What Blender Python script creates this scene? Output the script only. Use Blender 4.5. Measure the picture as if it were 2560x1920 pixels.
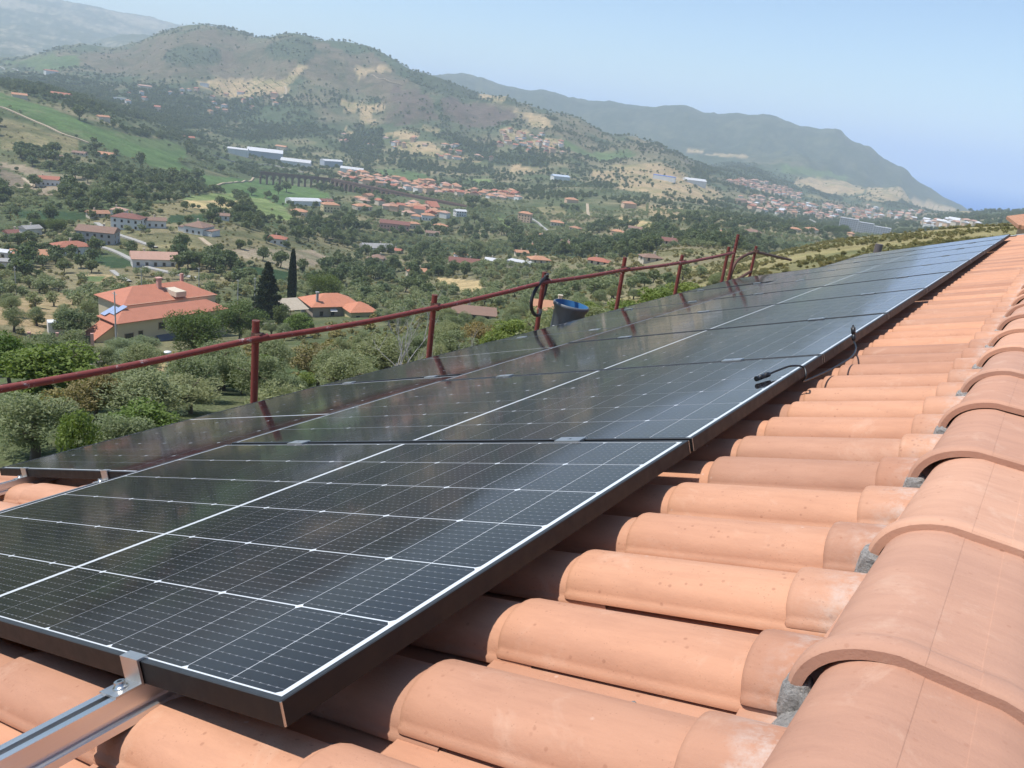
import bpy, bmesh, math, random
import numpy as np
from mathutils import Vector, Matrix
for o in list(bpy.data.objects): bpy.data.objects.remove(o)
scene = bpy.context.scene
COL = scene.collection
rnd = random.Random(7)
rng = np.random.default_rng(7)

# ------------------------------------------------------------------ camera
CAM_LOC = Vector((0.550779, -0.482554, 0.632393))
CAM_YAW, CAM_PITCH, CAM_ROLL = 0.568428, 0.323169, 0.131736
cam_data = bpy.data.cameras.new('camera')
cam = bpy.data.objects.new('camera', cam_data); COL.objects.link(cam)
_f = Vector((-math.sin(CAM_YAW)*math.cos(CAM_PITCH), math.cos(CAM_YAW)*math.cos(CAM_PITCH), -math.sin(CAM_PITCH)))
_r0 = Vector((math.cos(CAM_YAW), math.sin(CAM_YAW), 0)); _u0 = _r0.cross(_f)
_r = math.cos(CAM_ROLL)*_r0 + math.sin(CAM_ROLL)*_u0
_u = -math.sin(CAM_ROLL)*_r0 + math.cos(CAM_ROLL)*_u0
cam.matrix_world = Matrix(((_r.x, _u.x, -_f.x, CAM_LOC.x), (_r.y, _u.y, -_f.y, CAM_LOC.y), (_r.z, _u.z, -_f.z, CAM_LOC.z), (0, 0, 0, 1)))
cam_data.sensor_width = 36.0
cam_data.lens = 1991.8/2560*36
cam_data.clip_start = 0.05
cam_data.clip_end = 60000
scene.camera = cam

# ------------------------------------------------------------------ sky, sun, exposure
SUN_AZ = math.radians(132)      # measured from the ridge direction (+Y) towards the valley (-X)
SUN_EL = math.radians(64)
world = bpy.data.worlds.new('World'); scene.world = world; world.use_nodes = True
wn, wl = world.node_tree.nodes, world.node_tree.links
wn.clear()
wo = wn.new('ShaderNodeOutputWorld'); wb = wn.new('ShaderNodeBackground'); sky = wn.new('ShaderNodeTexSky')
sky.sky_type = 'NISHITA'; sky.sun_disc = False
sky.sun_elevation = SUN_EL; sky.sun_rotation = -SUN_AZ
sky.altitude = 230; sky.air_density = 1.0; sky.dust_density = 0.15; sky.ozone_density = 4.0
wb.inputs['Strength'].default_value = 0.112
wl.new(sky.outputs[0], wb.inputs[0]); wl.new(wb.outputs[0], wo.inputs[0])
sun_data = bpy.data.lights.new('sun', 'SUN'); sun = bpy.data.objects.new('sun', sun_data); COL.objects.link(sun)
sun_data.energy = 3.8; sun_data.angle = math.radians(1.0); sun_data.color = (1.0, 0.96, 0.90)
sun_dir = Vector((-math.sin(SUN_AZ)*math.cos(SUN_EL), math.cos(SUN_AZ)*math.cos(SUN_EL), math.sin(SUN_EL)))
sun.rotation_euler = sun_dir.to_track_quat('Z', 'Y').to_euler()
scene.view_settings.view_transform = 'Standard'; scene.view_settings.look = 'None'
scene.view_settings.gamma = 1.0; scene.view_settings.use_curve_mapping = False
scene.view_settings.exposure = 0.58
scene.render.engine = 'CYCLES'
cy = scene.cycles
cy.use_denoising = True
try: cy.denoiser = 'OPENIMAGEDENOISE'
except Exception: pass
cy.max_bounces = 6; cy.diffuse_bounces = 2; cy.glossy_bounces = 3; cy.transparent_max_bounces = 8
cy.volume_bounces = 1; cy.transmission_bounces = 2
cy.caustics_reflective = False; cy.caustics_refractive = False
cy.use_adaptive_sampling = True; cy.adaptive_threshold = 0.02

# ------------------------------------------------------------------ terrain heights
# surveyed spot heights round the house: bearing from the ridge (degrees, towards the valley), distance (m), height (m)
CTRL=[(67.49,34.0,-13.7),(65.64,200.0,-54.7),(66.17,290.0,-70.4),(66.67,400.0,-83.4),(64.49,470.0,-87.4),(66.48,600.0,-94.8),(64.73,720.0,-94.6),(66.29,850.0,-92.7),(66.15,1000.0,-73.3),(66.04,1200.0,-55.3),(65.99,2400.0,-78.8),(65.91,3800.0,-45.8),(65.86,5500.0,11.9),(61.65,34.0,-13.7),(62.17,140.0,-45.6),(60.44,185.0,-54.2),(60.1,330.0,-76.7),(60.02,450.0,-84.1),(59.96,560.0,-84.7),(59.24,700.0,-90.0),(59.88,950.0,-94.5),(60.9,1250.0,-66.9),(59.16,1150.0,-86.3),(59.11,2100.0,-85.4),(59.08,2600.0,-40.0),(59.05,3100.0,14.5),(52.49,70.0,-24.4),(52.55,190.0,-55.3),(52.58,260.0,-66.6),(52.61,360.0,-78.2),(52.65,480.0,-85.9),(52.67,600.0,-90.5),(52.69,800.0,-106.1),(52.71,1100.0,-123.4),(52.73,1500.0,-131.3),(52.74,1750.0,-129.9),(52.75,2000.0,-113.4),(52.78,2400.0,-53.2),(52.81,2800.0,32.2),(44.06,90.0,-28.4),(44.27,230.0,-60.2),(44.44,400.0,-86.6),(44.58,620.0,-109.7),(44.71,800.0,-114.4),(44.79,1000.0,-119.2),(44.84,1200.0,-126.2),(44.91,1550.0,-134.2),(44.98,1850.0,-126.2),(45.08,2150.0,-88.2),(45.24,2500.0,8.0),(45.33,2700.0,78.5),(35.36,110.0,-30.2),(35.57,220.0,-54.1),(35.87,380.0,-76.1),(36.06,560.0,-95.5),(36.29,850.0,-115.9),(36.44,1000.0,-112.2),(36.6,1450.0,-128.4),(36.75,1800.0,-117.2),(36.96,2150.0,-70.7),(37.13,2400.0,-13.8),(26.84,120.0,-26.6),(27.12,240.0,-46.5),(27.42,400.0,-65.0),(27.71,680.0,-89.2),(27.94,950.0,-102.0),(28.15,1250.0,-104.8),(28.33,1650.0,-107.6),(28.5,1950.0,-91.1),(28.71,2250.0,-53.8),(20.16,150.0,-25.8),(20.38,240.0,-37.1),(20.6,330.0,-44.8),(20.82,480.0,-56.4),(21.03,750.0,-74.4),(21.24,1150.0,-93.0),(21.5,1800.0,-104.7),(21.71,2150.0,-86.2),(14.11,170.0,-19.5),(17.89,260.0,-34.4),(14.47,900.0,-81.4),(14.71,1800.0,-131.1),(15.0,2700.0,-137.1),(15.26,3500.0,-109.0),(15.63,4300.0,-13.2),(8.33,170.0,-14.0),(8.6,1500.0,-100.8),(8.8,2600.0,-139.9),(9.02,3500.0,-136.8),(9.27,4300.0,-96.3),(4.09,150.0,-8.9),(4.33,1500.0,-72.2),(4.43,3300.0,-139.5),(4.5,4900.0,-185.6),(1.76,100.0,-5.5),(2.13,1500.0,-57.7),(2.2,3300.0,-113.4),(2.26,4700.0,-145.1),(18.68,3300.0,-85.8),(21.23,3000.0,-103.2),(17.22,340.0,-41.2),(14.53,350.0,-36.6),(14.53,595.0,-74.6),(10.77,350.0,-29.0),(10.77,595.0,-67.0),(7.36,350.0,-24.5),(7.36,595.0,-62.5),(5.23,340.0,-20.3),(5.23,578.0,-58.3),(3.6,330.0,-17.0),(3.6,561.0,-55.0),(1.99,320.0,-14.5),(1.99,544.0,-52.5),(19.7,300.0,-42.6),(61.95,3900.0,40.3),(61.95,4680.0,-49.7),(57.71,3500.0,104.5),(57.71,4200.0,14.5),(56.4,3400.0,133.3),(56.4,4080.0,43.3),(54.89,3300.0,158.3),(54.89,3960.0,68.3),(53.25,3250.0,154.1),(53.25,3900.0,64.1),(50.99,3150.0,145.6),(50.99,3780.0,55.6),(49.77,3100.0,160.5),(49.77,3720.0,70.5),(48.5,3050.0,154.8),(48.5,3660.0,64.8),(46.43,2980.0,146.3),(46.43,3576.0,56.3),(44.68,2950.0,148.4),(44.68,3540.0,58.4),(43.13,2900.0,117.8),(43.13,3480.0,27.8),(41.57,2850.0,98.8),(41.57,3420.0,8.8),(39.46,2800.0,79.7),(39.46,3360.0,-10.3),(36.25,2750.0,60.0),(36.25,3300.0,-30.0),(32.98,2650.0,20.8),(32.98,3180.0,-69.2),(30.25,2600.0,8.8),(30.25,3120.0,-81.2),(26.4,2500.0,-23.9),(26.4,3000.0,-113.9),(22.96,2400.0,-59.1),(22.96,2880.0,-149.1),(42.72,5600.0,176.4),(42.72,7000.0,-23.6),(39.88,5576.0,182.2),(39.88,6970.0,-17.8),(38.45,5552.0,196.8),(38.45,6940.0,-3.2),(38.45,4775.0,15.1),(36.86,5529.0,178.8),(36.86,6911.0,-21.2),(36.86,4755.0,1.6),(34.71,5505.0,147.9),(34.71,6881.0,-52.1),(34.71,4734.0,-21.6),(32.82,5481.0,162.4),(32.82,6851.0,-37.6),(32.82,4714.0,-10.7),(30.35,5457.0,134.8),(30.35,6821.0,-65.2),(30.35,4693.0,-31.4),(28.39,5433.0,162.0),(28.39,6792.0,-38.0),(28.39,4673.0,-11.0),(25.23,5410.0,156.9),(25.23,6762.0,-43.1),(25.23,4652.0,-14.8),(23.6,5386.0,179.7),(23.6,6732.0,-20.3),(23.6,4632.0,2.3),(20.27,5362.0,167.1),(20.27,6702.0,-32.9),(20.27,4611.0,-7.2),(18.3,5338.0,186.2),(18.3,6673.0,-13.8),(18.3,4591.0,7.1),(17.38,5314.0,170.3),(17.38,6643.0,-29.7),(17.38,4570.0,-4.8),(14.68,5290.0,139.4),(14.68,6613.0,-60.6),(14.68,4550.0,-28.0),(13.76,5267.0,152.6),(13.76,6583.0,-47.4),(13.76,4529.0,-18.0),(12.87,5243.0,100.1),(12.87,6554.0,-99.9),(12.87,4509.0,-57.4),(11.26,5219.0,53.0),(11.26,6524.0,-147.0),(11.26,4488.0,-92.8),(10.7,5195.0,12.9),(10.7,6494.0,-187.1),(10.7,4468.0,-122.9),(9.41,5171.0,-18.7),(9.41,6464.0,-218.7),(9.41,4447.0,-146.5),(8.1,5148.0,-95.1),(8.1,6435.0,-295.1),(8.1,4427.0,-203.8),(6.65,5124.0,-135.1),(6.65,6405.0,-335.1),(6.65,4406.0,-233.8),(4.42,5100.0,-190.9),(4.42,6375.0,-390.9),(4.42,4386.0,-275.7),(68.43,9000.0,409.4),(68.43,11500.0,159.4),(68.43,6500.0,79.4),(65.67,9000.0,461.7),(65.67,11500.0,211.7),(65.67,6500.0,131.7),(63.19,9000.0,457.5),(63.19,11500.0,207.5),(63.19,6500.0,127.5),(61.04,9000.0,460.2),(61.04,11500.0,210.2),(61.04,6500.0,130.2),(59.4,9000.0,451.0),(59.4,11500.0,201.0),(59.4,6500.0,121.0),(57.7,9000.0,437.7),(57.7,11500.0,187.7),(57.7,6500.0,107.7),(56.04,9000.0,410.6),(56.04,11500.0,160.6),(56.04,6500.0,80.6),(53.79,9000.0,340.3),(53.79,11500.0,90.3),(53.79,6500.0,10.3),(61.53,6000.0,77.4),(59.84,6000.0,152.4),(57.89,6000.0,175.8),(-20.0,9.0,-6.0),(-20.0,4.0,-6.0),(0.0,9.0,-6.0),(0.0,4.0,-6.0),(20.0,9.0,-6.0),(20.0,4.0,-6.0),(40.0,9.0,-6.0),(40.0,4.0,-6.0),(60.0,9.0,-6.0),(60.0,4.0,-6.0),(80.0,9.0,-6.0),(80.0,4.0,-6.0),(-20.0,20.0,-6.5),(0.0,20.0,-6.5),(25.0,20.0,-7.5),(45.0,20.0,-9.5),(65.0,20.0,-11.5),(80.0,20.0,-12.0),(80.0,100.0,-30.0),(80.0,300.0,-55.0),(80.0,1000.0,-40.0),(85.0,3000.0,20.0),(80.0,5000.0,60.0),(-15.0,100.0,-8.0),(-15.0,400.0,-25.0),(-15.0,1500.0,-100.0),(-15.0,3000.0,-190.0),(-15.0,5000.0,-245.0),(-15.0,9000.0,-300.0),(5.0,9000.0,-300.0),(20.0,11000.0,-300.0),(2.0,6500.0,-270.0),(-10.0,6500.0,-270.0)]

CX, CY = 0.55, -0.48
def _hash(ix, iy, s):
    h = (ix.astype(np.int64)*374761393 + iy.astype(np.int64)*668265263 + s*982451653) & 0x7fffffff
    h = ((h ^ (h >> 13))*1274126177) & 0x7fffffff
    h = (h ^ (h >> 16)) & 0xffff
    return h/65535.0
def vnoise(x, y, s=0):
    x = np.asarray(x, float); y = np.asarray(y, float)
    ix = np.floor(x); iy = np.floor(y); fx = x-ix; fy = y-iy
    fx = fx*fx*fx*(fx*(fx*6-15)+10); fy = fy*fy*fy*(fy*(fy*6-15)+10)
    a = _hash(ix, iy, s); b = _hash(ix+1, iy, s); c = _hash(ix, iy+1, s); d = _hash(ix+1, iy+1, s)
    return (a*(1-fx)+b*fx)*(1-fy)+(c*(1-fx)+d*fx)*fy
def fbm(x, y, s=0, o=4):
    t = 0; a = 0.5; k = 1.0
    for i in range(o):
        t = t + a*vnoise(x*k, y*k, s+i*17); a *= 0.5; k *= 2.03
    return t/(1-0.5**o)
_ct = np.array(CTRL)
_cs = np.stack([_ct[:, 0]/14.0, np.log(_ct[:, 1])], 1); _cz = _ct[:, 2]
def _tps(d2): return 0.5*d2*np.log(d2+1e-12)
def _solve():
    n = len(_cs); d2 = ((_cs[:, None]-_cs[None])**2).sum(-1)
    # work on the slope angle (z over distance) so near and far are fitted alike
    K = _tps(d2)+np.eye(n)*2e-4; P_ = np.concatenate([np.ones((n, 1)), _cs], 1)
    A = np.zeros((n+3, n+3)); A[:n, :n] = K; A[:n, n:] = P_; A[n:, :n] = P_.T
    b = np.concatenate([_cz/_ct[:, 1], np.zeros(3)])
    return np.linalg.solve(A, b)
_w = _solve()
def ground(x, y, rough=True):
    x = np.atleast_1d(np.asarray(x, float)); y = np.atleast_1d(np.asarray(y, float))
    dx, dy = x-CX, y-CY
    r = np.hypot(dx, dy); az = np.degrees(np.arctan2(-dx, dy))
    az = np.where(az < -25, az+360, az)
    az = np.where(az > 90, 90-(az-90)/245*115, az)
    q = np.stack([az/14.0, np.log(np.clip(r, 4, 13000))], -1)
    z = np.empty(len(q))
    for i in range(0, len(q), 20000):
        d2 = ((q[i:i+20000, None]-_cs[None])**2).sum(-1)
        z[i:i+20000] = _tps(d2)@_w[:-3]+_w[-3]+q[i:i+20000]@_w[-2:]
    z = z*np.clip(r, 4, 13000)
    # the coast: beyond it the sea bed
    z = z-np.clip(r-5300, 0, 4000)*np.clip((14-az)/6, 0, 1)*0.12
    if rough:
        far = np.clip((r-1500)/900, 0, 1)
        rid = 1-np.abs(2*fbm(x/420, y/420, 5, 3)-1)
        z = z+far*(rid-0.72)*np.clip(r*0.012, 0, 42)
        rid2 = 1-np.abs(2*fbm(x/150, y/150, 15, 3)-1)
        z = z+far*(rid2-0.7)*np.clip(r*0.008, 0, 22)
        z = z+(fbm(x/90, y/90, 9, 3)-0.5)*np.clip(r*0.009, 0.3, 14)*np.clip((r-15)/60, 0, 1)
    return z

# ------------------------------------------------------------------ helpers
WM = {}
def link(name, data, M=None, parent=None, label=None, cat=None, group=None, kind=None):
    o = bpy.data.objects.new(name, data); COL.objects.link(o)
    M = M if M is not None else (WM[parent] if parent is not None else Matrix())
    WM[o] = M
    if parent is not None:
        o.parent = parent; o.matrix_basis = WM[parent].inverted() @ M
    else:
        o.matrix_basis = M
    if label: o['label'] = label
    if cat: o['category'] = cat
    if group: o['group'] = group
    if kind: o['kind'] = kind
    return o
class MB:
    """collects faces, then becomes one mesh"""
    def __init__(s): s.v = []; s.f = []; s.m = []; s.sm = []
    def add(s, vs, fs, mi=0, smooth=False):
        b = len(s.v); s.v += [tuple(p) for p in vs]
        for f in fs: s.f.append(tuple(b+i for i in f)); s.m.append(mi); s.sm.append(smooth)
    def box(s, x0, x1, y0, y1, z0, z1, mi=0, M=None):
        vs = [(x0, y0, z0), (x1, y0, z0), (x1, y1, z0), (x0, y1, z0), (x0, y0, z1), (x1, y0, z1), (x1, y1, z1), (x0, y1, z1)]
        if M is not None: vs = [tuple(M @ Vector(p)) for p in vs]
        s.add(vs, [(3, 2, 1, 0), (4, 5, 6, 7), (0, 1, 5, 4), (1, 2, 6, 5), (2, 3, 7, 6), (3, 0, 4, 7)], mi)
    def tube(s, pts, rad, n=10, mi=0, cap=True):
        pts = [Vector(p) for p in pts]; k = len(pts)
        rad = rad if isinstance(rad, (list, tuple)) else [rad]*k
        vs = []; prev = None
        for i, p in enumerate(pts):
            t = (pts[min(i+1, k-1)]-pts[max(i-1, 0)]).normalized()
            if prev is None: a = t.orthogonal().normalized()
            else: a = (prev-t*prev.dot(t)).normalized()
            prev = a; b = t.cross(a)
            for j in range(n):
                c = 2*math.pi*j/n; vs.append(p+rad[i]*(math.cos(c)*a+math.sin(c)*b))
        fs = [(i*n+j, i*n+(j+1) % n, (i+1)*n+(j+1) % n, (i+1)*n+j) for i in range(k-1) for j in range(n)]
        s.add(vs, fs, mi, True)
        if cap:
            s.add(vs[:n], [tuple(reversed(range(n)))], mi); s.add(vs[-n:], [tuple(range(n))], mi)
    def mesh(s, name, mats):
        me = bpy.data.meshes.new(name); me.from_pydata(s.v, [], s.f)
        for m in (mats if isinstance(mats, (list, tuple)) else [mats]): me.materials.append(m)
        me.polygons.foreach_set('material_index', s.m); me.polygons.foreach_set('use_smooth', s.sm)
        me.update(); return me
class N:
    """small node-tree builder"""
    def __init__(s, name):
        s.mat = bpy.data.materials.new(name); s.mat.use_nodes = True
        s.t = s.mat.node_tree; s.b = s.t.nodes['Principled BSDF']; s.out = s.t.nodes['Material Output']
    def n(s, typ, **kw):
        x = s.t.nodes.new('ShaderNode'+typ)
        for k, v in kw.items(): setattr(x, k, v)
        return x
    def l(s, a, b): s.t.links.new(a, b)
    def val(s, x, sock):
        if hasattr(x, 'is_linked'): s.l(x, sock)
        else: sock.default_value = x
    def coord(s, which='Object'): return s.n('TexCoord').outputs[which]
    def noise(s, vec, scale, detail=4, rough=0.6, dist=0.0):
        x = s.n('TexNoise'); x.inputs['Scale'].default_value = scale; x.inputs['Detail'].default_value = detail
        x.inputs['Roughness'].default_value = rough; x.inputs['Distortion'].default_value = dist
        if vec is not None: s.l(vec, x.inputs['Vector'])
        return x.outputs['Fac']
    def voro(s, vec, scale, feature='F1'):
        x = s.n('TexVoronoi', feature=feature); x.inputs['Scale'].default_value = scale; s.l(vec, x.inputs['Vector']); return x
    def ramp(s, fac, stops, interp='LINEAR'):
        x = s.n('ValToRGB'); x.color_ramp.interpolation = interp; el = x.color_ramp.elements
        while len(el) < len(stops): el.new(0.5)
        for e, (p, c) in zip(el, stops):
            e.position = p; e.color = (c, c, c, 1) if isinstance(c, (int, float)) else (*c, 1)
        s.l(fac, x.inputs[0]); return x.outputs[0]
    def mix(s, fac, a, b, mode='MIX'):
        x = s.n('Mix', data_type='RGBA', blend_type=mode)
        s.val(fac, x.inputs[0])
        for q, sock in ((a, x.inputs[6]), (b, x.inputs[7])):
            if isinstance(q, (tuple, list)): sock.default_value = (*q[:3], 1)
            else: s.l(q, sock)
        return x.outputs[2]
    def math(s, op, a, b=0.0, c=0.0):
        x = s.n('Math', operation=op); s.val(a, x.inputs[0]); s.val(b, x.inputs[1]); s.val(c, x.inputs[2]); return x.outputs[0]
    def sep(s, vec):
        x = s.n('SeparateXYZ'); s.l(vec, x.inputs[0]); return x.outputs
    def mapping(s, vec, scale=(1, 1, 1), loc=(0, 0, 0)):
        x = s.n('Mapping'); x.inputs['Scale'].default_value = scale; x.inputs['Location'].default_value = loc; s.l(vec, x.inputs['Vector']); return x.outputs[0]
    def bump(s, h, strength=0.3, dist=0.01):
        x = s.n('Bump'); x.inputs['Strength'].default_value = strength; x.inputs['Distance'].default_value = dist
        s.l(h, x.inputs['Height']); s.l(x.outputs[0], s.b.inputs['Normal'])
    def rand(s): return s.n('ObjectInfo').outputs['Random']
    def base(s, c):
        if isinstance(c, (tuple, list)): s.b.inputs['Base Color'].default_value = (*c[:3], 1)
        else: s.l(c, s.b.inputs['Base Color'])
    def set(s, rough=0.5, metal=0.0, ior=1.5):
        s.val(rough, s.b.inputs['Roughness']); s.b.inputs['Metallic'].default_value = metal; s.b.inputs['IOR'].default_value = ior
def simple(name, col, rough=0.6, metal=0.0, var=0.12, scale=6.0, bump=0.0, bscale=40.0):
    k = N(name); co = k.coord()
    f = k.noise(co, scale, 5)
    k.base(k.mix(f, tuple(c*(1-var*1.6) for c in col), tuple(min(1, c*(1+var*1.6)) for c in col)))
    k.set(rough, metal)
    if bump: k.bump(k.noise(co, bscale, 4), bump, 0.004)
    return k.mat

# ------------------------------------------------------------------ materials of the roof and the array
def terracotta(name, dark, light, dust=0.35, spot=1.0, mortar_v=None):
    k = N(name); g = k.n('NewGeometry').outputs['Position']; r = k.rand()
    big = k.noise(g, 5.0, 6, 0.65)
    c = k.mix(k.math('MULTIPLY', r, 0.55), k.mix(big, dark, light), tuple(x*y for x, y in zip(light, (1.04, 0.90, 0.80))))
    # rain stains drawn out down the slope, darker shoulders, differently fired batches
    st = k.ramp(k.noise(k.mapping(g, (1.5, 9.0, 3.0)), 3.2, 6, 0.72), [(0.42, 0.0), (0.72, 0.5)])
    c = k.mix(st, c, tuple(x*y for x, y in zip(dark, (0.80, 0.78, 0.80))))
    bt = k.n('Mix', data_type='RGBA', blend_type='MULTIPLY'); bt.inputs[0].default_value = 1.0; k.l(c, bt.inputs[6])
    k.l(k.ramp(k.math('FRACT', k.math('MULTIPLY', r, 7.31)), [(0.0, (0.80, 0.78, 0.79)), (0.4, (0.98, 0.97, 0.97)), (1.0, (1.12, 1.09, 1.04))]), bt.inputs[7]); c = bt.outputs[2]
    # pale efflorescence in soft patches
    pd = k.ramp(k.noise(g, 9.0, 5, 0.7, 0.6), [(0.56, 0.0), (0.78, dust)])
    c = k.mix(pd, c, (0.66, 0.47, 0.35))
    # brown speckles of two sizes, thinned out by a mask
    v1 = k.voro(g, 55.0).outputs['Distance']; m1 = k.ramp(k.noise(g, 13.0, 2), [(0.44, 0.0), (0.58, 1.0)])
    s1 = k.math('MULTIPLY', k.ramp(v1, [(0.10, 0.55*spot), (0.19, 0.0)]), m1)
    v2 = k.voro(g, 160.0).outputs['Distance']; m2 = k.ramp(k.noise(g, 21.0, 2), [(0.45, 0.0), (0.58, 1.0)])
    s2 = k.math('MULTIPLY', k.ramp(v2, [(0.10, 0.5*spot), (0.2, 0.0)]), m2)
    c = k.mix(s1, c, (0.30, 0.13, 0.075)); c = k.mix(s2, c, (0.30, 0.14, 0.08))
    # pale chips
    v3 = k.voro(g, 31.0).outputs['Distance']; m3 = k.ramp(k.noise(g, 8.0, 2), [(0.58, 0.0), (0.66, 1.0)])
    c = k.mix(k.math('MULTIPLY', k.ramp(v3, [(0.05, 0.7), (0.12, 0.0)]), m3), c, (0.62, 0.45, 0.36))
    if mortar_v is not None:
        # cement smears on the tiles that touch the ridge bedding
        pos = k.sep(g)[0]
        near = k.ramp(pos, [(0.0, 0.0), (1.0, 1.0)]); mr = k.n('MapRange'); mr.inputs[1].default_value = mortar_v[0]; mr.inputs[2].default_value = mortar_v[1]
        k.l(pos, mr.inputs[0])
        sm = k.math('MULTIPLY', mr.outputs[0], k.ramp(k.noise(g, 26.0, 6, 0.7), [(0.44, 0.0), (0.66, 0.95)]))
        c = k.mix(sm, c, (0.52, 0.46, 0.41))
    k.base(c); k.set(0.82)
    h = k.mix(0.5, k.noise(g, 260.0, 3, 0.7), k.noise(g, 38.0, 4, 0.6))
    k.bump(h, 0.35, 0.003)
    return k.mat
M_TILE = terracotta('terracotta_tile', (0.440, 0.222, 0.134), (0.535, 0.300, 0.196), mortar_v=(0.40, 0.47))
M_RIDGE = terracotta('terracotta_ridge', (0.485, 0.262, 0.172), (0.565, 0.335, 0.232), dust=0.45, spot=0.6)
def mortar_mat():
    k = N('mortar'); g = k.n('NewGeometry').outputs['Position']
    c = k.ramp(k.noise(g, 150.0, 5, 0.8), [(0.30, (0.16, 0.15, 0.14)), (0.45, (0.46, 0.44, 0.41)), (0.70, (0.70, 0.67, 0.63))])
    k.base(c); k.set(0.95); k.bump(k.noise(g, 170.0, 5, 0.85), 1.0, 0.012); return k.mat
M_MORTAR = mortar_mat()
def frame_mat():
    k = N('black_anodised_frame'); g = k.n('NewGeometry').outputs['Position']
    sc = k.ramp(k.noise(k.mapping(g, (9, 9, 90)), 3.0, 6, 0.8), [(0.66, 0.0), (0.8, 0.35)])
    k.base(k.mix(sc, (0.010, 0.009, 0.009), (0.12, 0.11, 0.10))); k.set(k.ramp(k.noise(g, 40.0, 3), [(0.3, 0.48), (0.7, 0.6)])); k.b.inputs['Specular IOR Level'].default_value = 0.3; return k.mat
M_FRAME = frame_mat()
def lip_mat():
    k = N('frame_top_lip'); g = k.n('NewGeometry').outputs['Position']
    k.base(k.mix(k.noise(g, 60.0, 4), (0.022, 0.026, 0.030), (0.045, 0.052, 0.058))); k.set(0.5, 0.0); k.b.inputs['Specular IOR Level'].default_value = 0.3; return k.mat
M_LIP = lip_mat()
def glass_rough(k, g):
    # wiped and dusty glass: gloss changes in soft streaks, fingerprints near the edges
    a = k.noise(k.mapping(g, (1.0, 2.2, 1.0)), 3.0, 5, 0.6)
    return k.ramp(a, [(0.35, 0.055), (0.7, 0.095)])
def cell_mat():
    k = N('silicon_cell'); u, v, _ = k.sep(k.coord('Object'))
    g = k.n('NewGeometry').outputs['Position']
    # ten ribbons across the 182 mm side (u), running down the slope (v), soldered in short dashes
    fu = k.math('FRACT', k.math('DIVIDE', u, 0.0182)); d = k.math('ABSOLUTE', k.math('SUBTRACT', fu, 0.5))
    line = k.math('LESS_THAN', d, 0.026)
    fv = k.math('FRACT', k.math('DIVIDE', v, 0.0152)); dash = k.ramp(fv, [(0.0, 0.32), (0.62, 0.32), (0.66, 0.8), (0.9, 0.8), (0.94, 0.32)], 'CONSTANT')
    pad = k.math('MULTIPLY', k.math('LESS_THAN', d, 0.062), k.math('GREATER_THAN', fv, 0.9))
    m = k.math('MAXIMUM', k.math('MULTIPLY', line, dash), pad)
    # collector fingers are far too fine to see singly: a faint lightening
    base = k.mix(k.noise(g, 2.5, 3), (0.0075, 0.0066, 0.0078), (0.0120, 0.0105, 0.0125))
    base = k.mix(k.math('MULTIPLY', k.rand(), 0.5), base, (0.009, 0.0095, 0.016))
    sm = k.ramp(k.noise(k.mapping(g, (14, 5, 5)), 2.2, 5, 0.7), [(0.70, 0.0), (0.80, 0.35)])
    base = k.mix(sm, base, (0.035, 0.045, 0.085))
    k.base(k.mix(m, base, (0.21, 0.21, 0.22)))
    k.set(glass_rough(k, g), 0.0, 1.34); return k.mat
M_CELL = cell_mat()
def sheet_mat():
    k = N('white_backsheet_under_glass'); g = k.n('NewGeometry').outputs['Position']
    k.base((0.60, 0.63, 0.66)); k.set(glass_rough(k, g), 0.0, 1.34); return k.mat
M_SHEET = sheet_mat()
def alu_mat(name, col=(0.72, 0.72, 0.73), r0=0.28, r1=0.45):
    k = N(name); g = k.n('NewGeometry').outputs['Position']
    f = k.noise(k.mapping(g, (40, 1.2, 40)), 6.0, 4)
    k.base(k.mix(f, tuple(c*0.85 for c in col), col)); k.set(k.ramp(f, [(0.3, r0), (0.7, r1)]), 1.0); return k.mat
M_ALU = alu_mat('mill_aluminium_rail')
M_CLAMP = alu_mat('brushed_clamp', (0.62, 0.61, 0.59), 0.35, 0.5)
M_STEEL = alu_mat('bolt_steel', (0.6, 0.6, 0.58), 0.25, 0.35)
M_RUBBER = simple('black_plastic', (0.012, 0.012, 0.013), 0.38, 0, 0.2, 60)
def scaffold_mat():
    k = N('red_oxide_scaffold'); g = k.n('NewGeometry').outputs['Position']
    a = k.noise(g, 7.0, 6, 0.75); b = k.noise(g, 30.0, 5, 0.75)
    c = k.mix(a, (0.15, 0.028, 0.022), (0.26, 0.055, 0.042))
    c = k.mix(k.ramp(b, [(0.5, 0.0), (0.75, 0.55)]), c, (0.10, 0.055, 0.04))
    c = k.mix(k.ramp(k.noise(g, 11.0, 6, 0.8), [(0.59, 0.0), (0.67, 0.85)]), c, (0.50, 0.44, 0.41))
    k.base(c); k.set(0.55); k.bump(b, 0.3, 0.003); return k.mat
M_SCAF = scaffold_mat()
M_RUST = simple('rusty_tube', (0.10, 0.045, 0.03), 0.7, 0, 0.35, 14, 0.3)

# ------------------------------------------------------------------ the house whose roof we stand on
TH = math.radians(19.5); CT, ST = math.cos(TH), math.sin(TH)
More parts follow.
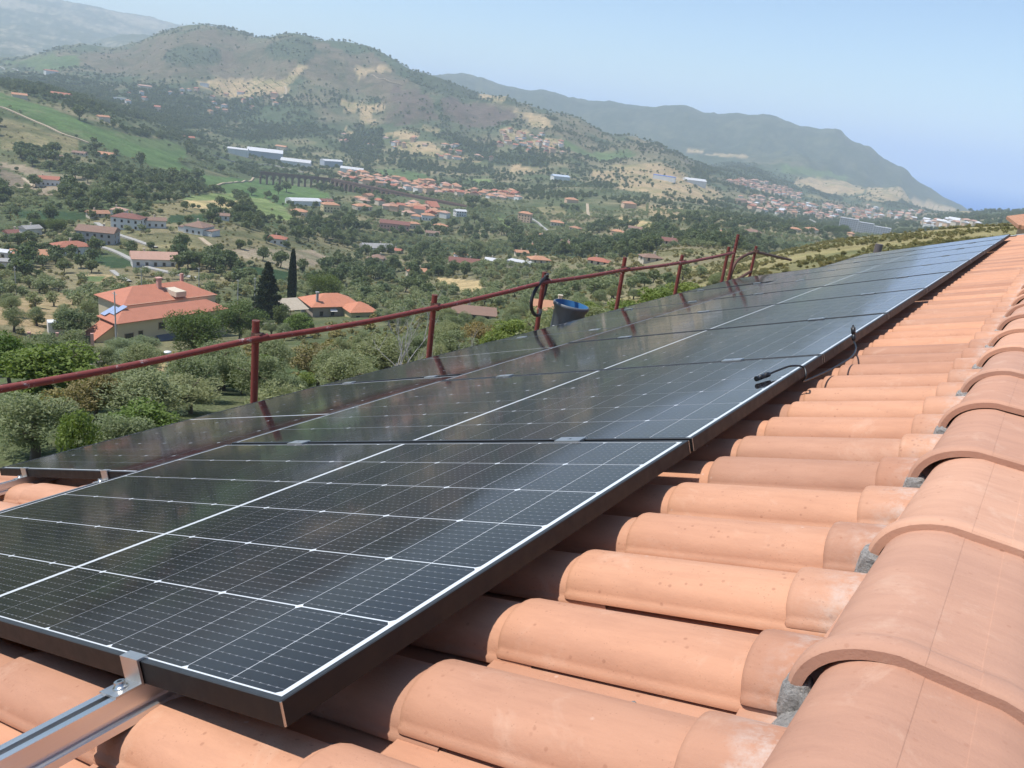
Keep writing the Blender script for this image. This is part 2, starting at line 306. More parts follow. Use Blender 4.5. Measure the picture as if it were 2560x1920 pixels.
# roof frame: u along the ridge, v down the slope, n out of the slope; origin at the ridge-side near corner of the array
ROOF = Matrix(((0, -CT, -ST, 0), (1, 0, 0, 0), (0, -ST, CT, 0), (0, 0, 0, 1)))
def RF(u, v, n): return ROOF @ Matrix.Translation((u, v, n))
U0, U1 = -1.65, 12.75
UB, VB = 9.70, 1.84              # beyond UB the eave steps back to VB
TP, TE = 0.2015, 0.359          # tile pitch along the ridge, exposed length down the slope
PAN = -0.136                    # height of the tile troughs
APEX_X = 0.585
house = link('house', None, Matrix.Translation((0.585, 5.5, -6.0)),
             label='house under the camera with new terracotta tile roof carrying the solar panels', cat='house')
m_plaster = simple('cream_plaster', (0.62, 0.55, 0.43), 0.9, 0, 0.08, 3, 0.2)
m_wood = simple('roof_timber', (0.22, 0.13, 0.07), 0.8, 0, 0.25, 8)
mb = MB()
# walls with gables
zr = ROOF @ Vector((0, -0.6, PAN-0.16)); EV = 3.30
ze = (ROOF @ Vector((0, EV-0.45, PAN-0.17))); xl = ze.x; xr = 2*APEX_X-xl; za = zr.z-0.02; zb = ze.z
xs0 = (ROOF @ Vector((0, VB-0.3, PAN-0.17)))
for y, q_ in ((U0+0.25, Vector((xl, 0, zb))), (U1-0.25, xs0)):
    mb.add([(q_.x, y, -9), (xr, y, -9), (xr, y, zb), (APEX_X, y, za-0.05), (q_.x, y, q_.z)], [(0, 1, 2, 3, 4)])
xs_ = (ROOF @ Vector((0, VB-0.3, PAN-0.17))); yb = UB-0.2
mb.add([(xl, U0+0.25, -9), (xl, yb, -9), (xl, yb, zb), (xl, U0+0.25, zb)], [(0, 1, 2, 3)])
mb.add([(xs_.x, yb, -9), (xs_.x, U1-0.25, -9), (xs_.x, U1-0.25, xs_.z), (xs_.x, yb, xs_.z)], [(0, 1, 2, 3)])
mb.add([(xl, yb, -9), (xs_.x, yb, -9), (xs_.x, yb, xs_.z), (xl, yb, zb)], [(0, 1, 2, 3)])
mb.add([(xr, U0+0.25, -9), (xr, U1-0.25, -9), (xr, U1-0.25, zb), (xr, U0+0.25, zb)], [(3, 2, 1, 0)])
link('wall', mb.mesh('wall', m_plaster), Matrix(), house)
mb = MB()
for s in (1, -1):
    def R2(u, v, n):
        p = ROOF @ Vector((u, v, n)); return (p.x if s > 0 else 2*APEX_X-p.x, p.y, p.z)
    va = -(APEX_X*CT + 0)   # ridge line
    a, b = PAN-0.03, PAN-0.15
    for ua, ub, ve in ((U0, UB if s > 0 else U1, EV), (UB if s > 0 else U1-0.01, U1, VB if s > 0 else EV)):
        vs = [R2(ua, -0.58, a), R2(ub, -0.58, a), R2(ub, ve, a), R2(ua, ve, a), R2(ua, -0.58, b), R2(ub, -0.58, b), R2(ub, ve, b), R2(ua, ve, b)]
        mb.add(vs, [(0, 1, 2, 3), (7, 6, 5, 4), (3, 2, 6, 7), (0, 3, 7, 4), (2, 1, 5, 6)])
roof = link('roof', mb.mesh('roof_deck', m_wood), Matrix(), house)

def tile_mesh(name, segs=7, length=0.425):
    """one S-shaped clay tile: barrel with its near lip, then the flat trough that runs under the next barrel"""
    top = []
    for i in range(15):
        a = math.pi*(1-i/14); x = 0.066+0.066*math.cos(a); z = 0.010+0.050*math.sin(a)**0.82
        top.append((x, z if i < 14 else 0.006))
    top = [(-0.0045, 0.0075), (-0.0045, 0.0165), (0.0, 0.0185)]+[(x, max(z, 0.0185)) if i < 4 else (x, z) for i, (x, z) in enumerate(top) if i >= 1]
    top += [(0.150, 0.0005), (0.172, -0.001), (0.198, 0.0005), (0.224, 0.0035)]
    th = 0.0125
    bot = []
    for i, (x, z) in enumerate(top):
        a = top[max(i-1, 0)]; b = top[min(i+1, len(top)-1)]
        nx, nz = -(b[1]-a[1]), b[0]-a[0]; L = math.hypot(nx, nz)
        bot.append((x-nx/L*th, z-nz/L*th))
    bot[0] = (0.0115, 0.0070); bot[1] = (0.0118, 0.012); bot[2] = (0.012, 0.014)
    m = MB(); k = len(top)
    # v positions: 0 = lower (visible) end; rounding of the lower end
    vv = [(0.0, 0.965, -0.004), (0.003, 0.992, -0.001), (0.010, 1.0, 0.0)]+[(0.01+(length-0.01)*(i+1)/segs, 1.0-0.02*(i+1)/segs, 0.0) for i in range(segs)]
    vs = []
    for v, sc, dz in vv:
        for x, z in top: vs.append((0.112+(x-0.112)*sc, -v, z*sc+dz*(z > 0.012)))
    fs = [(i*k+j, i*k+j+1, (i+1)*k+j+1, (i+1)*k+j) for i in range(len(vv)-1) for j in range(k-1)]
    m.add(vs, fs, 0, True)
    vb = []
    for v, sc, dz in (vv[0], vv[-1]):
        for x, z in bot: vb.append((0.112+(x-0.112)*sc, -v, z*sc))
    m.add(vb, [(j, k+j, k+j+1, j+1) for j in range(k-1)], 0, True)
    # lower end face and the near lip face
    m.add(vs[:k]+vb[:k], [(j, k+j, k+j+1, j+1) for j in range(k-1)])
    lipv = [vs[i*k] for i in range(len(vv))]; 
    m.add([lipv[0], lipv[-1], vb[k], vb[0]], [(0, 1, 2, 3)])
    return m.mesh(name, M_TILE)
TILE = tile_mesh('roof_tile')
TOPTILE = tile_mesh('top_tile', 3, 0.20)
tr = random.Random(3)
ncol = int((U1-U0-0.1)/TP)
u_first = 0.143-TP*math.floor((0.143-U0-0.05)/TP)
rows = list(range(-1, 10))
stuff_tiles = []
def tile_M(u, v, side=1):
    # each tile rests on the one below: lower end lifted
    tilt = math.radians(1.75)
    M = Matrix.Translation((u+tr.uniform(-.002, .002), v+tr.uniform(-.006, .006), PAN+0.013+tr.uniform(-.0015, .0015))) @ Matrix.Rotation(tr.uniform(-.009, .009), 4, 'Z') @ Matrix.Rotation(tilt+tr.uniform(-.004, .004), 4, 'X')
    return ROOF @ M
count = 0
for r_ in rows:
    for c in range(ncol):
        u = u_first+c*TP; v = -0.018+TE*r_
        if u+0.2 > U1 or v > EV+0.02 or (u+0.2 > UB and v > VB+0.02): continue
        M = tile_M(u, v)
        vis = r_ <= 1 and u > -0.7 or (r_ <= 6 and -0.75 < u < 0.95 and r_ > 1)
        if vis and count < 300:
            link('roof_tile', TOPTILE if r_ < 0 else TILE, M, roof); count += 1
        elif r_ >= 0: stuff_tiles.append(M)
# tiles hidden under the array and on the far slope, one joined part
def joined(meshsrc, mats4, name, mat, parent, kind='stuff'):
    n = len(meshsrc.vertices); co = np.empty(n*3); meshsrc.vertices.foreach_get('co', co); co = np.c_[co.reshape(-1, 3), np.ones(n)]
    faces = [tuple(p.vertices) for p in meshsrc.polygons]
    V = []; F = []
    for i, M in enumerate(mats4):
        V.append(co @ np.array(M).T); F += [tuple(i*n+q for q in f) for f in faces]
    V = np.concatenate(V)[:, :3]
    me = bpy.data.meshes.new(name); me.from_pydata(V.tolist(), [], F); me.materials.append(mat)
    me.polygons.foreach_set('use_smooth', [True]*len(me.polygons)); me.update()
    return link(name, me, Matrix(), parent, kind=kind)
LOW = tile_mesh('low_tile', 1)
joined(LOW, stuff_tiles, 'tiles_below_panels', M_TILE, roof)
flip = Matrix.Translation((2*APEX_X, 0, 0)) @ Matrix.Rotation(math.pi, 4, 'Z')
far_side = []
for r_ in rows[1:]:
    for c in range(ncol):
        far_side.append(flip @ Matrix.Translation((0, -(U0+U1), 0)) @ tile_M(u_first+c*TP, -0.018+TE*r_))
joined(LOW, far_side, 'tiles_of_the_far_slope', M_TILE, roof)

# ridge tiles: rounded with a flat crown strip, a raised collar at the near end lapping over the tile before it
def ridge_mesh():
    W, H, F = 0.128, 0.083, 0.021
    def prof(grow):
        pts = []
        for i in range(13):
            a = math.radians(84)*i/12; pts.append((-(F+(W-F+grow)*math.cos(a)), (H+grow)*math.sin(a)**0.9))
        pts[-1] = (-F-0.004, H+grow-0.002)
        return pts+[(-x, z) for x, z in reversed(pts)]
    m = MB(); L = 0.455
    st = [(0.0, 0.013), (0.003, 0.0165), (0.012, 0.0185), (0.026, 0.0175), (0.036, 0.0135), (0.048, 0.005), (0.062, 0.0025), (0.20, 0.0), (L, -0.010)]
    k = len(prof(0)); h = k//2; rows_ = []
    for y, g in st: rows_.append([(x, y, z) for x, z in prof(g)])
    for lo, hi in ((0, h), (h, k)):                       # two rounded flanks
        w = hi-lo; vs = [p for row in rows_ for p in row[lo:hi]]
        m.add(vs, [(i*w+j, (i+1)*w+j, (i+1)*w+j+1, i*w+j+1) for i in range(len(st)-1) for j in range(w-1)], 0, True)
    vs = []                                               # the flat crown strip between two creases, slightly sunk
    for row in rows_: vs += [row[h-1], (row[h-1][0]+.001, row[h-1][1], row[h-1][2]-.0005), (row[h][0]-.001, row[h][1], row[h][2]-.0005), row[h]]
    m.add(vs, [(i*4+j, (i+1)*4+j, (i+1)*4+j+1, i*4+j+1) for i in range(len(st)-1) for j in range(3)], 0, False)
    first = rows_[0]; last = rows_[-1]
    inn = [(x, 0.0, z) for x, z in prof(0.001)]; inn2 = [(x, L, z) for x, z in prof(-0.024)]
    m.add(first+inn, [(j, j+1, k+j+1, k+j) for j in range(k-1)])
    m.add(inn+inn2, [(j, j+1, k+j+1, k+j) for j in range(k-1)], 0, True)
    for s in (0, k-1): m.add([first[s], last[s], inn2[s], inn[s]], [(0, 1, 2, 3)])
    return m.mesh('ridge_tile', M_RIDGE)
RIDGE = ridge_mesh()
RZ = 0.068
def mortar_mesh(seed):
    """bedding strip along the foot of a ridge tile and the plug under its collar"""
    r = random.Random(seed); m = MB(); nx, ny = 6, 34; vs = []
    for j in range(ny):
        y = 0.40*j/(ny-1); w = r.uniform(-.004, .004)
        for i in range(nx):
            t = i/(nx-1)
            vs.append((-0.148+0.046*t+w*(1-t)+r.uniform(-.0015, .0015), y, -0.050+0.058*t**.7+r.uniform(-.002, .002)))
    m.add(vs, [(j*nx+i, j*nx+i+1, (j+1)*nx+i+1, (j+1)*nx+i) for j in range(ny-1) for i in range(nx-1)], 0, False)
    bm = bmesh.new(); bmesh.ops.create_icosphere(bm, subdivisions=3, radius=1.0); b = len(m.v)
    for v in bm.verts:
        p = v.co; q = Vector([math.copysign(abs(c)**.62, c) for c in p])*(1+r.uniform(-.07, .07)); v.co = Vector((-0.133+q.x*.019, 0.016+q.y*.024, -0.018+q.z*.030))
    m.add([v.co for v in bm.verts], [tuple(v.index for v in f.verts) for f in bm.faces]); bm.free()
    return m.mesh('mortar', M_MORTAR)
MORTARS = [mortar_mesh(i) for i in range(4)]
k = -5
while 0.34+0.4*k < U1-0.15:
    u = 0.34+0.4*k
    M = Matrix.Translation((APEX_X+tr.uniform(-.003, .003), u, RZ+tr.uniform(-.002, .002))) @ Matrix.Rotation(math.radians(1.3)+tr.uniform(-.004, .004), 4, 'X') @ Matrix.Rotation(tr.uniform(-.006, .006), 4, 'Z')
    link('ridge_tile', RIDGE, M, roof)
    link('mortar', MORTARS[k % 4], Matrix.Translation((APEX_X, u, RZ)), roof)
    link('mortar', MORTARS[(k+2) % 4], Matrix.Translation((APEX_X, u+0.4, RZ)) @ Matrix.Rotation(math.pi, 4, 'Z'), roof)
    k += 1
# grey sheet-metal flashing on the far gable
mb = MB(); 
for s in (1, -1):
    q = [ROOF @ Vector(p) for p in ((U1-0.12, -0.75, -0.065), (U1+0.06, -0.75, -0.065), (U1+0.06, (VB if s > 0 else EV)+0.05, -0.065), (U1-0.12, (VB if s > 0 else EV)+0.05, -0.065), (U1+0.06, (VB if s > 0 else EV)+0.05, -0.33), (U1+0.06, -0.75, -0.33))]
    q = [(p.x if s > 0 else 2*APEX_X-p.x, p.y, p.z) for p in q]
    mb.add(q, [(0, 1, 2, 3), (1, 5, 4, 2)])
link('flashing', mb.mesh('flashing', simple('grey_flashing', (0.55, 0.54, 0.52), 0.5)), Matrix(), roof)
# a gutter along the eave
mb = MB(); gp = []
prof = [(EV+0.02+0.07*(1-math.cos(a)), -0.20-0.07*math.sin(a)) for a in [math.pi*i/8 for i in range(9)]]
vs = [ROOF @ Vector((u, p[0], p[1])) for u in (U0, UB) for p in prof]
mb.add(vs, [(j, j+1, 9+j+1, 9+j) for j in range(8)], 0, True)
link('gutter', mb.mesh('gutter', simple('copper_gutter', (0.2, 0.11, 0.07), 0.5, 0.6)), Matrix(), house)

# ------------------------------------------------------------------ solar panels
PW, PL_, PH, LIP = 1.134, 1.722, 0.030, 0.008
CELL_A, CELL_B = 0.182, 0.091
def cell_layout():
    """centres of the 108 half cells, (a across the short side, b along the long side)"""
    out = []; ga, gb, gc = 0.0034, 0.0019, 0.014
    wa = 6*CELL_A+5*ga; wb = 18*CELL_B+16*gb+gc
    for i in range(6):
        for j in range(18):
            a = (PW-wa)/2+CELL_A/2+i*(CELL_A+ga)
            b = (PL_-wb)/2+CELL_B/2+j*(CELL_B+gb)+(gc-gb if j >= 9 else 0)
            out.append((a, b, j))
    return out
CELLS = cell_layout()
def cell_mesh():
    a, b, c = CELL_A/2, CELL_B/2, 0.0055
    m = MB(); z = 0.0
    m.add([(-a+c, -b, z), (a-c, -b, z), (a, -b+c, z), (a, b, z), (-a, b, z), (-a, -b+c, z)], [(0, 1, 2, 3, 4, 5)])
    lo = [(-a+c, -b, -.0003), (a-c, -b, -.0003), (a, -b+c, -.0003), (a, b, -.0003), (-a, b, -.0003), (-a, -b+c, -.0003)]
    m.add(m.v[:6]+lo, [(i, i+6, (i+1) % 6+6, (i+1) % 6) for i in range(6)])
    return m.mesh('solar_cell', M_CELL)
CELLM = cell_mesh()
def frame_mesh():
    m = MB(); W, L, H, t = PW, PL_, PH, LIP
    for x0, x1, y0, y1 in ((0, W, 0, t), (0, W, L-t, L), (0, t, t, L-t), (W-t, W, t, L-t)):
        e = 0.0012
        m.box(x0, x1, y0, y1, -H, -e)
        m.add([(x0+e*(x0 == 0), y0+e*(y0 == 0), 0), (x1-e*(x1 == W), y0+e*(y0 == 0), 0), (x1-e*(x1 == W), y1-e*(y1 == L), 0), (x0+e*(x0 == 0), y1-e*(y1 == L), 0),
               (x0, y0, -e), (x1, y0, -e), (x1, y1, -e), (x0, y1, -e)], [(0, 1, 2, 3), (4, 5, 1, 0), (5, 6, 2, 1), (6, 7, 3, 2), (7, 4, 0, 3)], 1)
    # return flange underneath
    for x0, x1, y0, y1 in ((0, W, 0, 0.028), (0, W, L-0.028, L), (0, 0.028, 0.028, L-0.028), (W-0.028, W, 0.028, L-0.028)):
        m.box(x0, x1, y0, y1, -H-0.0015, -H)
    return m.mesh('panel_frame', [M_FRAME, M_LIP])
FRAME = frame_mesh()
def sheet_mesh():
    m = MB(); m.box(LIP, PW-LIP, LIP, PL_-LIP, -0.0052, -0.0016); return m.mesh('panel_glass', M_SHEET)
SHEET = sheet_mesh()
def corner_mesh():
    # bare metal at the mitred corner
    m = MB(); m.box(-0.0007, 0.0013, -0.0007, 0.0013, -PH, -0.0008); return m.mesh('corner_seam', M_STEEL)
CORNER = corner_mesh()
def cells_joined():
    m = MB(); bv = [v.co.copy() for v in CELLM.vertices]; bf = [tuple(p.vertices) for p in CELLM.polygons]
    for a, b, j in CELLS:
        s = 1 if j % 2 == 0 else -1
        m.add([(a+p.x*s, b+p.y*s, p.z) for p in bv], bf)
    return m.mesh('cell_field', M_CELL)
CELLJ = cells_joined()
def make_panel(M, label, group, detailed):
    p = link('photovoltaic_module', None, M, label=label, cat='solar panel', group=group)
    link('frame', FRAME, M, p); g = link('glass', SHEET, M, p)
    for x, y in ((0, 0), (PW, 0), (0, PL_), (PW, PL_)):
        link('corner_seam', CORNER, M @ Matrix.Translation((x if x == 0 else x-0.0006, y if y == 0 else y-0.0006, 0)), p)
    if detailed:
        for a, b, j in CELLS:
            link('solar_cell', CELLM, M @ Matrix.Translation((a, b, -0.0012)) @ Matrix.Rotation(0 if j % 2 == 0 else math.pi, 4, 'Z'), p)
    else:
        link('cell_field', CELLJ, M @ Matrix.Translation((0, 0, -0.0012)), p, kind='stuff')
    return p
STEP = PW+0.020
ORD = ['first', 'second', 'third', 'fourth', 'fifth', 'sixth', 'seventh', 'eighth', 'ninth', 'tenth']
for i in range(10):
    lab = 'black framed solar panel nearest the camera, first of the upright row beside the ridge' if i == 0 else \
        ('farthest black framed solar panel of the upright row beside the ridge' if i == 9 else f'{ORD[i]} black framed solar panel from the camera in the row beside the ridge')
    make_panel(RF(i*STEP, 0, tr.uniform(-.001, .001)), lab, 'solar panels in the row beside the ridge', i < 5)
V2, N2, U2 = 1.742, -0.020, 0.855
for i in range(5):
    lab = f'{ORD[i]} sideways solar panel from the camera in the lower row by the eave' if i < 4 else 'farthest sideways solar panel of the lower row by the eave'
    # long side along the ridge: turn the panel a quarter
    B = RF(U2+i*(PL_+0.02), V2+PW, N2+tr.uniform(-.003, .003)) @ Matrix.Rotation(-math.pi/2, 4, 'Z') @ Matrix.Rotation(tr.uniform(-.004, .004), 4, 'Y')
    make_panel(B, lab, 'sideways solar panels in the lower row', i < 3)

# ------------------------------------------------------------------ rails, clamps, hooks
def rail_mesh(L):
    """aluminium channel with a slot on top and ledges at the foot"""
    w, h = 0.020, 0.040
    pr = [(-w, 0), (-0.0065, 0), (-0.0065, -0.003), (-0.012, -0.003), (-0.012, -0.014), (0.012, -0.014), (0.012, -0.003), (0.0065, -0.003), (0.0065, 0), (w, 0),
          (w, -0.0215), (w-0.004, -0.0235), (w-0.004, -0.027), (w+0.007, -0.030), (w+0.007, -h), (-w-0.007, -h), (-w-0.007, -0.030), (-w+0.004, -0.027), (-w+0.004, -0.0235), (-w, -0.0215)]
    m = MB(); k = len(pr)
    vs = [(0, y, z) for y, z in pr]+[(L, y, z) for y, z in pr]
    m.add(vs, [(j, (j+1) % k, k+(j+1) % k, k+j) for j in range(k)]); m.add(vs[:k], [tuple(range(k))]); m.add(vs[k:], [tuple(reversed(range(k)))])
    return m.mesh('rail', M_ALU)
def end_clamp():
    # Z-shaped plate: foot on the rail, upright, lip over the frame (pointing +u)
    m = MB(); t = 0.003; w = 0.021
    pr = [(-0.040, 0.0), (-0.002, 0.0), (-0.002, 0.0325), (0.010, 0.0325), (0.010, 0.0325+t), (-0.002-t, 0.0325+t), (-0.002-t, t), (-0.040, t)]
    k = len(pr); vs = [(x, -w, z) for x, z in pr]+[(x, w, z) for x, z in pr]
    m.add(vs, [(j, k+j, k+(j+1) % k, (j+1) % k) for j in range(k)])
    m.add(vs[:k], [(0, 1, 6, 7), (1, 2, 5, 6), (2, 3, 4, 5)]); m.add(vs[k:], [(7, 6, 1, 0), (6, 5, 2, 1), (5, 4, 3, 2)])
    return m.mesh('clamp_plate', M_CLAMP)
def bolt_mesh():
    m = MB(); m.tube([(0, 0, 0), (0, 0, 0.002), (0, 0, 0.0021), (0, 0, 0.009)], [0.0095, 0.0095, 0.0068, 0.0068], 16)
    m.tube([(0, 0, 0.009), (0, 0, 0.0092)], [0.0034, 0.0034], 6, 1); return m.mesh('bolt', [M_STEEL, M_RUBBER])
ECL, BOLT = end_clamp(), bolt_mesh()
def mid_clamp():
    m = MB(); m.box(-0.018, 0.018, -0.036, 0.036, 0.0005, 0.0040); m.box(-0.009, 0.009, -0.035, 0.035, -0.030, 0.0005); return m.mesh('clamp_plate', M_CLAMP)
MCL = mid_clamp()
def hook_mesh():
    m = MB(); m.box(-0.018, 0.018, -0.003, 0.003, -0.085, 0.0); m.box(-0.018, 0.018, -0.10, 0.003, -0.090, -0.085); m.box(-0.018, 0.018, -0.04, 0.0, -0.004, 0.0)
    m.tube([(0, -0.0032, -0.045), (0, -0.0075, -0.045)], 0.008, 8); return m.mesh('roof_hook', M_RUST)
HOOK = hook_mesh()
def rail(v, ntop, u0, u1, label, hooks):
    M = RF(u0, v, ntop)
    r = link('mounting_rail', None, M, label=label, cat='rail', group='aluminium mounting rails under the panels')
    link('profile', rail_mesh(u1-u0), M, r)
    for u in hooks: link('roof_hook', HOOK, RF(u, v-0.024, ntop-0.040), r)
    return r
hk = [0.36+1.2*i for i in range(10)]
rail(0.306, -PH-0.0015, -0.75, 11.6, 'silver mounting rail sticking out under the nearest panel at the lower left', [-0.42]+hk)
rail(1.340, -PH-0.0015, 0.02, 11.6, 'mounting rail hidden under the downhill half of the ridge-side panel row', hk)
rail(2.030, N2-PH-0.0015, -0.35, 9.62, 'silver rail along the gap between the two rows, under the sideways panels', [0.2]+hk[1:8])
rail(2.650, N2-PH-0.0015, 0.25, 9.62, 'outermost silver rail nearest the eave under the sideways panels', [0.66]+hk[1:8])
def clamp(M, mesh, label, group, boltpos):
    c = link('panel_clamp', None, M, label=label, cat='clamp', group=group)
    link('plate', mesh, M, c); link('bolt', BOLT, M @ Matrix.Translation(boltpos), c)
clamp(RF(0, 0.306, -PH-0.0015), ECL, 'bent metal end clamp bolted to the rail at the front edge of the nearest panel', 'end clamps', (-0.022, 0, 0.003))
clamp(RF(U2, 2.030, N2-PH-0.0015), ECL, 'end clamp on the inner rail at the near edge of the lower row', 'end clamps', (-0.022, 0, 0.003))
clamp(RF(U2, 2.650, N2-PH-0.0015), ECL, 'end clamp on the outer rail at the near edge of the lower row', 'end clamps', (-0.022, 0, 0.003))
for i in range(1, 10):
    clamp(RF(i*STEP-0.010, 0.315, 0), MCL, f'mid clamp near the ridge on the {ORD[i-1]} joint of the ridge-side row', 'mid clamps', (0, 0, -0.0050))
    clamp(RF(i*STEP-0.010, 1.345, 0), MCL, f'mid clamp on the downhill half of the {ORD[i-1]} joint of the ridge-side row', 'mid clamps', (0, 0, -0.0050))
for i in range(1, 5):
    for v, w in ((2.03, 'inner'), (2.65, 'outer')):
        clamp(RF(U2+i*(PL_+0.02)-0.010, v, N2), MCL, f'mid clamp on the {w} rail at the {ORD[i-1]} joint of the lower row', 'mid clamps', (0, 0, -0.0050))

# ------------------------------------------------------------------ loose cable with its two plugs
def bez(pts, n=14):
    """smooth curve through points (Catmull-Rom)"""
    P = [Vector(p) for p in pts]; P = [P[0]*2-P[1]]+P+[P[-1]*2-P[-2]]; out = []
    for i in range(1, len(P)-2):
        for j in range(n):
            t = j/n; a, b, c, d = P[i-1], P[i], P[i+1], P[i+2]
            out.append(0.5*((2*b)+(c-a)*t+(2*a-5*b+4*c-d)*t*t+(3*b-a-3*c+d)*t**3))
    out.append(P[-2]); return out
def plug(M, parent, male):
    m = MB()
    if male: prof = [(0, .0045), (.004, .0075), (.018, .0078), (.020, .0062), (.026, .0062), (.0261, .0068), (.044, .0062), (.046, .0042), (.058, .0040), (.0585, .002)]
    else: prof = [(0, .0045), (.003, .0078), (.010, .0082), (.024, .0082), (.0245, .0070), (.027, .0070), (.0275, .0078), (.052, .0078), (.0525, .0062), (.055, .0062), (.0555, .0080), (.066, .0080)]
    m.tube([(x, 0, 0) for x, _ in prof], [r for _, r in prof], 14)
    for s in (-1, 1): m.box(.026, .050, s*.0065-.0012, s*.0065+.0012, -.003, .003)
    if male:
        for q in range(4): m.box(.028+q*.005, .031+q*.005, -.002, .002, .0055, .0072)
    return link('connector', m.mesh('connector', M_RUBBER), M, parent)
cable = link('solar_cable', None, RF(1.93, -0.01, -0.03), label='loose black solar cable with a plug at each end, looping over the panel edge', cat='cable')
def aim(p, d):
    d = Vector(d).normalized(); up = Vector((0, 0, 1)) if abs(d.z) < .95 else Vector((1, 0, 0))
    y = up.cross(d).normalized(); z = d.cross(y)
    return ROOF @ Matrix(((d.x, y.x, z.x, p[0]), (d.y, y.y, z.y, p[1]), (d.z, y.z, z.z, p[2]), (0, 0, 0, 1)))
pa, da = Vector((1.885, 0.052, 0.0125)), Vector((-0.95, 0.30, -0.03))
pb, db = Vector((2.62, -0.030, -0.005)), Vector((0.30, 0.02, 0.95))
cp = [pa, (1.925, 0.036, 0.016), (1.965, 0.008, 0.020), (1.985, -0.022, 0.010), (1.970, -0.030, -0.016), (1.99, -0.014, -0.034), (2.08, -0.020, -0.040), (2.24, -0.044, -0.040), (2.42, -0.060, -0.036), (2.55, -0.050, -0.026), pb]
mb = MB(); mb.tube([ROOF @ p for p in bez(cp)], 0.0031, 8)
link('wire', mb.mesh('wire', M_RUBBER), Matrix(), cable)
plug(aim(pa, da), cable, False); plug(aim(pb, db), cable, True)
# second short lead showing at the plug
# ------------------------------------------------------------------ bits lying on the tiles
mb = MB(); rr = random.Random(5)
bm = bmesh.new(); bmesh.ops.create_icosphere(bm, subdivisions=2, radius=0.008)
for v in bm.verts: v.co = Vector((v.co.x*1.3, v.co.y, v.co.z*.8))*(0.8+0.45*rr.random())
me = bpy.data.meshes.new('pebble'); bm.to_mesh(me); bm.free(); me.materials.append(M_MORTAR)
link('pebble', me, RF(0.292, -0.262, PAN+0.0185), label='small grey crumb of mortar lying in a tile trough', cat='pebble')
mb = MB(); w0 = [(0.035, 0.150, 0), (0.030, 0.136, 0.004), (0.040, 0.122, 0.005), (0.052, 0.128, 0.001), (0.052, 0.115, 0.0), (0.064, 0.060, 0.001), (0.072, 0.022, 0.001)]
mb.tube(bez([(u, v, n) for u, v, n in w0], 8), 0.0013, 6)
link('wire_scrap', mb.mesh('wire_scrap', simple('galvanised_wire', (0.35, 0.33, 0.31), 0.5, 0.3)), RF(0.02, 0.0, PAN+0.022), label='bent scrap of grey wire on the tile below the nearest panel corner', cat='wire')

# ------------------------------------------------------------------ scaffold guard rail along the eave
SX = -3.6
scaf = link('scaffold_guardrail', None, Matrix.Translation((SX, 6, -6.5)), label='rusty red scaffold tube guard rail standing along the eave', cat='guardrail')
def ptube(name, pts, rad, mat=None, n=14, parent=None):
    m = MB(); m.tube(pts, rad, n); return link(name, m.mesh(name, mat or M_SCAF), Matrix(), parent or scaf)
posts = [(-0.9, -0.85, .0), (1.0, -0.88, .0), (2.82, -0.845, .006), (4.64, -0.868, .004), (6.35, -0.818, .003), (8.12, -0.787, .004), (9.87, -0.876, .006), (11.68, -0.865, .012), (11.98, -0.689, .014), (13.03, -0.931, .010)]
def hollow(name, p0, p1, r):
    m = MB(); m.tube([p0, p1], r, 16, 0, False); m.tube([p1, (p1[0], p1[1], p1[2]-0.12)], r*0.82, 16, 1, True)
    a = Vector(p1); vs = []
    for j in range(16):
        c = 2*math.pi*j/16; vs.append((a.x+r*math.cos(c), a.y+r*math.sin(c), a.z))
    for j in range(16):
        c = 2*math.pi*j/16; vs.append((a.x+r*.82*math.cos(c), a.y+r*.82*math.sin(c), a.z))
    m.add(vs, [(j, (j+1) % 16, 16+(j+1) % 16, 16+j) for j in range(16)])
    return link(name, m.mesh(name, [M_SCAF, M_RUST]), Matrix(), scaf)
RP = 0.0242
for i, (y, zt, lean) in enumerate(posts):
    dz = zt+6.9
    p = hollow('post', (SX, y-lean*dz*.3, -7.2), (SX, y, zt), RP)
    if i != 8:
        zr_ = {1: -0.968, 2: -0.955, 3: -0.967, 4: -0.905, 5: -0.925, 6: -0.97, 7: -0.962, 9: -1.02}.get(i, -0.96)
        m = MB(); m.tube([(SX, y, zr_-0.032), (SX, y, zr_+0.032)], RP+0.006, 12); m.tube([(SX+0.03, y-0.035, zr_), (SX+0.03, y+0.035, zr_)], RP+0.006, 12); m.box(SX+0.005, SX+0.055, y-0.012, y+0.012, zr_-0.03, zr_+0.03)
        link('coupler', m.mesh('coupler', M_RUST), Matrix(), scaf)
rz = [(-1.1, -0.985), (1.0, -0.968), (2.82, -0.955), (4.64, -0.967), (6.35, -0.905), (8.12, -0.925), (9.87, -0.970), (11.72, -0.962)]
for a, b in zip(rz[:-1], rz[1:]):
    ptube('rail', bez([(SX+0.045, a[0]-0.06, a[1]-0.004), (SX+0.045+tr.uniform(-.02, .02), (a[0]+b[0])/2, (a[1]+b[1])/2-tr.uniform(.002, .016)), (SX+0.045, b[0]+0.06, b[1]+0.004)], 8), 0.0205)
for z in (-2.0, -3.4, -5.0): ptube('rail', [(SX+0.05, -1.1, z), (SX+0.05, 13.2, z)], RP)
ptube('brace', bez([(SX, 11.95, -1.75), (SX, 12.02, -1.42), (SX, 12.10, -1.20), (SX, 12.30, -1.095), (SX, 12.7, -1.045), (SX, 13.0, -1.035)], 6), RP, M_RUST)
ptube('brace', [(SX+0.04, 12.95, -1.02), (SX-0.25, 16.3, -1.45)], RP, M_RUST)
ptube('brace', [(SX, 11.95, -1.52), (SX, 13.05, -1.36)], RP, M_RUST)
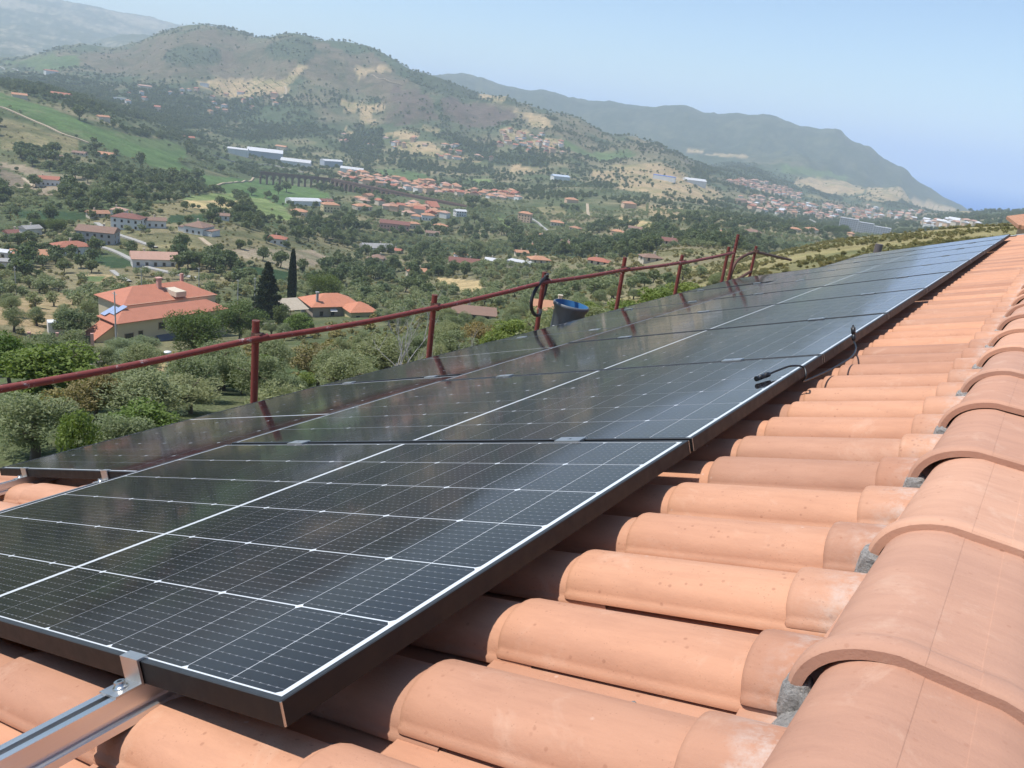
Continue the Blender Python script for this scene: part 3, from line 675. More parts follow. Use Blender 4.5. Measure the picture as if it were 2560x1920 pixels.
# planks of the scaffold deck below the eave
mp = simple('weathered_plank', (0.27, 0.2, 0.13), 0.85, 0, 0.3, 5)
for j in range(3):
    for i in range(4):
        m = MB(); m.box(SX+0.08+j*0.24-0.62, SX+0.30+j*0.24-0.62, -1.2+i*3.7, 2.42+i*3.7, -1.98, -1.94)
        link('plank', m.mesh('plank', mp), Matrix(), scaf)
# hose loop over the fourth post
hose = bez([(SX+.03, 6.33, -0.862), (SX+.05, 6.20, -0.905), (SX+.05, 6.10, -1.03), (SX+.06, 6.09, -1.14), (SX+.06, 6.17, -1.222), (SX+.06, 6.27, -1.232), (SX-.03, 6.40, -1.17), (SX-.04, 6.47, -1.05), (SX-.04, 6.48, -0.95), (SX-.03, 6.44, -0.875), (SX, 6.36, -0.850), (SX+.03, 6.33, -0.862)], 8)
mb = MB(); mb.tube(hose, 0.0175, 10); mb.tube([Vector(p)+Vector((0.02, 0.0, 0.012)) for p in hose[-14:]], 0.016, 10)
link('hose', mb.mesh('hose', simple('black_hose', (0.02, 0.02, 0.021), 0.5)), Matrix(), label='loop of black hose hung over a scaffold post', cat='hose')
# grey tub with a blue inside leaning on the scaffold
def tub():
    k = N('grey_plastic_tub'); g = k.coord(); k.base(k.mix(k.noise(g, 6.0, 6, .7), (0.075, 0.085, 0.10), (0.14, 0.155, 0.175))); k.set(0.5)
    blue = simple('blue_plastic', (0.035, 0.14, 0.30), 0.4, 0, 0.12, 5)
    body = MB(); prof = [(-.40, .288), (-.20, .293), (.30, .303), (.31, .318), (.345, .322), (.36, .345), (.40, .352), (.425, .345), (.430, .337), (.4315, .322)]
    body.tube([(0, 0, z) for z, _ in prof], [r for _, r in prof], 40, 0, False)
    inner = MB(); ip = [(.4315, .322), (.426, .320), (.37, .312), (.30, .288), (.02, .26)]
    inner.tube([(0, 0, z) for z, _ in ip], [r for _, r in ip], 40, 0, False)
    inner.add([(0.26*math.cos(2*math.pi*i/40), 0.26*math.sin(2*math.pi*i/40), .02) for i in range(40)], [tuple(range(40))])
    return body.mesh('tub_body', k.mat), inner.mesh('tub_lining', blue)
tb, ti = tub()
TM = Matrix.Translation((-3.45, 6.68, -1.385)) @ Matrix.Rotation(math.radians(4.5), 4, Vector((-1, 0.0, 0))) @ Matrix.Rotation(math.radians(4), 4, Vector((0, 1, 0))) @ Matrix.Scale(0.55, 4)
t_ = link('tub', None, TM, label='tilted grey plastic tub with blue inside just beyond the panel edge', cat='tub')
link('body', tb, TM, t_); link('lining', ti, TM, t_)
mb = MB(); mb.tube([(-3.40, 6.40, -1.62), (-3.40, 6.42, -1.35)], [0.06, 0.055], 16)
link('bottle', mb.mesh('bottle', simple('white_plastic', (0.72, 0.72, 0.70), 0.4)), Matrix(), label='small white plastic can at the foot of the grey tub', cat='can')
# short flue tip beyond the far end of the lower row
mb = MB(); mb.tube([(-3.4, 22.7, -9.0), (-3.4, 22.95, -1.40)], 0.10, 14)
link('flue_pipe', mb.mesh('flue_pipe', simple('grey_pipe', (0.12, 0.10, 0.10), 0.7)), Matrix(), label='dark grey pipe tip showing just above the far end of the panels', cat='pipe')

# ------------------------------------------------------------------ the land: cover map in plan
FIELDS=[('brown',[(-3028.5,1613.3),(-2840.7,1734.6),(-2636.4,1751.5),(-2596.2,1825.6),(-2517.6,1880.4),(-2307.1,1868.4),(-2218.4,1876.8),(-2104.2,2002.4),(-1805.6,1726.2),(-1887.8,1618.8),(-2133.6,1542.0),(-2107.6,1472.4),(-2132.2,1344.8),(-2492.5,1419.2),(-2684.6,1403.4)]),('scrubg',[(-2460.4,1585.3),(-2401.0,1649.3),(-2343.7,1704.7),(-2268.7,1650.5),(-2201.2,1486.5),(-2338.2,1500.9)]),('scrubg',[(-2297.2,1835.9),(-2174.1,1922.9),(-2046.6,1843.1),(-1964.1,1711.3),(-2116.8,1721.9)]),('grass',[(-3171.5,1432.7),(-2880.4,1533.9),(-2751.4,1474.5),(-2576.6,1346.7),(-2736.6,1333.9),(-3098.1,1413.4)]),('brown',[(-2031.9,1917.3),(-2005.8,2028.4),(-1845.0,1972.0),(-1631.0,1846.7),(-1547.4,1820.1),(-1413.7,1670.4),(-1487.4,1576.0),(-1698.5,1759.8),(-1804.1,1709.4)]),('rust',[(-1705.7,1822.1),(-1602.2,1854.8),(-1424.9,1695.1),(-1419.2,1617.4),(-1483.5,1577.5)]),('scrubg',[(-1869.8,2018.6),(-1767.2,2068.6),(-3052.3,4164.1),(-1433.3,2038.7),(-1529.3,2012.1),(-1548.4,1889.5),(-1649.8,1866.6)]),('rust',[(-1576.7,1937.0),(-1426.0,2029.3),(-1339.7,1935.2),(-1362.8,1805.4),(-1406.9,1725.4),(-1507.4,1801.6)]),('dry',[(-2076.7,1436.0),(-2118.1,1583.9),(-1908.8,1609.0),(-1954.4,1674.3),(-1966.5,1742.7),(-1902.1,1658.6),(-1880.9,1596.8),(-1816.8,1532.8),(-1861.8,1491.7),(-2034.1,1421.0)]),('dry',[(-1898.4,1870.8),(-1849.6,1962.7),(-1828.7,1948.9),(-1844.1,1813.7)]),('dry',[(-1679.5,2206.1),(-3064.0,4210.3),(-1477.5,2082.5),(-1481.6,2025.4),(-1596.8,2099.9)]),('dry',[(-1426.0,2029.3),(-1255.1,1979.8),(-1179.1,1905.2),(-1198.0,1843.4),(-1331.4,1959.7)]),('dry',[(-1556.8,1498.5),(-1530.5,1505.6),(-1433.9,1432.8),(-1463.3,1420.6)]),('dry',[(-1352.3,1474.1),(-1275.9,1514.6),(-1158.1,1443.6),(-1200.4,1386.8),(-1280.0,1402.8)]),('dry',[(-1441.2,1518.3),(-1417.0,1547.2),(-1324.2,1547.3),(-1351.1,1488.6)]),('dry',[(-1413.4,1622.6),(-1378.9,1662.2),(-1342.1,1620.0),(-1362.7,1589.7)]),('dry',[(-1181.0,1505.1),(-1111.1,1503.0),(-1120.7,1476.0),(-1145.2,1455.6)]),('dry',[(-1304.7,1811.2),(-1230.8,1834.2),(-1180.9,1764.2),(-1235.9,1746.6)]),('dry',[(-1048.2,1505.1),(-1001.1,1509.4),(-930.1,1452.8),(-993.3,1442.0)]),('dry',[(-1647.1,1632.5),(-1598.7,1631.0),(-1504.6,1571.4),(-1597.1,1579.4)]),('dry',[(-1721.1,1633.2),(-1622.8,1701.0),(-1584.8,1662.9),(-1670.3,1586.4)]),('dry',[(-928.2,1774.8),(-861.0,1755.9),(-831.8,1827.5),(-780.6,1857.9),(-568.1,1376.0),(-556.6,1241.9),(-635.7,1366.1),(-694.9,1350.7),(-820.4,1614.0)]),('dry',[(-930.4,1653.9),(-877.0,1681.9),(-783.5,1525.1),(-832.1,1506.8)]),('dry',[(-1157.2,1717.5),(-1108.4,1820.6),(-1059.9,1754.3),(-1085.2,1661.0)]),('grass',[(-1107.9,1827.4),(-985.8,1950.0),(-935.2,1899.7),(-964.9,1842.3),(-1058.5,1759.4)]),('lime',[(-1021.5,1278.7),(-941.7,1305.6),(-876.5,1212.6),(-984.8,1272.3)]),('lime',[(-546.7,779.0),(-496.4,738.8),(-466.3,689.8),(-482.9,693.7)]),('grass',[(-1148.0,1203.4),(-1051.6,1238.1),(-918.8,1084.0),(-968.1,1066.5),(-1073.6,1122.2)]),('dryg',[(-596.6,920.1),(-587.8,977.6),(-521.5,909.1),(-518.9,848.3)]),('straw',[(-455.2,901.2),(-351.2,778.8),(-285.3,630.5),(-373.2,766.7)]),('dry',[(-519.4,1080.9),(-471.3,1147.1),(-322.1,790.6),(-427.9,917.5)]),('vine',[(-1123.8,499.3),(-1100.9,512.0),(-1055.2,526.2),(-1000.1,525.3),(-977.4,527.7),(-966.5,547.8),(-940.1,571.1),(-1078.6,727.7),(-904.5,601.6),(-828.4,585.0),(-929.9,712.3),(-868.7,672.6),(-770.3,561.6),(-728.1,514.2),(-789.3,547.6),(-804.2,523.6),(-843.7,512.1),(-863.2,488.5),(-883.9,476.5),(-912.8,462.1),(-950.0,451.7),(-978.7,443.2),(-994.0,440.7)]),('vine',[(-1162.8,480.9),(-1123.8,499.3),(-994.0,440.7),(-1056.4,435.9)]),('grass',[(-966.5,547.8),(-1045.2,635.2),(-1154.4,765.4),(-1078.6,727.7),(-940.1,571.1)]),('vine',[(-761.3,543.4),(-925.7,719.3),(-931.5,755.3),(-900.4,778.8),(-765.8,715.0),(-694.5,642.1),(-686.4,594.6),(-617.8,523.9),(-724.6,583.9),(-679.9,517.5),(-708.2,512.7)]),('lime',[(-695.8,529.6),(-715.8,576.8),(-605.9,513.9),(-546.5,474.0),(-498.4,417.0),(-492.5,397.4),(-598.7,465.7)]),('lime',[(-568.3,380.5),(-628.0,446.6),(-727.2,547.5),(-606.9,460.3),(-541.1,364.8)]),('straw',[(-524.6,347.4),(-542.0,366.7),(-609.5,463.1),(-573.7,437.6),(-510.8,380.6),(-492.8,338.2)]),('dryg',[(-495.5,305.4),(-525.5,349.3),(-489.3,335.8),(-507.2,380.7),(-487.0,365.5),(-455.1,301.3),(-455.1,281.4)]),('dryg',[(-925.7,409.3),(-922.1,427.2),(-888.1,441.4),(-875.6,462.1),(-840.9,440.1),(-800.7,396.9),(-820.9,374.6),(-822.1,361.6)]),('plough',[(-773.2,339.3),(-753.3,349.2),(-705.2,348.7),(-680.7,355.2),(-625.1,345.3),(-589.6,311.6),(-580.2,295.6),(-577.0,281.2),(-620.4,291.8),(-716.1,332.7),(-749.8,328.7)]),('ploughd',[(-745.3,326.7),(-705.0,323.9),(-628.9,293.7),(-624.9,272.7)]),('vined',[(-530.7,239.6),(-476.8,249.5),(-457.8,243.0),(-455.9,233.9),(-474.8,222.1),(-491.7,222.5)]),('vined',[(-453.4,290.6),(-460.8,333.7),(-433.7,303.0),(-417.2,267.3)]),('dryg',[(-396.0,233.3),(-391.6,254.5),(-400.7,290.2),(-420.6,339.6),(-380.2,307.2),(-347.2,260.9),(-345.2,245.6),(-358.9,224.8),(-381.0,230.2)]),('dryg',[(-397.2,227.3),(-381.1,226.0),(-353.7,221.5),(-353.3,213.3),(-377.3,214.9)]),('plough',[(-344.9,257.3),(-360.4,291.3),(-387.4,349.7),(-372.5,359.9),(-326.7,295.4),(-302.6,258.9),(-327.8,265.2),(-326.7,250.1)]),('dry',[(-216.5,88.7),(-225.5,96.2),(-255.6,127.5),(-242.3,131.3),(-229.1,121.8),(-192.3,101.6),(-176.8,87.8),(-166.3,78.8),(-146.8,68.0),(-144.5,64.8),(-160.1,71.4),(-159.2,67.4),(-153.7,62.5)]),('dry',[(-298.7,152.2),(-297.3,163.9),(-278.6,163.0),(-266.5,153.5),(-273.4,149.5)]),('grass',[(-295.2,153.2),(-293.6,161.3),(-277.7,151.9),(-281.3,148.2)]),('vined',[(-354.4,191.5),(-332.8,197.9),(-308.4,186.0),(-311.6,174.5),(-332.1,179.3)]),('vined',[(-303.7,226.7),(-297.8,254.8),(-247.7,212.2),(-263.8,213.6)]),('gravel',[(-127.8,63.1),(-135.5,73.5),(-121.3,67.3),(-107.7,54.1)]),('gravel',[(-166.9,134.5),(-162.1,138.2),(-139.3,118.4),(-153.1,123.9)]),('dry',[(-113.4,68.7),(-95.3,66.0),(-66.8,46.3),(-82.7,51.4)]),('straw',[(-261.4,322.8),(-224.3,310.6),(-202.1,282.9),(-184.9,246.9),(-216.9,284.2),(-236.3,295.9)]),('grove',[(-512.3,513.0),(-450.5,546.7),(-384.4,571.1),(-310.7,463.6),(-382.1,465.1),(-449.0,455.6)]),('grove',[(-316.0,380.0),(-246.4,384.9),(-166.7,326.8),(-115.8,229.4),(-156.1,257.4),(-229.1,317.0)]),('dry',[(-946.7,3141.0),(-953.8,3801.8),(-843.7,4119.6),(-699.3,3508.3),(-794.2,3459.5),(-785.4,2955.4),(-963.1,3326.2)]),('dry',[(-816.7,3429.0),(-657.7,3362.5),(-821.1,4117.5),(-685.5,3924.8),(-697.1,4744.5),(-570.4,4841.7),(-254.3,2600.0),(-606.3,4716.0),(-512.5,3187.7),(-604.7,3112.3)]),('dry',[(-718.8,3955.7),(-683.3,4126.6),(-630.5,4822.3),(-477.1,4851.6),(-172.9,2158.9),(-252.7,2589.8),(-622.5,4793.1)]),('dry',[(-1687.0,3984.1),(-1628.5,4064.6),(-1592.7,3944.6),(-1642.1,3906.4)]),('dry',[(-1566.5,3924.0),(-1432.9,4173.1),(-1355.7,3955.8),(-1423.4,3864.9)]),('dry',[(-772.6,1816.0),(-757.6,1880.4),(-681.6,1847.1),(-606.2,1700.4),(-540.8,1439.3),(-584.8,1395.6)]),('dryg',[(-738.3,2768.3),(-626.2,2753.9),(-665.7,2720.7),(-716.7,2718.6)]),('grass',[(-1092.2,3632.9),(-1008.7,3983.7),(-965.2,4364.7),(-909.1,4143.1),(-960.3,3817.9),(-1031.8,3467.6)]),('scrub',[(-190.9,687.4),(-46.6,236.2),(-25.9,218.2),(-10.9,226.8),(-7.4,226.5),(-4.2,144.2),(-28.7,162.4),(-26.7,125.1),(-49.3,172.5),(-82.1,260.6)])]
ROADS=[('lane',4.5,[(-438.3,239.4),(-405.9,229.8),(-379.9,226.2),(-356.6,223.3)]),('lane',4,[(-382.3,202.3),(-362.7,203.5),(-333.1,195.9),(-311.6,188.0),(-296.4,185.5),(-277.6,185.6),(-267.8,186.4)]),('lane',3,[(-303.2,171.0),(-291.1,166.6),(-274.2,161.0)]),('farm_track',5,[(-984.3,436.2),(-942.3,447.9),(-895.2,456.2),(-869.6,470.3)]),('farm_track',4,[(-681.2,479.3),(-746.8,533.0),(-774.2,564.4),(-861.4,660.0),(-941.6,739.4)]),('farm_track',4,[(-620.0,270.6),(-623.0,288.7),(-634.9,298.7),(-676.5,312.8)]),('lane',5,[(-659.2,757.8),(-621.4,726.0),(-577.2,677.9)]),('farm_track',6,[(-559.1,1009.7),(-478.9,872.9)]),('lane',4,[(-515.2,801.4),(-474.9,759.4),(-420.5,691.8)]),('lane',5,[(-1159.5,830.2),(-1186.0,954.0),(-1085.7,955.0)]),('farm_track',6,[(-1824.0,1850.8),(-1747.3,1838.3),(-1695.3,1849.8)]),('farm_track',8,[(-1854.2,1552.9),(-1820.2,1530.4),(-1805.4,1492.7)]),('lane',6,[(-445.2,1612.6),(-455.7,1769.2),(-399.0,1700.1)]),('lane',5,[(-497.5,2931.3),(-409.3,2477.8)]),('farm_track',4,[(-374.1,260.4),(-343.4,247.0)]),('lane',5,[(-3006.0,1342.1),(-2694.6,1254.3)])]
HOUSES=[(-412.7, 243.1, 17.1, 6.4, 'hip', 'white', 'dred', 'white three-storey house with dark red roof beside the lane'),
(-409.1, 256.2, 11.8, 4.2, 'gable', 'white', 'brown', 'white gabled house with brown roof, right of the three-storey white house'),
(-382.3, 209.5, 19.0, 6.3, 'gable', 'grey', 'brown', 'grey plastered house with brown gable and white flat terrace'),
(-360.2, 184.8, 15.6, 4.2, 'hip', 'white', 'red', 'white house with broad red hip roof below the grey plastered house'),
(-351.1, 163.2, 15.9, 2.6, 'gable', 'white', 'orange', 'low house with bright orange ribbed roof near the left edge'),
(-390.1, 270.6, 23.0, 4.4, 'cross', 'white', 'brown', 'white villa with low side wings and brown roof in the dry meadow'),
(-309.0, 192.8, 19.7, 3.7, 'gable', 'white', 'pink', 'long low white house with faded pink roof beside the lane bend'),
(-458.4, 251.4, 12.3, 2.6, 'gable', 'cream', 'dorange', 'low cream house with orange-brown roof behind the grey plastered house'),
(-452.7, 261.1, 9.0, 4.0, 'hip', 'white', 'pink', 'small white house with pink roof just above the three-storey house'),
(-423.4, 197.5, 9.1, 4.8, 'gable', 'white', 'grey', 'pale house with grey roof beside the tall dark pines at left'),
(-428.4, 192.3, 9.6, 2.6, 'gable', 'cream', 'dred', 'low dark red roof left of the pale grey-roofed house'),
(-354.5, 153.8, 7.9, 2.8, 'flat', 'white', 'white', 'white flat-roofed shed cut by the left edge'),
(-329.2, 143.4, 8.1, 2.6, 'flat', 'white', 'grey', 'pale low building with grey roof at the left edge'),
(-627.5, 307.3, 17.7, 5.0, 'gable', 'white', 'red', 'white farmhouse with red roof on the ploughed slope at left'),
(-772.8, 387.7, 11.4, 2.6, 'gable', 'cream', 'pink', 'small pink-roofed house left of the orange-roofed farm'),
(-831.6, 466.0, 20.2, 3.4, 'gable', 'white', 'orange', 'white farm with bright orange roof under the green vineyard'),
(-813.1, 430.6, 13.9, 2.6, 'gable', 'cream', 'brown', 'low brown-roofed building between the two houses under the vineyard'),
(-444.8, 326.3, 8.4, 3.1, 'gable', 'white', 'brown', 'small white house with brown roof near the umbrella pine'),
(-384.5, 319.3, 13.3, 3.8, 'hip', 'white', 'red', 'white house with red roof at the edge of the bare tan field'),
(-571.7, 500.1, 16.2, 4.2, 'hip', 'cream', 'orange', 'cream house with orange roof below the white shed'),
(-517.7, 467.6, 10.6, 2.8, 'gable', 'cream', 'red', 'small red-roofed house among dark trees'),
(-606.6, 570.2, 19.0, 8.0, 'hip', 'yellow', 'orange', 'tall yellow house with orange roof beside the white shed'),
(-669.5, 590.7, 39.8, 5.4, 'vault', 'white', 'white', 'white shed with rounded roof and red rim in the green field'),
(-679.1, 631.1, 16.9, 2.8, 'gable', 'cream', 'dred', 'long dark red roof behind the tall yellow house'),
(-1289.0, 874.0, 20.4, 4.7, 'gable', 'cream', 'red', 'lone red-roofed house above the vineyard'),
(-1115.6, 518.2, 18.6, 3.7, 'gable', 'cream', 'orange', 'orange-roofed house at the top of the vineyard'),
(-1193.0, 609.3, 28.3, 4.7, 'gable', 'cream', 'red', 'pair-roofed house above the vineyard by the woods'),
(-1828.3, 1064.9, 55.3, 9.6, 'flat', 'white', 'white', 'white flat-roofed farm buildings on the lower hillside'),
(-2017.9, 1242.6, 35.7, 7.1, 'gable', 'cream', 'pink', 'pink-roofed house on the lower hillside'),
(-2039.7, 1431.9, 45.1, 11.3, 'flat', 'white', 'white', 'white house on the sandy terrace of the main hill'),
(-2516.0, 1260.2, 73.5, 9.9, 'gable', 'white', 'red', 'red-roofed farm on the far left hillside'),
(-1062.0, 594.9, 15.9, 4.3, 'gable', 'cream', 'orange', 'small house with orange roof in the dark trees above the vineyard'),
(-1251.7, 948.1, 39.6, 10.3, 'vault', 'white', 'white', 'white arched industrial hall at the left of the sheds'),
(-1268.8, 1022.1, 72.3, 11.5, 'gable', 'bluegrey', 'white', 'long factory hall with white roof, largest of the sheds'),
(-1186.4, 1025.8, 60.1, 9.5, 'gable', 'white', 'lgrey', 'long pale shed right of the factory hall'),
(-1173.2, 1099.8, 45.4, 11.3, 'vault', 'bluegrey', 'white', 'blue-grey warehouse with arched white roof'),
(-1109.4, 1092.3, 47.1, 6.3, 'gable', 'white', 'lgrey', 'low pale shed right of the arched warehouse'),
(-1403.7, 1172.9, 27.6, 6.4, 'gable', 'cream', 'orange', 'orange-roofed house above the factory hall'),
(-683.0, 687.5, 13.7, 4.4, 'hip', 'cream', 'orange', 'orange-roofed house just below the viaduct'),
(-629.8, 638.4, 20.9, 4.5, 'hip', 'cream', 'orange', 'wide orange-roofed villa below the viaduct'),
(-514.8, 566.3, 31.1, 7.4, 'gable', 'pink', 'dred', 'long pink apartment block with dark red roof'),
(-515.3, 593.3, 12.8, 4.8, 'hip', 'cream', 'orange', 'cream house right of the pink apartment block'),
(-550.1, 655.1, 15.6, 5.6, 'hip', 'white', 'orange', 'white house with orange roof beside the white road'),
(-561.4, 691.1, 14.4, 5.4, 'hip', 'cream', 'orange', 'house with orange roof right of the white road'),
(-500.4, 616.7, 14.5, 4.4, 'hip', 'cream', 'orange', 'orange-roofed house above the dark tree belt'),
(-553.8, 713.9, 14.6, 5.9, 'gable', 'white', 'lgrey', 'white workshop with pale roof above the dark tree belt'),
(-473.3, 572.0, 13.6, 3.4, 'gable', 'cream', 'brown', 'brown-roofed house half hidden by the olive grove'),
(-398.4, 442.7, 8.5, 2.6, 'gable', 'cream', 'red', 'small red roof in the olive grove'),
(-415.6, 439.2, 25.9, 3.4, 'gable', 'white', 'grey', 'long white house with grey-brown roof in the olive grove'),
(-366.5, 389.2, 16.4, 3.8, 'cross', 'cream', 'brown', 'house with two brown roofs below the long white house'),
(-284.6, 333.4, 11.9, 2.9, 'gable', 'cream', 'orange', 'beige house with orange-red roof beside the straw field'),
(-339.8, 415.6, 9.1, 3.8, 'hip', 'white', 'orange', 'small white house with orange roof, left of the brown sheds'),
(-326.5, 427.2, 9.1, 3.6, 'hip', 'white', 'orange', 'small white house with orange roof above the brown sheds'),
(-287.7, 380.2, 20.5, 2.6, 'gable', 'cream', 'dred', 'long brown-red shed roofs among the olives'),
(-274.7, 390.9, 9.8, 2.6, 'gable', 'white', 'white', 'shed with plain white roof beside the brown-red sheds'),
(-245.4, 376.6, 15.2, 3.0, 'flat', 'cream', 'lgrey', 'roofless beige ruin beside the orange-roofed house'),
(-246.7, 397.9, 13.9, 2.9, 'hip', 'cream', 'orange', 'orange-roofed house beside the beige ruin'),
(-389.4, 623.5, 14.9, 3.4, 'hip', 'cream', 'orange', 'house with orange roof on the slope above the ruin'),
(-304.5, 466.9, 9.9, 2.8, 'gable', 'cream', 'orange', 'left of two joined roofs above the ruin'),
(-326.5, 519.1, 13.1, 3.1, 'hip', 'bluegrey', 'orange', 'bluish house with orange roof above the ruin'),
(-311.0, 543.6, 15.9, 3.8, 'gable', 'white', 'brown', 'white gable house with grey-brown roof on the wooded slope'),
(-182.9, 351.3, 11.7, 2.6, 'hip', 'cream', 'red', 'broad red hip roof above the fifth scaffold post'),
(-324.8, 651.1, 13.3, 4.4, 'hip', 'peach', 'orange', 'peach house with stepped orange roof on the slope'),
(-146.0, 328.6, 9.9, 2.6, 'hip', 'cream', 'brown', 'brown hip roof behind the sixth scaffold post'),
(-191.2, 458.0, 15.1, 2.6, 'gable', 'cream', 'dred', 'dark red farm roof on the wooded slope'),
(-502.1, 767.5, 16.7, 10.2, 'hip', 'peach', 'orange', 'tall peach house at the corner of the dry meadow'),
(-462.6, 773.5, 16.4, 4.1, 'hip', 'cream', 'orange', 'orange-roofed house right of the tall peach house'),
(-412.0, 727.2, 12.7, 3.0, 'hip', 'cream', 'dorange', 'house with dull orange roof below the pale track'),
(-591.1, 1019.4, 20.2, 5.3, 'hip', 'peach', 'orange', 'orange-roofed house left of the upright pale track'),
(-495.2, 1010.7, 20.4, 6.2, 'hip', 'peach', 'orange', 'terracotta house on the dry hill right of the pale track'),
(-319.7, 674.0, 13.6, 3.4, 'gable', 'cream', 'brown', 'brown-roofed house beside the bright tan terrace'),
(-230.4, 651.2, 9.8, 3.5, 'hip', 'peach', 'orange', 'peach house left of the tall scaffold post'),
(-235.7, 748.4, 16.6, 4.4, 'hip', 'cream', 'brown', 'house with brown roof right of the tall scaffold post'),
(-243.4, 917.9, 13.4, 3.8, 'hip', 'cream', 'orange', 'orange-roofed house left of the pines on the spur'),
(-240.9, 979.3, 16.3, 5.1, 'hip', 'cream', 'orange', 'white and orange house beside the pines on the spur'),
(-213.7, 1061.9, 8.7, 3.8, 'hip', 'peach', 'orange', 'small peach house right of the pines on the spur'),
(-76.1, 130.5, 8.5, 2.7, 'gable', 'cream', 'orange', 'cream house with smooth orange roof behind the hose loop'),
(-121.1, 166.5, 12.4, 2.6, 'gable', 'cream', 'brown', 'long low house with weathered grey-brown roof behind the dead tree'),
(-723.7, 1622.9, 53.6, 8.0, 'flat', 'white', 'blue', 'white depot with bright blue roof on the hillside'),
(-846.2, 1402.0, 41.2, 6.6, 'gable', 'white', 'bluegrey', 'pale hall on the hillside left of the blue-roofed depot'),
(-714.2, 1768.0, 57.5, 6.7, 'gable', 'white', 'lgrey', 'pale shed right of the blue-roofed depot')]
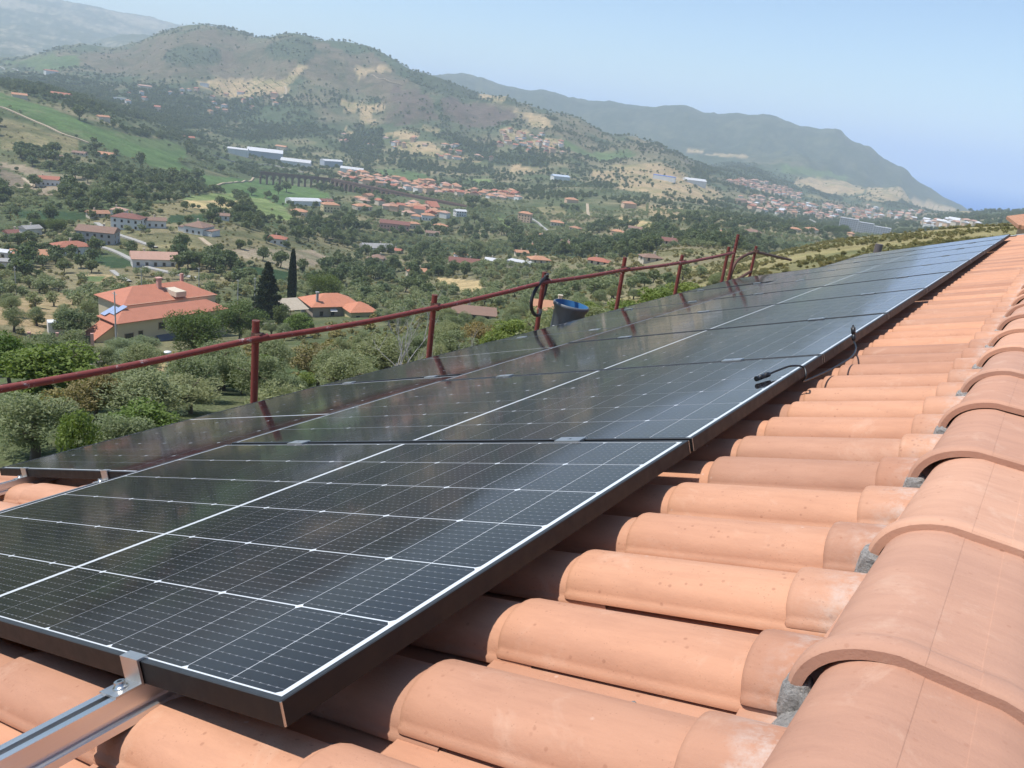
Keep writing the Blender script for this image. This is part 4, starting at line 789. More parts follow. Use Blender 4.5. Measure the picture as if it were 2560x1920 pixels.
TREES=[('fig', -35.5, 16.8, 5.1, 3.2, 'bright green broad-leaved tree behind the rail at the left edge'),
('fig', -47.2, 20.1, 3.3, 3.3, 'dark green tree cut by the left edge under the rail'),
('olive', -27.7, 12.3, 4.0, 2.6, 'big grey-green olive tree at the left edge above the panel corner'),
('shrub', -23.5, 11.8, 1.7, 3.0, 'vivid yellow-green shrub between two olives at the left'),
('olive', -30.3, 18.1, 5.0, 2.5, 'wide grey-green olive tree below the left stretch of rail'),
('olive', -23.8, 13.3, 3.0, 2.1, 'low olive crown just above the edge of the lower panel row'),
('olive', -32.6, 21.9, 4.1, 2.1, 'olive crown left of the first scaffold post'),
('fig', -49.3, 36.3, 4.3, 2.8, 'bright green leafy bush left of the first scaffold post'),
('fig', -50.6, 41.2, 3.1, 2.7, 'bright green leafy bush behind the first scaffold post'),
('ochre', -41.8, 39.1, 4.6, 3.8, 'yellowish dry-leaved tree right of the first scaffold post'),
('olive', -34.5, 29.4, 3.7, 2.3, 'olive crown right of the first scaffold post by the panel edge'),
('olive', -32.1, 31.9, 4.6, 3.1, 'pale olive crown near the middle of the panel edge'),
('olive', -38.5, 42.4, 5.2, 3.6, 'olive crown behind the bare dead tree'),
('olive', -31.8, 40.2, 3.3, 2.6, 'olive crown right of the second scaffold post'),
('olive', -35.6, 47.4, 4.7, 3.2, 'olive crown between the second and third posts'),
('ochre', -38.0, 53.1, 3.8, 3.5, 'yellow-brown tree between the second and third posts'),
('shrub', -32.0, 50.0, 4.0, 3.3, 'green bush left of the grey tub'),
('shrub', -30.9, 45.8, 3.2, 2.7, 'green bush at the panel edge under the hose'),
('shrub', -25.9, 55.6, 3.8, 3.3, 'light green bush right of the grey tub'),
('shrub', -36.4, 70.5, 3.7, 3.1, 'green bush behind the rim of the tub'),
('shrub', -25.1, 60.3, 4.4, 3.4, 'light green bush below the fifth post'),
('shrub', -28.2, 74.2, 4.9, 3.1, 'light green bush right of the fifth post'),
('pine', -99.7, 68.3, 10.6, 8.9, 'round-crowned stone pine in front of the yellow house'),
('pine', -131.3, 100.4, 12.2, 9.1, 'lighter stone pine at the right end of the yellow house'),
('cedar', -165.2, 134.9, 9.8, 15.8, 'tall dark conifer between the two villas'),
('cypress', -186.9, 161.8, 3.6, 18.3, 'tall slender cypress beside the right villa'),
('pine', -185.5, 173.9, 14.4, 12.2, 'spreading stone pine behind the right villa'),
('broad', -136.9, 115.8, 4.9, 7.0, 'small round tree left of the right villa'),
('fig', -123.1, 108.8, 7.3, 5.6, 'bright green vine-like tree in front of the right villa'),
('olive', -184.3, 80.5, 5.8, 4.4, 'olive tree standing on dry ground, leftmost of the row above the rail'),
('olive', -200.5, 93.4, 5.5, 4.4, 'olive tree with a clear trunk on dry ground, second of the row'),
('olive', -208.1, 101.4, 5.1, 4.6, 'olive tree on dry ground, third of the row'),
('olive', -215.3, 110.1, 6.0, 4.5, 'olive tree on dry ground left of the yellow house'),
('olive', -149.5, 65.6, 5.1, 4.7, 'olive tree by the left edge below the dry terrace'),
('olive', -162.9, 75.9, 4.5, 4.1, 'olive tree on the dry terrace edge'),
('broad', -150.8, 76.9, 9.8, 6.0, 'dense dark tree left of the yellow house'),
('olive', -164.7, 82.8, 6.7, 5.3, 'olive tree left of the yellow house roof'),
('olive', -167.3, 88.5, 5.9, 6.2, 'olive tree beside the white van'),
('olive', -120.6, 69.6, 8.1, 3.6, 'olive tree in front of the yellow house porch'),
('olive', -123.4, 74.8, 6.9, 3.5, 'olive tree at the yellow house wall'),
('olive', -103.2, 59.9, 8.2, 2.6, 'olive tree below the courtyard'),
('pine', -433.8, 206.3, 9.3, 8.8, 'dark pine behind the pale grey-roofed house, left of the pair'),
('pine', -416.5, 207.1, 12.4, 10.0, 'dark pine behind the pale grey-roofed house, right of the pair'),
('umbrella', -447.7, 343.5, 14.4, 10.9, 'umbrella pine with flat crown beside the light green field'),
('broad', -621.8, 295.7, 11.9, 9.8, 'round dark tree beside the white farmhouse'),
('broad', -796.2, 483.9, 12.2, 17.9, 'tall narrow tree standing out at the lower edge of the vineyard'),
('broad', -1070.0, 724.4, 16.9, 16.9, 'tree at the far corner of the vineyard'),
('broad', -728.0, 570.1, 12.2, 9.4, 'round tree alone in the green field'),
('broad', -757.8, 630.6, 12.0, 13.0, 'left of two trees in the green field'),
('broad', -775.6, 657.0, 14.4, 13.4, 'right of two trees in the green field'),
('broad', -996.5, 528.9, 18.2, 19.3, 'tree at the upper edge of the vineyard'),
('broad', -846.5, 465.6, 18.5, 11.7, 'tree beside the orange-roofed farm under the vineyard'),
('broad', -941.6, 686.3, 17.7, 12.9, 'round tree on the slope right of the vineyard'),
('broad', -793.4, 379.2, 12.4, 10.7, '@dark broad-leaved tree of the wood below the tan slope at left'),
('broad', -798.3, 376.0, 12.4, 10.8, '@dark broad-leaved tree of the wood below the tan slope at left'),
('broad', -655.2, 354.1, 12.4, 10.7, '@dark broad-leaved tree of the wood below the tan slope at left'),
('broad', -782.9, 376.9, 10.5, 9.1, '@dark broad-leaved tree of the wood below the tan slope at left'),
('broad', -654.4, 348.0, 12.5, 10.8, '@dark broad-leaved tree of the wood below the tan slope at left'),
('broad', -760.3, 360.2, 13.2, 11.4, '@dark broad-leaved tree of the wood below the tan slope at left'),
('broad', -648.8, 338.8, 12.7, 11.0, '@dark broad-leaved tree of the wood below the tan slope at left'),
('broad', -728.1, 376.5, 10.3, 8.9, '@dark broad-leaved tree of the wood below the tan slope at left'),
('broad', -796.2, 397.7, 15.8, 13.7, '@dark broad-leaved tree of the wood below the tan slope at left'),
('broad', -714.4, 352.1, 11.4, 9.9, '@dark broad-leaved tree of the wood below the tan slope at left'),
('broad', -762.1, 358.9, 14.2, 12.3, '@dark broad-leaved tree of the wood below the tan slope at left'),
('broad', -801.8, 369.9, 13.8, 12.0, '@dark broad-leaved tree of the wood below the tan slope at left'),
('broad', -752.1, 375.1, 15.3, 13.2, '@dark broad-leaved tree of the wood below the tan slope at left'),
('broad', -747.1, 353.9, 10.5, 9.1, '@dark broad-leaved tree of the wood below the tan slope at left'),
('broad', -776.1, 358.9, 14.2, 12.3, '@dark broad-leaved tree of the wood below the tan slope at left'),
('broad', -781.3, 380.0, 12.6, 10.9, '@dark broad-leaved tree of the wood below the tan slope at left'),
('broad', -629.8, 338.8, 11.7, 10.2, '@dark broad-leaved tree of the wood below the tan slope at left'),
('broad', -742.7, 351.5, 10.1, 8.8, '@dark broad-leaved tree of the wood below the tan slope at left'),
('broad', -786.0, 362.4, 14.5, 12.5, '@dark broad-leaved tree of the wood below the tan slope at left'),
('broad', -759.0, 371.1, 10.2, 8.8, '@dark broad-leaved tree of the wood below the tan slope at left'),
('broad', -798.6, 379.8, 10.4, 9.0, '@dark broad-leaved tree of the wood below the tan slope at left'),
('broad', -801.3, 377.0, 13.0, 11.3, '@dark broad-leaved tree of the wood below the tan slope at left'),
('broad', -541.7, 276.9, 11.5, 12.2, '@tree of the dense dark clump above the vineyard terraces'),
('broad', -554.2, 293.2, 10.1, 10.7, '@tree of the dense dark clump above the vineyard terraces'),
('broad', -552.1, 280.1, 9.2, 9.8, '@tree of the dense dark clump above the vineyard terraces'),
('broad', -503.1, 276.4, 9.7, 10.2, '@tree of the dense dark clump above the vineyard terraces'),
('broad', -566.7, 287.4, 9.4, 10.0, '@tree of the dense dark clump above the vineyard terraces'),
('broad', -563.2, 290.5, 12.5, 13.2, '@tree of the dense dark clump above the vineyard terraces'),
('broad', -575.7, 295.1, 13.0, 13.8, '@tree of the dense dark clump above the vineyard terraces'),
('broad', -513.5, 269.5, 10.5, 11.1, '@tree of the dense dark clump above the vineyard terraces'),
('broad', -579.0, 388.4, 11.0, 10.3, '@tree of the broad wood between the vineyard and the straw field'),
('broad', -609.3, 348.7, 13.0, 12.2, '@tree of the broad wood between the vineyard and the straw field'),
('broad', -562.1, 340.0, 11.8, 11.1, '@tree of the broad wood between the vineyard and the straw field'),
('broad', -558.4, 362.2, 10.7, 10.0, '@tree of the broad wood between the vineyard and the straw field'),
('broad', -576.4, 374.9, 9.7, 9.1, '@tree of the broad wood between the vineyard and the straw field'),
('broad', -511.6, 291.2, 11.3, 10.6, '@tree of the broad wood between the vineyard and the straw field'),
('broad', -700.6, 457.2, 15.6, 14.7, '@tree of the broad wood between the vineyard and the straw field'),
('broad', -511.7, 294.8, 10.1, 9.4, '@tree of the broad wood between the vineyard and the straw field'),
('broad', -614.7, 349.2, 11.9, 11.1, '@tree of the broad wood between the vineyard and the straw field'),
('broad', -563.4, 359.3, 12.7, 11.9, '@tree of the broad wood between the vineyard and the straw field'),
('broad', -763.1, 527.6, 17.2, 16.1, '@tree of the broad wood between the vineyard and the straw field'),
('broad', -533.0, 306.4, 11.0, 10.3, '@tree of the broad wood between the vineyard and the straw field'),
('broad', -616.1, 421.7, 13.9, 13.0, '@tree of the broad wood between the vineyard and the straw field'),
('broad', -556.1, 326.1, 9.4, 8.8, '@tree of the broad wood between the vineyard and the straw field'),
('broad', -582.2, 363.2, 8.5, 7.9, '@tree of the broad wood between the vineyard and the straw field'),
('broad', -564.4, 318.5, 10.2, 9.6, '@tree of the broad wood between the vineyard and the straw field'),
('broad', -605.2, 412.9, 9.7, 9.0, '@tree of the broad wood between the vineyard and the straw field'),
('broad', -547.6, 333.1, 10.3, 9.6, '@tree of the broad wood between the vineyard and the straw field'),
('broad', -725.1, 490.7, 14.1, 13.2, '@tree of the broad wood between the vineyard and the straw field'),
('broad', -545.8, 333.4, 9.2, 8.7, '@tree of the broad wood between the vineyard and the straw field'),
('broad', -578.2, 341.6, 12.9, 12.1, '@tree of the broad wood between the vineyard and the straw field'),
('broad', -621.5, 355.9, 11.9, 11.2, '@tree of the broad wood between the vineyard and the straw field'),
('broad', -624.9, 428.4, 11.6, 10.9, '@tree of the broad wood between the vineyard and the straw field'),
('broad', -523.4, 297.4, 8.2, 7.7, '@tree of the broad wood between the vineyard and the straw field'),
('broad', -533.4, 320.0, 9.5, 8.9, '@tree of the broad wood between the vineyard and the straw field'),
('broad', -697.1, 468.6, 15.6, 14.6, '@tree of the broad wood between the vineyard and the straw field'),
('broad', -614.6, 269.6, 10.6, 9.9, '@dark tree of the wood at the left edge'),
('broad', -579.0, 254.8, 11.9, 11.2, '@dark tree of the wood at the left edge'),
('broad', -578.9, 254.6, 10.0, 9.3, '@dark tree of the wood at the left edge'),
('broad', -582.2, 259.2, 8.1, 7.6, '@dark tree of the wood at the left edge'),
('broad', -556.5, 243.9, 9.0, 8.4, '@dark tree of the wood at the left edge'),
('broad', -430.3, 213.0, 7.5, 7.5, '@dark tree beside the pale grey-roofed house'),
('broad', -430.4, 216.3, 7.0, 7.0, '@dark tree beside the pale grey-roofed house'),
('broad', -435.5, 210.4, 6.0, 6.0, '@dark tree beside the pale grey-roofed house'),
('broad', -461.2, 217.2, 8.7, 8.7, '@dark tree beside the pale grey-roofed house'),
('broad', -439.2, 212.4, 6.8, 6.8, '@dark tree beside the pale grey-roofed house'),
('broad', -438.6, 208.3, 6.7, 6.7, '@dark tree beside the pale grey-roofed house'),
('broad', -281.8, 200.7, 8.7, 7.5, '@tree of the dark round wood right of the pink-roofed house'),
('broad', -298.5, 207.3, 8.3, 7.2, '@tree of the dark round wood right of the pink-roofed house'),
('broad', -283.1, 203.9, 9.4, 8.1, '@tree of the dark round wood right of the pink-roofed house'),
('broad', -292.9, 193.8, 8.4, 7.2, '@tree of the dark round wood right of the pink-roofed house'),
('broad', -290.9, 205.4, 9.1, 7.8, '@tree of the dark round wood right of the pink-roofed house'),
('broad', -293.4, 200.1, 9.3, 8.0, '@tree of the dark round wood right of the pink-roofed house'),
('broad', -309.2, 217.4, 7.3, 6.3, '@tree of the dark round wood right of the pink-roofed house'),
('broad', -292.6, 197.9, 9.6, 8.3, '@tree of the dark round wood right of the pink-roofed house'),
('broad', -304.3, 218.3, 7.9, 6.8, '@tree of the dark round wood right of the pink-roofed house'),
('broad', -258.4, 200.7, 7.3, 5.7, '@tree of the dark clump left of the tall conifer'),
('broad', -251.5, 191.8, 7.7, 6.0, '@tree of the dark clump left of the tall conifer'),
('broad', -261.0, 200.1, 6.1, 4.8, '@tree of the dark clump left of the tall conifer'),
('broad', -252.4, 197.4, 6.8, 5.3, '@tree of the dark clump left of the tall conifer'),
('broad', -333.5, 164.3, 5.5, 4.9, '@tree of the dark belt above the small tan field'),
('broad', -302.9, 162.7, 6.6, 5.9, '@tree of the dark belt above the small tan field'),
('broad', -333.8, 165.4, 5.8, 5.1, '@tree of the dark belt above the small tan field'),
('broad', -329.8, 177.8, 7.2, 6.4, '@tree of the dark belt above the small tan field'),
('broad', -316.8, 165.9, 7.4, 6.5, '@tree of the dark belt above the small tan field'),
('broad', -321.4, 161.1, 5.2, 4.6, '@tree of the dark belt above the small tan field'),
('broad', -343.2, 169.2, 6.0, 5.3, '@tree of the dark belt above the small tan field'),
('broad', -341.7, 168.9, 8.0, 7.0, '@tree of the dark belt above the small tan field'),
('broad', -307.9, 154.7, 6.4, 5.7, '@tree of the dark belt above the small tan field'),
('broad', -450.8, 422.6, 12.6, 12.6, '@tall dark tree of the belt above the olive grove'),
('broad', -451.0, 431.0, 10.8, 10.8, '@tall dark tree of the belt above the olive grove'),
('broad', -445.7, 415.9, 10.6, 10.6, '@tall dark tree of the belt above the olive grove'),
('broad', -480.8, 437.3, 12.7, 12.7, '@tall dark tree of the belt above the olive grove'),
('broad', -488.4, 443.1, 9.4, 9.4, '@tall dark tree of the belt above the olive grove'),
('broad', -491.0, 468.6, 10.9, 10.9, '@tall dark tree of the belt above the olive grove'),
('broad', -437.0, 407.3, 9.3, 9.3, '@tall dark tree of the belt above the olive grove'),
('broad', -454.1, 407.0, 8.1, 8.1, '@tall dark tree of the belt above the olive grove'),
('broad', -405.8, 353.4, 10.5, 10.5, '@tall dark tree of the belt above the olive grove'),
('broad', -435.5, 382.8, 9.7, 9.7, '@tall dark tree of the belt above the olive grove'),
('broad', -490.4, 458.6, 13.0, 13.0, '@tall dark tree of the belt above the olive grove'),
('broad', -419.7, 376.1, 11.0, 11.0, '@tall dark tree of the belt above the olive grove'),
('broad', -525.1, 516.5, 14.6, 16.2, '@tall dark tree left of the olive grove'),
('broad', -498.2, 495.7, 14.1, 15.6, '@tall dark tree left of the olive grove'),
('broad', -465.8, 463.7, 9.8, 10.8, '@tall dark tree left of the olive grove'),
('broad', -502.5, 495.3, 15.5, 17.1, '@tall dark tree left of the olive grove'),
('broad', -496.7, 490.1, 15.6, 17.2, '@tall dark tree left of the olive grove'),
('broad', -493.3, 486.2, 15.1, 16.7, '@tall dark tree left of the olive grove'),
('broad', -412.8, 623.2, 11.3, 11.3, '@tree of the dark belt under the dry meadow'),
('broad', -444.3, 637.3, 10.5, 10.5, '@tree of the dark belt under the dry meadow'),
('broad', -518.9, 695.6, 12.2, 12.2, '@tree of the dark belt under the dry meadow'),
('broad', -476.8, 660.4, 10.9, 10.9, '@tree of the dark belt under the dry meadow'),
('broad', -513.7, 674.6, 8.7, 8.7, '@tree of the dark belt under the dry meadow'),
('broad', -417.2, 615.0, 10.4, 10.4, '@tree of the dark belt under the dry meadow'),
('broad', -464.6, 690.1, 8.2, 8.2, '@tree of the dark belt under the dry meadow'),
('broad', -449.6, 670.7, 11.0, 11.0, '@tree of the dark belt under the dry meadow'),
('broad', -498.2, 626.6, 8.6, 8.6, '@tree of the dark belt under the dry meadow'),
('broad', -426.5, 624.0, 8.8, 8.8, '@tree of the dark belt under the dry meadow'),
('broad', -476.1, 644.7, 8.1, 8.1, '@tree of the dark belt under the dry meadow'),
('broad', -422.3, 618.8, 8.7, 8.7, '@tree of the dark belt under the dry meadow'),
('broad', -432.0, 624.2, 10.7, 10.7, '@tree of the dark belt under the dry meadow'),
('broad', -511.4, 698.0, 8.6, 8.6, '@tree of the dark belt under the dry meadow'),
('broad', -409.9, 618.4, 8.6, 8.6, '@tree of the dark belt under the dry meadow'),
('broad', -479.4, 700.9, 11.6, 11.6, '@tree of the dark belt under the dry meadow'),
('broad', -480.8, 715.6, 11.7, 11.7, '@tree of the dark belt under the dry meadow'),
('broad', -489.1, 644.0, 8.1, 8.1, '@tree of the dark belt under the dry meadow'),
('broad', -624.2, 830.8, 14.6, 12.2, '@tree of the round wood beside the town'),
('broad', -610.5, 804.1, 9.7, 8.1, '@tree of the round wood beside the town'),
('broad', -634.1, 831.4, 14.8, 12.4, '@tree of the round wood beside the town'),
('broad', -592.7, 818.3, 11.9, 10.0, '@tree of the round wood beside the town'),
('broad', -627.3, 824.3, 12.0, 10.0, '@tree of the round wood beside the town'),
('broad', -603.1, 802.2, 9.8, 8.1, '@tree of the round wood beside the town'),
('broad', -602.0, 823.4, 14.3, 11.9, '@tree of the round wood beside the town'),
('broad', -610.5, 807.3, 9.4, 7.8, '@tree of the round wood beside the town'),
('broad', -620.8, 830.8, 15.0, 12.5, '@tree of the round wood beside the town'),
('broad', -227.7, 266.2, 9.9, 7.3, '@dark tree behind the dead tree'),
('broad', -202.3, 244.0, 8.5, 6.3, '@dark tree behind the dead tree'),
('broad', -227.1, 230.3, 7.7, 5.7, '@dark tree behind the dead tree'),
('broad', -230.6, 264.1, 9.0, 6.7, '@dark tree behind the dead tree'),
('broad', -189.9, 239.0, 5.6, 4.1, '@dark tree behind the dead tree'),
('broad', -219.8, 229.8, 6.3, 4.7, '@dark tree behind the dead tree'),
('broad', -228.1, 268.1, 7.6, 5.6, '@dark tree behind the dead tree'),
('broad', -239.2, 246.3, 9.7, 7.2, '@dark tree behind the dead tree'),
('broad', -202.0, 208.4, 7.5, 5.5, '@dark tree behind the dead tree'),
('broad', -198.4, 257.4, 5.9, 4.4, '@dark tree behind the dead tree'),
('broad', -207.9, 222.0, 6.7, 5.0, '@dark tree behind the dead tree'),
('broad', -236.1, 239.5, 7.7, 5.7, '@dark tree behind the dead tree'),
('broad', -230.8, 250.0, 6.6, 4.8, '@dark tree behind the dead tree'),
('broad', -217.6, 264.6, 6.5, 4.8, '@dark tree behind the dead tree'),
('pine', -228.8, 1049.4, 16.2, 12.5, '@dark stone pine of the clump on the spur'),
('pine', -257.5, 1221.6, 16.8, 12.9, '@dark stone pine of the clump on the spur'),
('pine', -234.1, 1127.8, 16.2, 12.5, '@dark stone pine of the clump on the spur'),
('pine', -237.7, 1044.3, 15.6, 12.0, '@dark stone pine of the clump on the spur'),
('pine', -236.1, 1062.0, 13.5, 10.4, '@dark stone pine of the clump on the spur'),
('pine', -227.4, 1046.5, 11.6, 8.9, '@dark stone pine of the clump on the spur'),
('broad', -94.0, 210.9, 5.2, 3.3, '@dark bushy tree right of the fifth scaffold post'),
('broad', -106.6, 235.3, 5.8, 3.7, '@dark bushy tree right of the fifth scaffold post'),
('broad', -98.2, 226.5, 6.3, 4.0, '@dark bushy tree right of the fifth scaffold post'),
('broad', -104.5, 228.9, 4.5, 2.9, '@dark bushy tree right of the fifth scaffold post'),
('broad', -82.0, 200.1, 5.8, 3.7, '@dark bushy tree right of the fifth scaffold post'),
('broad', -98.7, 214.8, 5.4, 3.4, '@dark bushy tree right of the fifth scaffold post'),
('broad', -74.6, 184.3, 4.6, 2.9, '@dark bushy tree right of the fifth scaffold post'),
('olive', -104.4, 213.4, 4.7, 3.2, '@green tree behind the fourth and fifth posts'),
('olive', -86.9, 176.8, 4.3, 2.9, '@green tree behind the fourth and fifth posts'),
('olive', -106.0, 214.4, 6.5, 4.4, '@green tree behind the fourth and fifth posts'),
('olive', -74.4, 162.8, 4.0, 2.7, '@green tree behind the fourth and fifth posts'),
('olive', -85.8, 176.0, 5.7, 3.9, '@green tree behind the fourth and fifth posts'),
('olive', -113.6, 217.3, 4.9, 3.4, '@green tree behind the fourth and fifth posts')]
WOODS=[[(-2441,1088),(-2483,1284),(-2052,1167),(-1350,821),(-1109,587),(-1131,539),(-1162,517)],[(-977,528),(-1045,635),(-1216,807),(-1479,1033),(-1713,1310),(-1653,1374),(-1585,1437),(-1505,1371),(-1492,1198),(-1530,1069),(-1089,662)],[(-1990,1391),(-1853,1485),(-1781,1423),(-1715,1306),(-1733,1232)],[(-2190,1312),(-2032,1281),(-1952,1364),(-1750,1310),(-1547,1081),(-1350,821),(-1845,1086)],[(-1547,1537),(-1471,1549),(-1279,1347),(-1197,1222),(-1384,1321),(-1460,1393)],[(-1108,1373),(-1075,1484),(-1026,1432),(-1060,1326)],[(-1209,1327),(-1116,1352),(-1062,1318),(-1120,1231)],[(-1689,2011),(-1492,2085),(-1458,2072),(-1597,2100),(-1644,2004)],[(-1638,3864),(-1334,3881),(-880,2887),(-787,2921),(-749,2754),(-805,2593),(-822,2263),(-816,2018)],[(-843,3125),(-789,3442),(-655,2993),(-702,2769)],[(-553,3122),(-605,4790),(-441,3067),(-534,3033)],[(-1336,1644),(-1249,1726),(-1136,1577),(-1023,1629),(-945,1510),(-1068,1486),(-1235,1547)],[(-513,518),(-450,547),(-384,571),(-394,622),(-272,577),(-206,485),(-163,368),(-295,479),(-382,465),(-449,456)]]
TOWNS=[('valley town','wo',[(-704,1041),(-841,916),(-787,1003),(-861,1091),(-789,965),(-1009,1024),(-941,1045),(-837,1012),(-827,1024),(-775,1008),(-913,1011),(-935,987),(-862,919),(-1069,1068),(-895,996),(-863,1065),(-668,973),(-807,998),(-871,1004),(-751,1019),(-650,969),(-813,1087),(-747,1035),(-825,1091),(-942,951),(-928,973),(-771,1082),(-786,1092),(-995,1015),(-828,932),(-830,948),(-926,915),(-957,929),(-890,919),(-790,931),(-929,1014),(-886,1020),(-881,983),(-897,1044),(-847,970),(-1025,994),(-868,1046),(-891,967),(-819,981),(-724,1039),(-883,903),(-816,950),(-849,1086),(-986,957),(-674,936),(-867,947),(-775,1029),(-988,1034),(-832,997),(-739,1053),(-962,1033),(-925,953),(-868,1030),(-882,947),(-843,1073),(-694,925),(-763,985),(-895,944),(-1024,1032),(-1069,1049),(-799,1096),(-779,943),(-864,970),(-911,942),(-912,998),(-850,1055),(-856,1016),(-718,1026),(-895,906),(-909,972),(-723,1058),(-795,984),(-853,937),(-1060,1025),(-940,1030),(-825,969),(-939,921),(-793,917),(-719,921),(-859,904),(-783,988),(-956,1050),(-662,944),(-701,1026),(-750,1004),(-827,1078),(-845,997),(-1037,995),(-1009,1001),(-880,1032),(-773,970),(-827,914),(-774,918),(-715,1004),(-1032,1049)]),('roadside quarter','wo',[(-554,664),(-560,648),(-617,739),(-672,684),(-619,678),(-581,677),(-644,699),(-627,710),(-636,729),(-555,689),(-600,683),(-579,703),(-599,723),(-613,725),(-629,753),(-657,694),(-631,683),(-685,703),(-585,664),(-611,707),(-625,695),(-592,698)]),('hill village','pk',[(-742,2632),(-793,2387),(-788,2319),(-678,2365),(-841,2588),(-754,2223),(-786,2610),(-769,2148),(-763,2275),(-770,2296),(-692,2318),(-792,2373),(-763,2238),(-736,2732),(-716,2586),(-763,2261),(-745,2267),(-755,2144),(-790,2407),(-729,2290),(-731,2318),(-782,2583),(-775,2343),(-691,2348),(-825,2586),(-743,2298),(-766,2198),(-799,2449),(-733,2350),(-797,2292),(-708,2567),(-766,2311),(-732,2579),(-720,2367),(-703,2348),(-755,2181),(-790,2234),(-761,2564),(-732,2604),(-783,2568),(-800,2590),(-812,2371),(-792,2359),(-709,2606),(-713,2288),(-814,2603),(-664,2459),(-712,2331),(-796,2436),(-760,2335),(-766,2591),(-708,2314),(-727,2150),(-744,2314),(-776,2554),(-682,2459),(-811,2352),(-712,2619),(-697,2363),(-757,2352),(-739,2562),(-731,2332),(-756,2297),(-749,2200),(-738,2712),(-773,2622),(-761,2607),(-782,2258),(-729,2633),(-761,2638),(-773,2359),(-751,2592),(-759,2132),(-728,2304),(-759,2624)]),('scattered coast suburb','wh',[(-542,2184),(-427,2452),(-537,1831),(-505,1843),(-650,1912),(-552,2326),(-608,1831),(-530,2615),(-499,2048),(-445,2465),(-480,1774),(-564,2438),(-584,1972),(-443,1852),(-488,2440),(-510,1998),(-566,2193),(-468,2419),(-629,2157),(-478,2371),(-559,1846),(-471,2490),(-584,2202),(-606,2190),(-561,2942),(-589,2240),(-639,2120),(-384,2483),(-533,1896),(-559,2229),(-535,2229),(-423,3027),(-590,1801),(-588,2548),(-450,2271),(-544,2525),(-436,2424),(-571,1981),(-539,1787),(-359,2285),(-525,1851),(-517,2340),(-600,1875),(-468,2913),(-364,2469),(-538,2420),(-400,2461),(-560,2479),(-496,2149),(-615,1850),(-575,2319),(-500,2195),(-421,2918),(-467,2144),(-613,1961),(-566,2207),(-361,2301),(-499,2403),(-513,1792),(-330,2310),(-551,2361),(-585,2474),(-582,1710),(-455,2916),(-508,2176),(-555,1722),(-545,2438),(-452,2353),(-514,1876),(-491,2418),(-513,2236),(-277,1969),(-514,2361),(-511,2442),(-503,2700),(-497,1615),(-616,2238),(-382,2461),(-625,1913),(-483,2756),(-361,2455),(-580,1725),(-574,1808),(-497,2086),(-332,2296),(-339,2472),(-481,2461),(-532,2574),(-524,1982),(-342,2532),(-616,1947),(-561,2180),(-536,2943),(-529,2601),(-554,1882),(-432,2403),(-454,1878),(-520,2158),(-598,1845),(-291,1988),(-515,1591),(-433,2468),(-411,2481),(-630,1954),(-595,2223),(-520,2960),(-426,2364),(-487,2926),(-511,2600),(-463,2457),(-600,2158),(-287,2005),(-498,2231),(-559,2068),(-568,1956),(-475,2948),(-452,2418),(-609,2312),(-514,2051),(-532,1865),(-547,2213),(-588,1936),(-536,2401),(-540,1989),(-485,1578),(-578,2222),(-435,1888),(-588,2324),(-503,1755),(-545,1756),(-587,2494),(-516,2012),(-554,2511),(-617,1889),(-461,1604),(-490,1566),(-597,1893),(-519,2584),(-584,1832),(-604,1932),(-485,2631),(-443,3028),(-450,2930),(-532,2361),(-474,1847),(-564,2373),(-469,1617),(-338,2490),(-575,1887),(-601,2336)]),('white coast town','wh',[(-183,1488),(-139,1512),(-155,1537),(-165,1574),(-144,1482),(-163,1495),(-189,1584),(-183,1517),(-211,1641),(-189,1503),(-210,1653),(-109,1400),(-170,1507),(-153,1510),(-144,1463),(-209,1629),(-127,1446),(-150,1496),(-159,1550),(-201,1597),(-167,1520),(-197,1636),(-186,1597),(-202,1584),(-117,1415),(-158,1483),(-130,1462),(-197,1554),(-203,1617),(-173,1588),(-125,1399),(-200,1572)]),('hillside hamlet','wo',[(-1260,1770),(-1149,1758),(-1136,1654),(-1243,1755),(-1175,1728),(-1125,1670),(-1196,1745),(-1109,1750),(-1209,1721),(-1097,1656),(-1175,1777),(-1164,1808),(-1159,1787),(-1028,1696),(-1224,1736),(-1193,1765),(-1086,1751),(-1074,1689),(-1092,1721),(-1047,1654),(-1209,1770),(-1180,1752),(-1099,1698),(-1076,1622),(-1191,1705),(-1110,1674),(-1202,1685),(-1135,1686),(-1215,1698),(-1092,1788),(-1047,1678),(-1073,1758),(-1120,1736),(-1245,1781)]),('main hill farm','wo',[(-1962,1493),(-1793,1319),(-1811,1482),(-1813,1310),(-1807,1410),(-1853,1419),(-1853,1329),(-2003,1339),(-1943,1265),(-1778,1145),(-1825,1339),(-1720,1020),(-1938,1151),(-1955,1397),(-1918,1283),(-1859,1448),(-1668,1056),(-1946,1190),(-2006,1385),(-1779,1462),(-1976,1456),(-1849,1138),(-1778,1265),(-1826,1496),(-2009,1363),(-1806,1111)]),('hill foot hamlet','wo',[(-1160,1539),(-1250,1529),(-1433,1387),(-1202,1490),(-1334,1512),(-1429,1369),(-1349,1471),(-1146,1537),(-1252,1570),(-1193,1433),(-1316,1487),(-1168,1418),(-1292,1431),(-1366,1469),(-1384,1417),(-1249,1552),(-1498,1441),(-1155,1456),(-1106,1520),(-1189,1504),(-1265,1472),(-1322,1447),(-1335,1445),(-1404,1489),(-1309,1419),(-1166,1436)])]

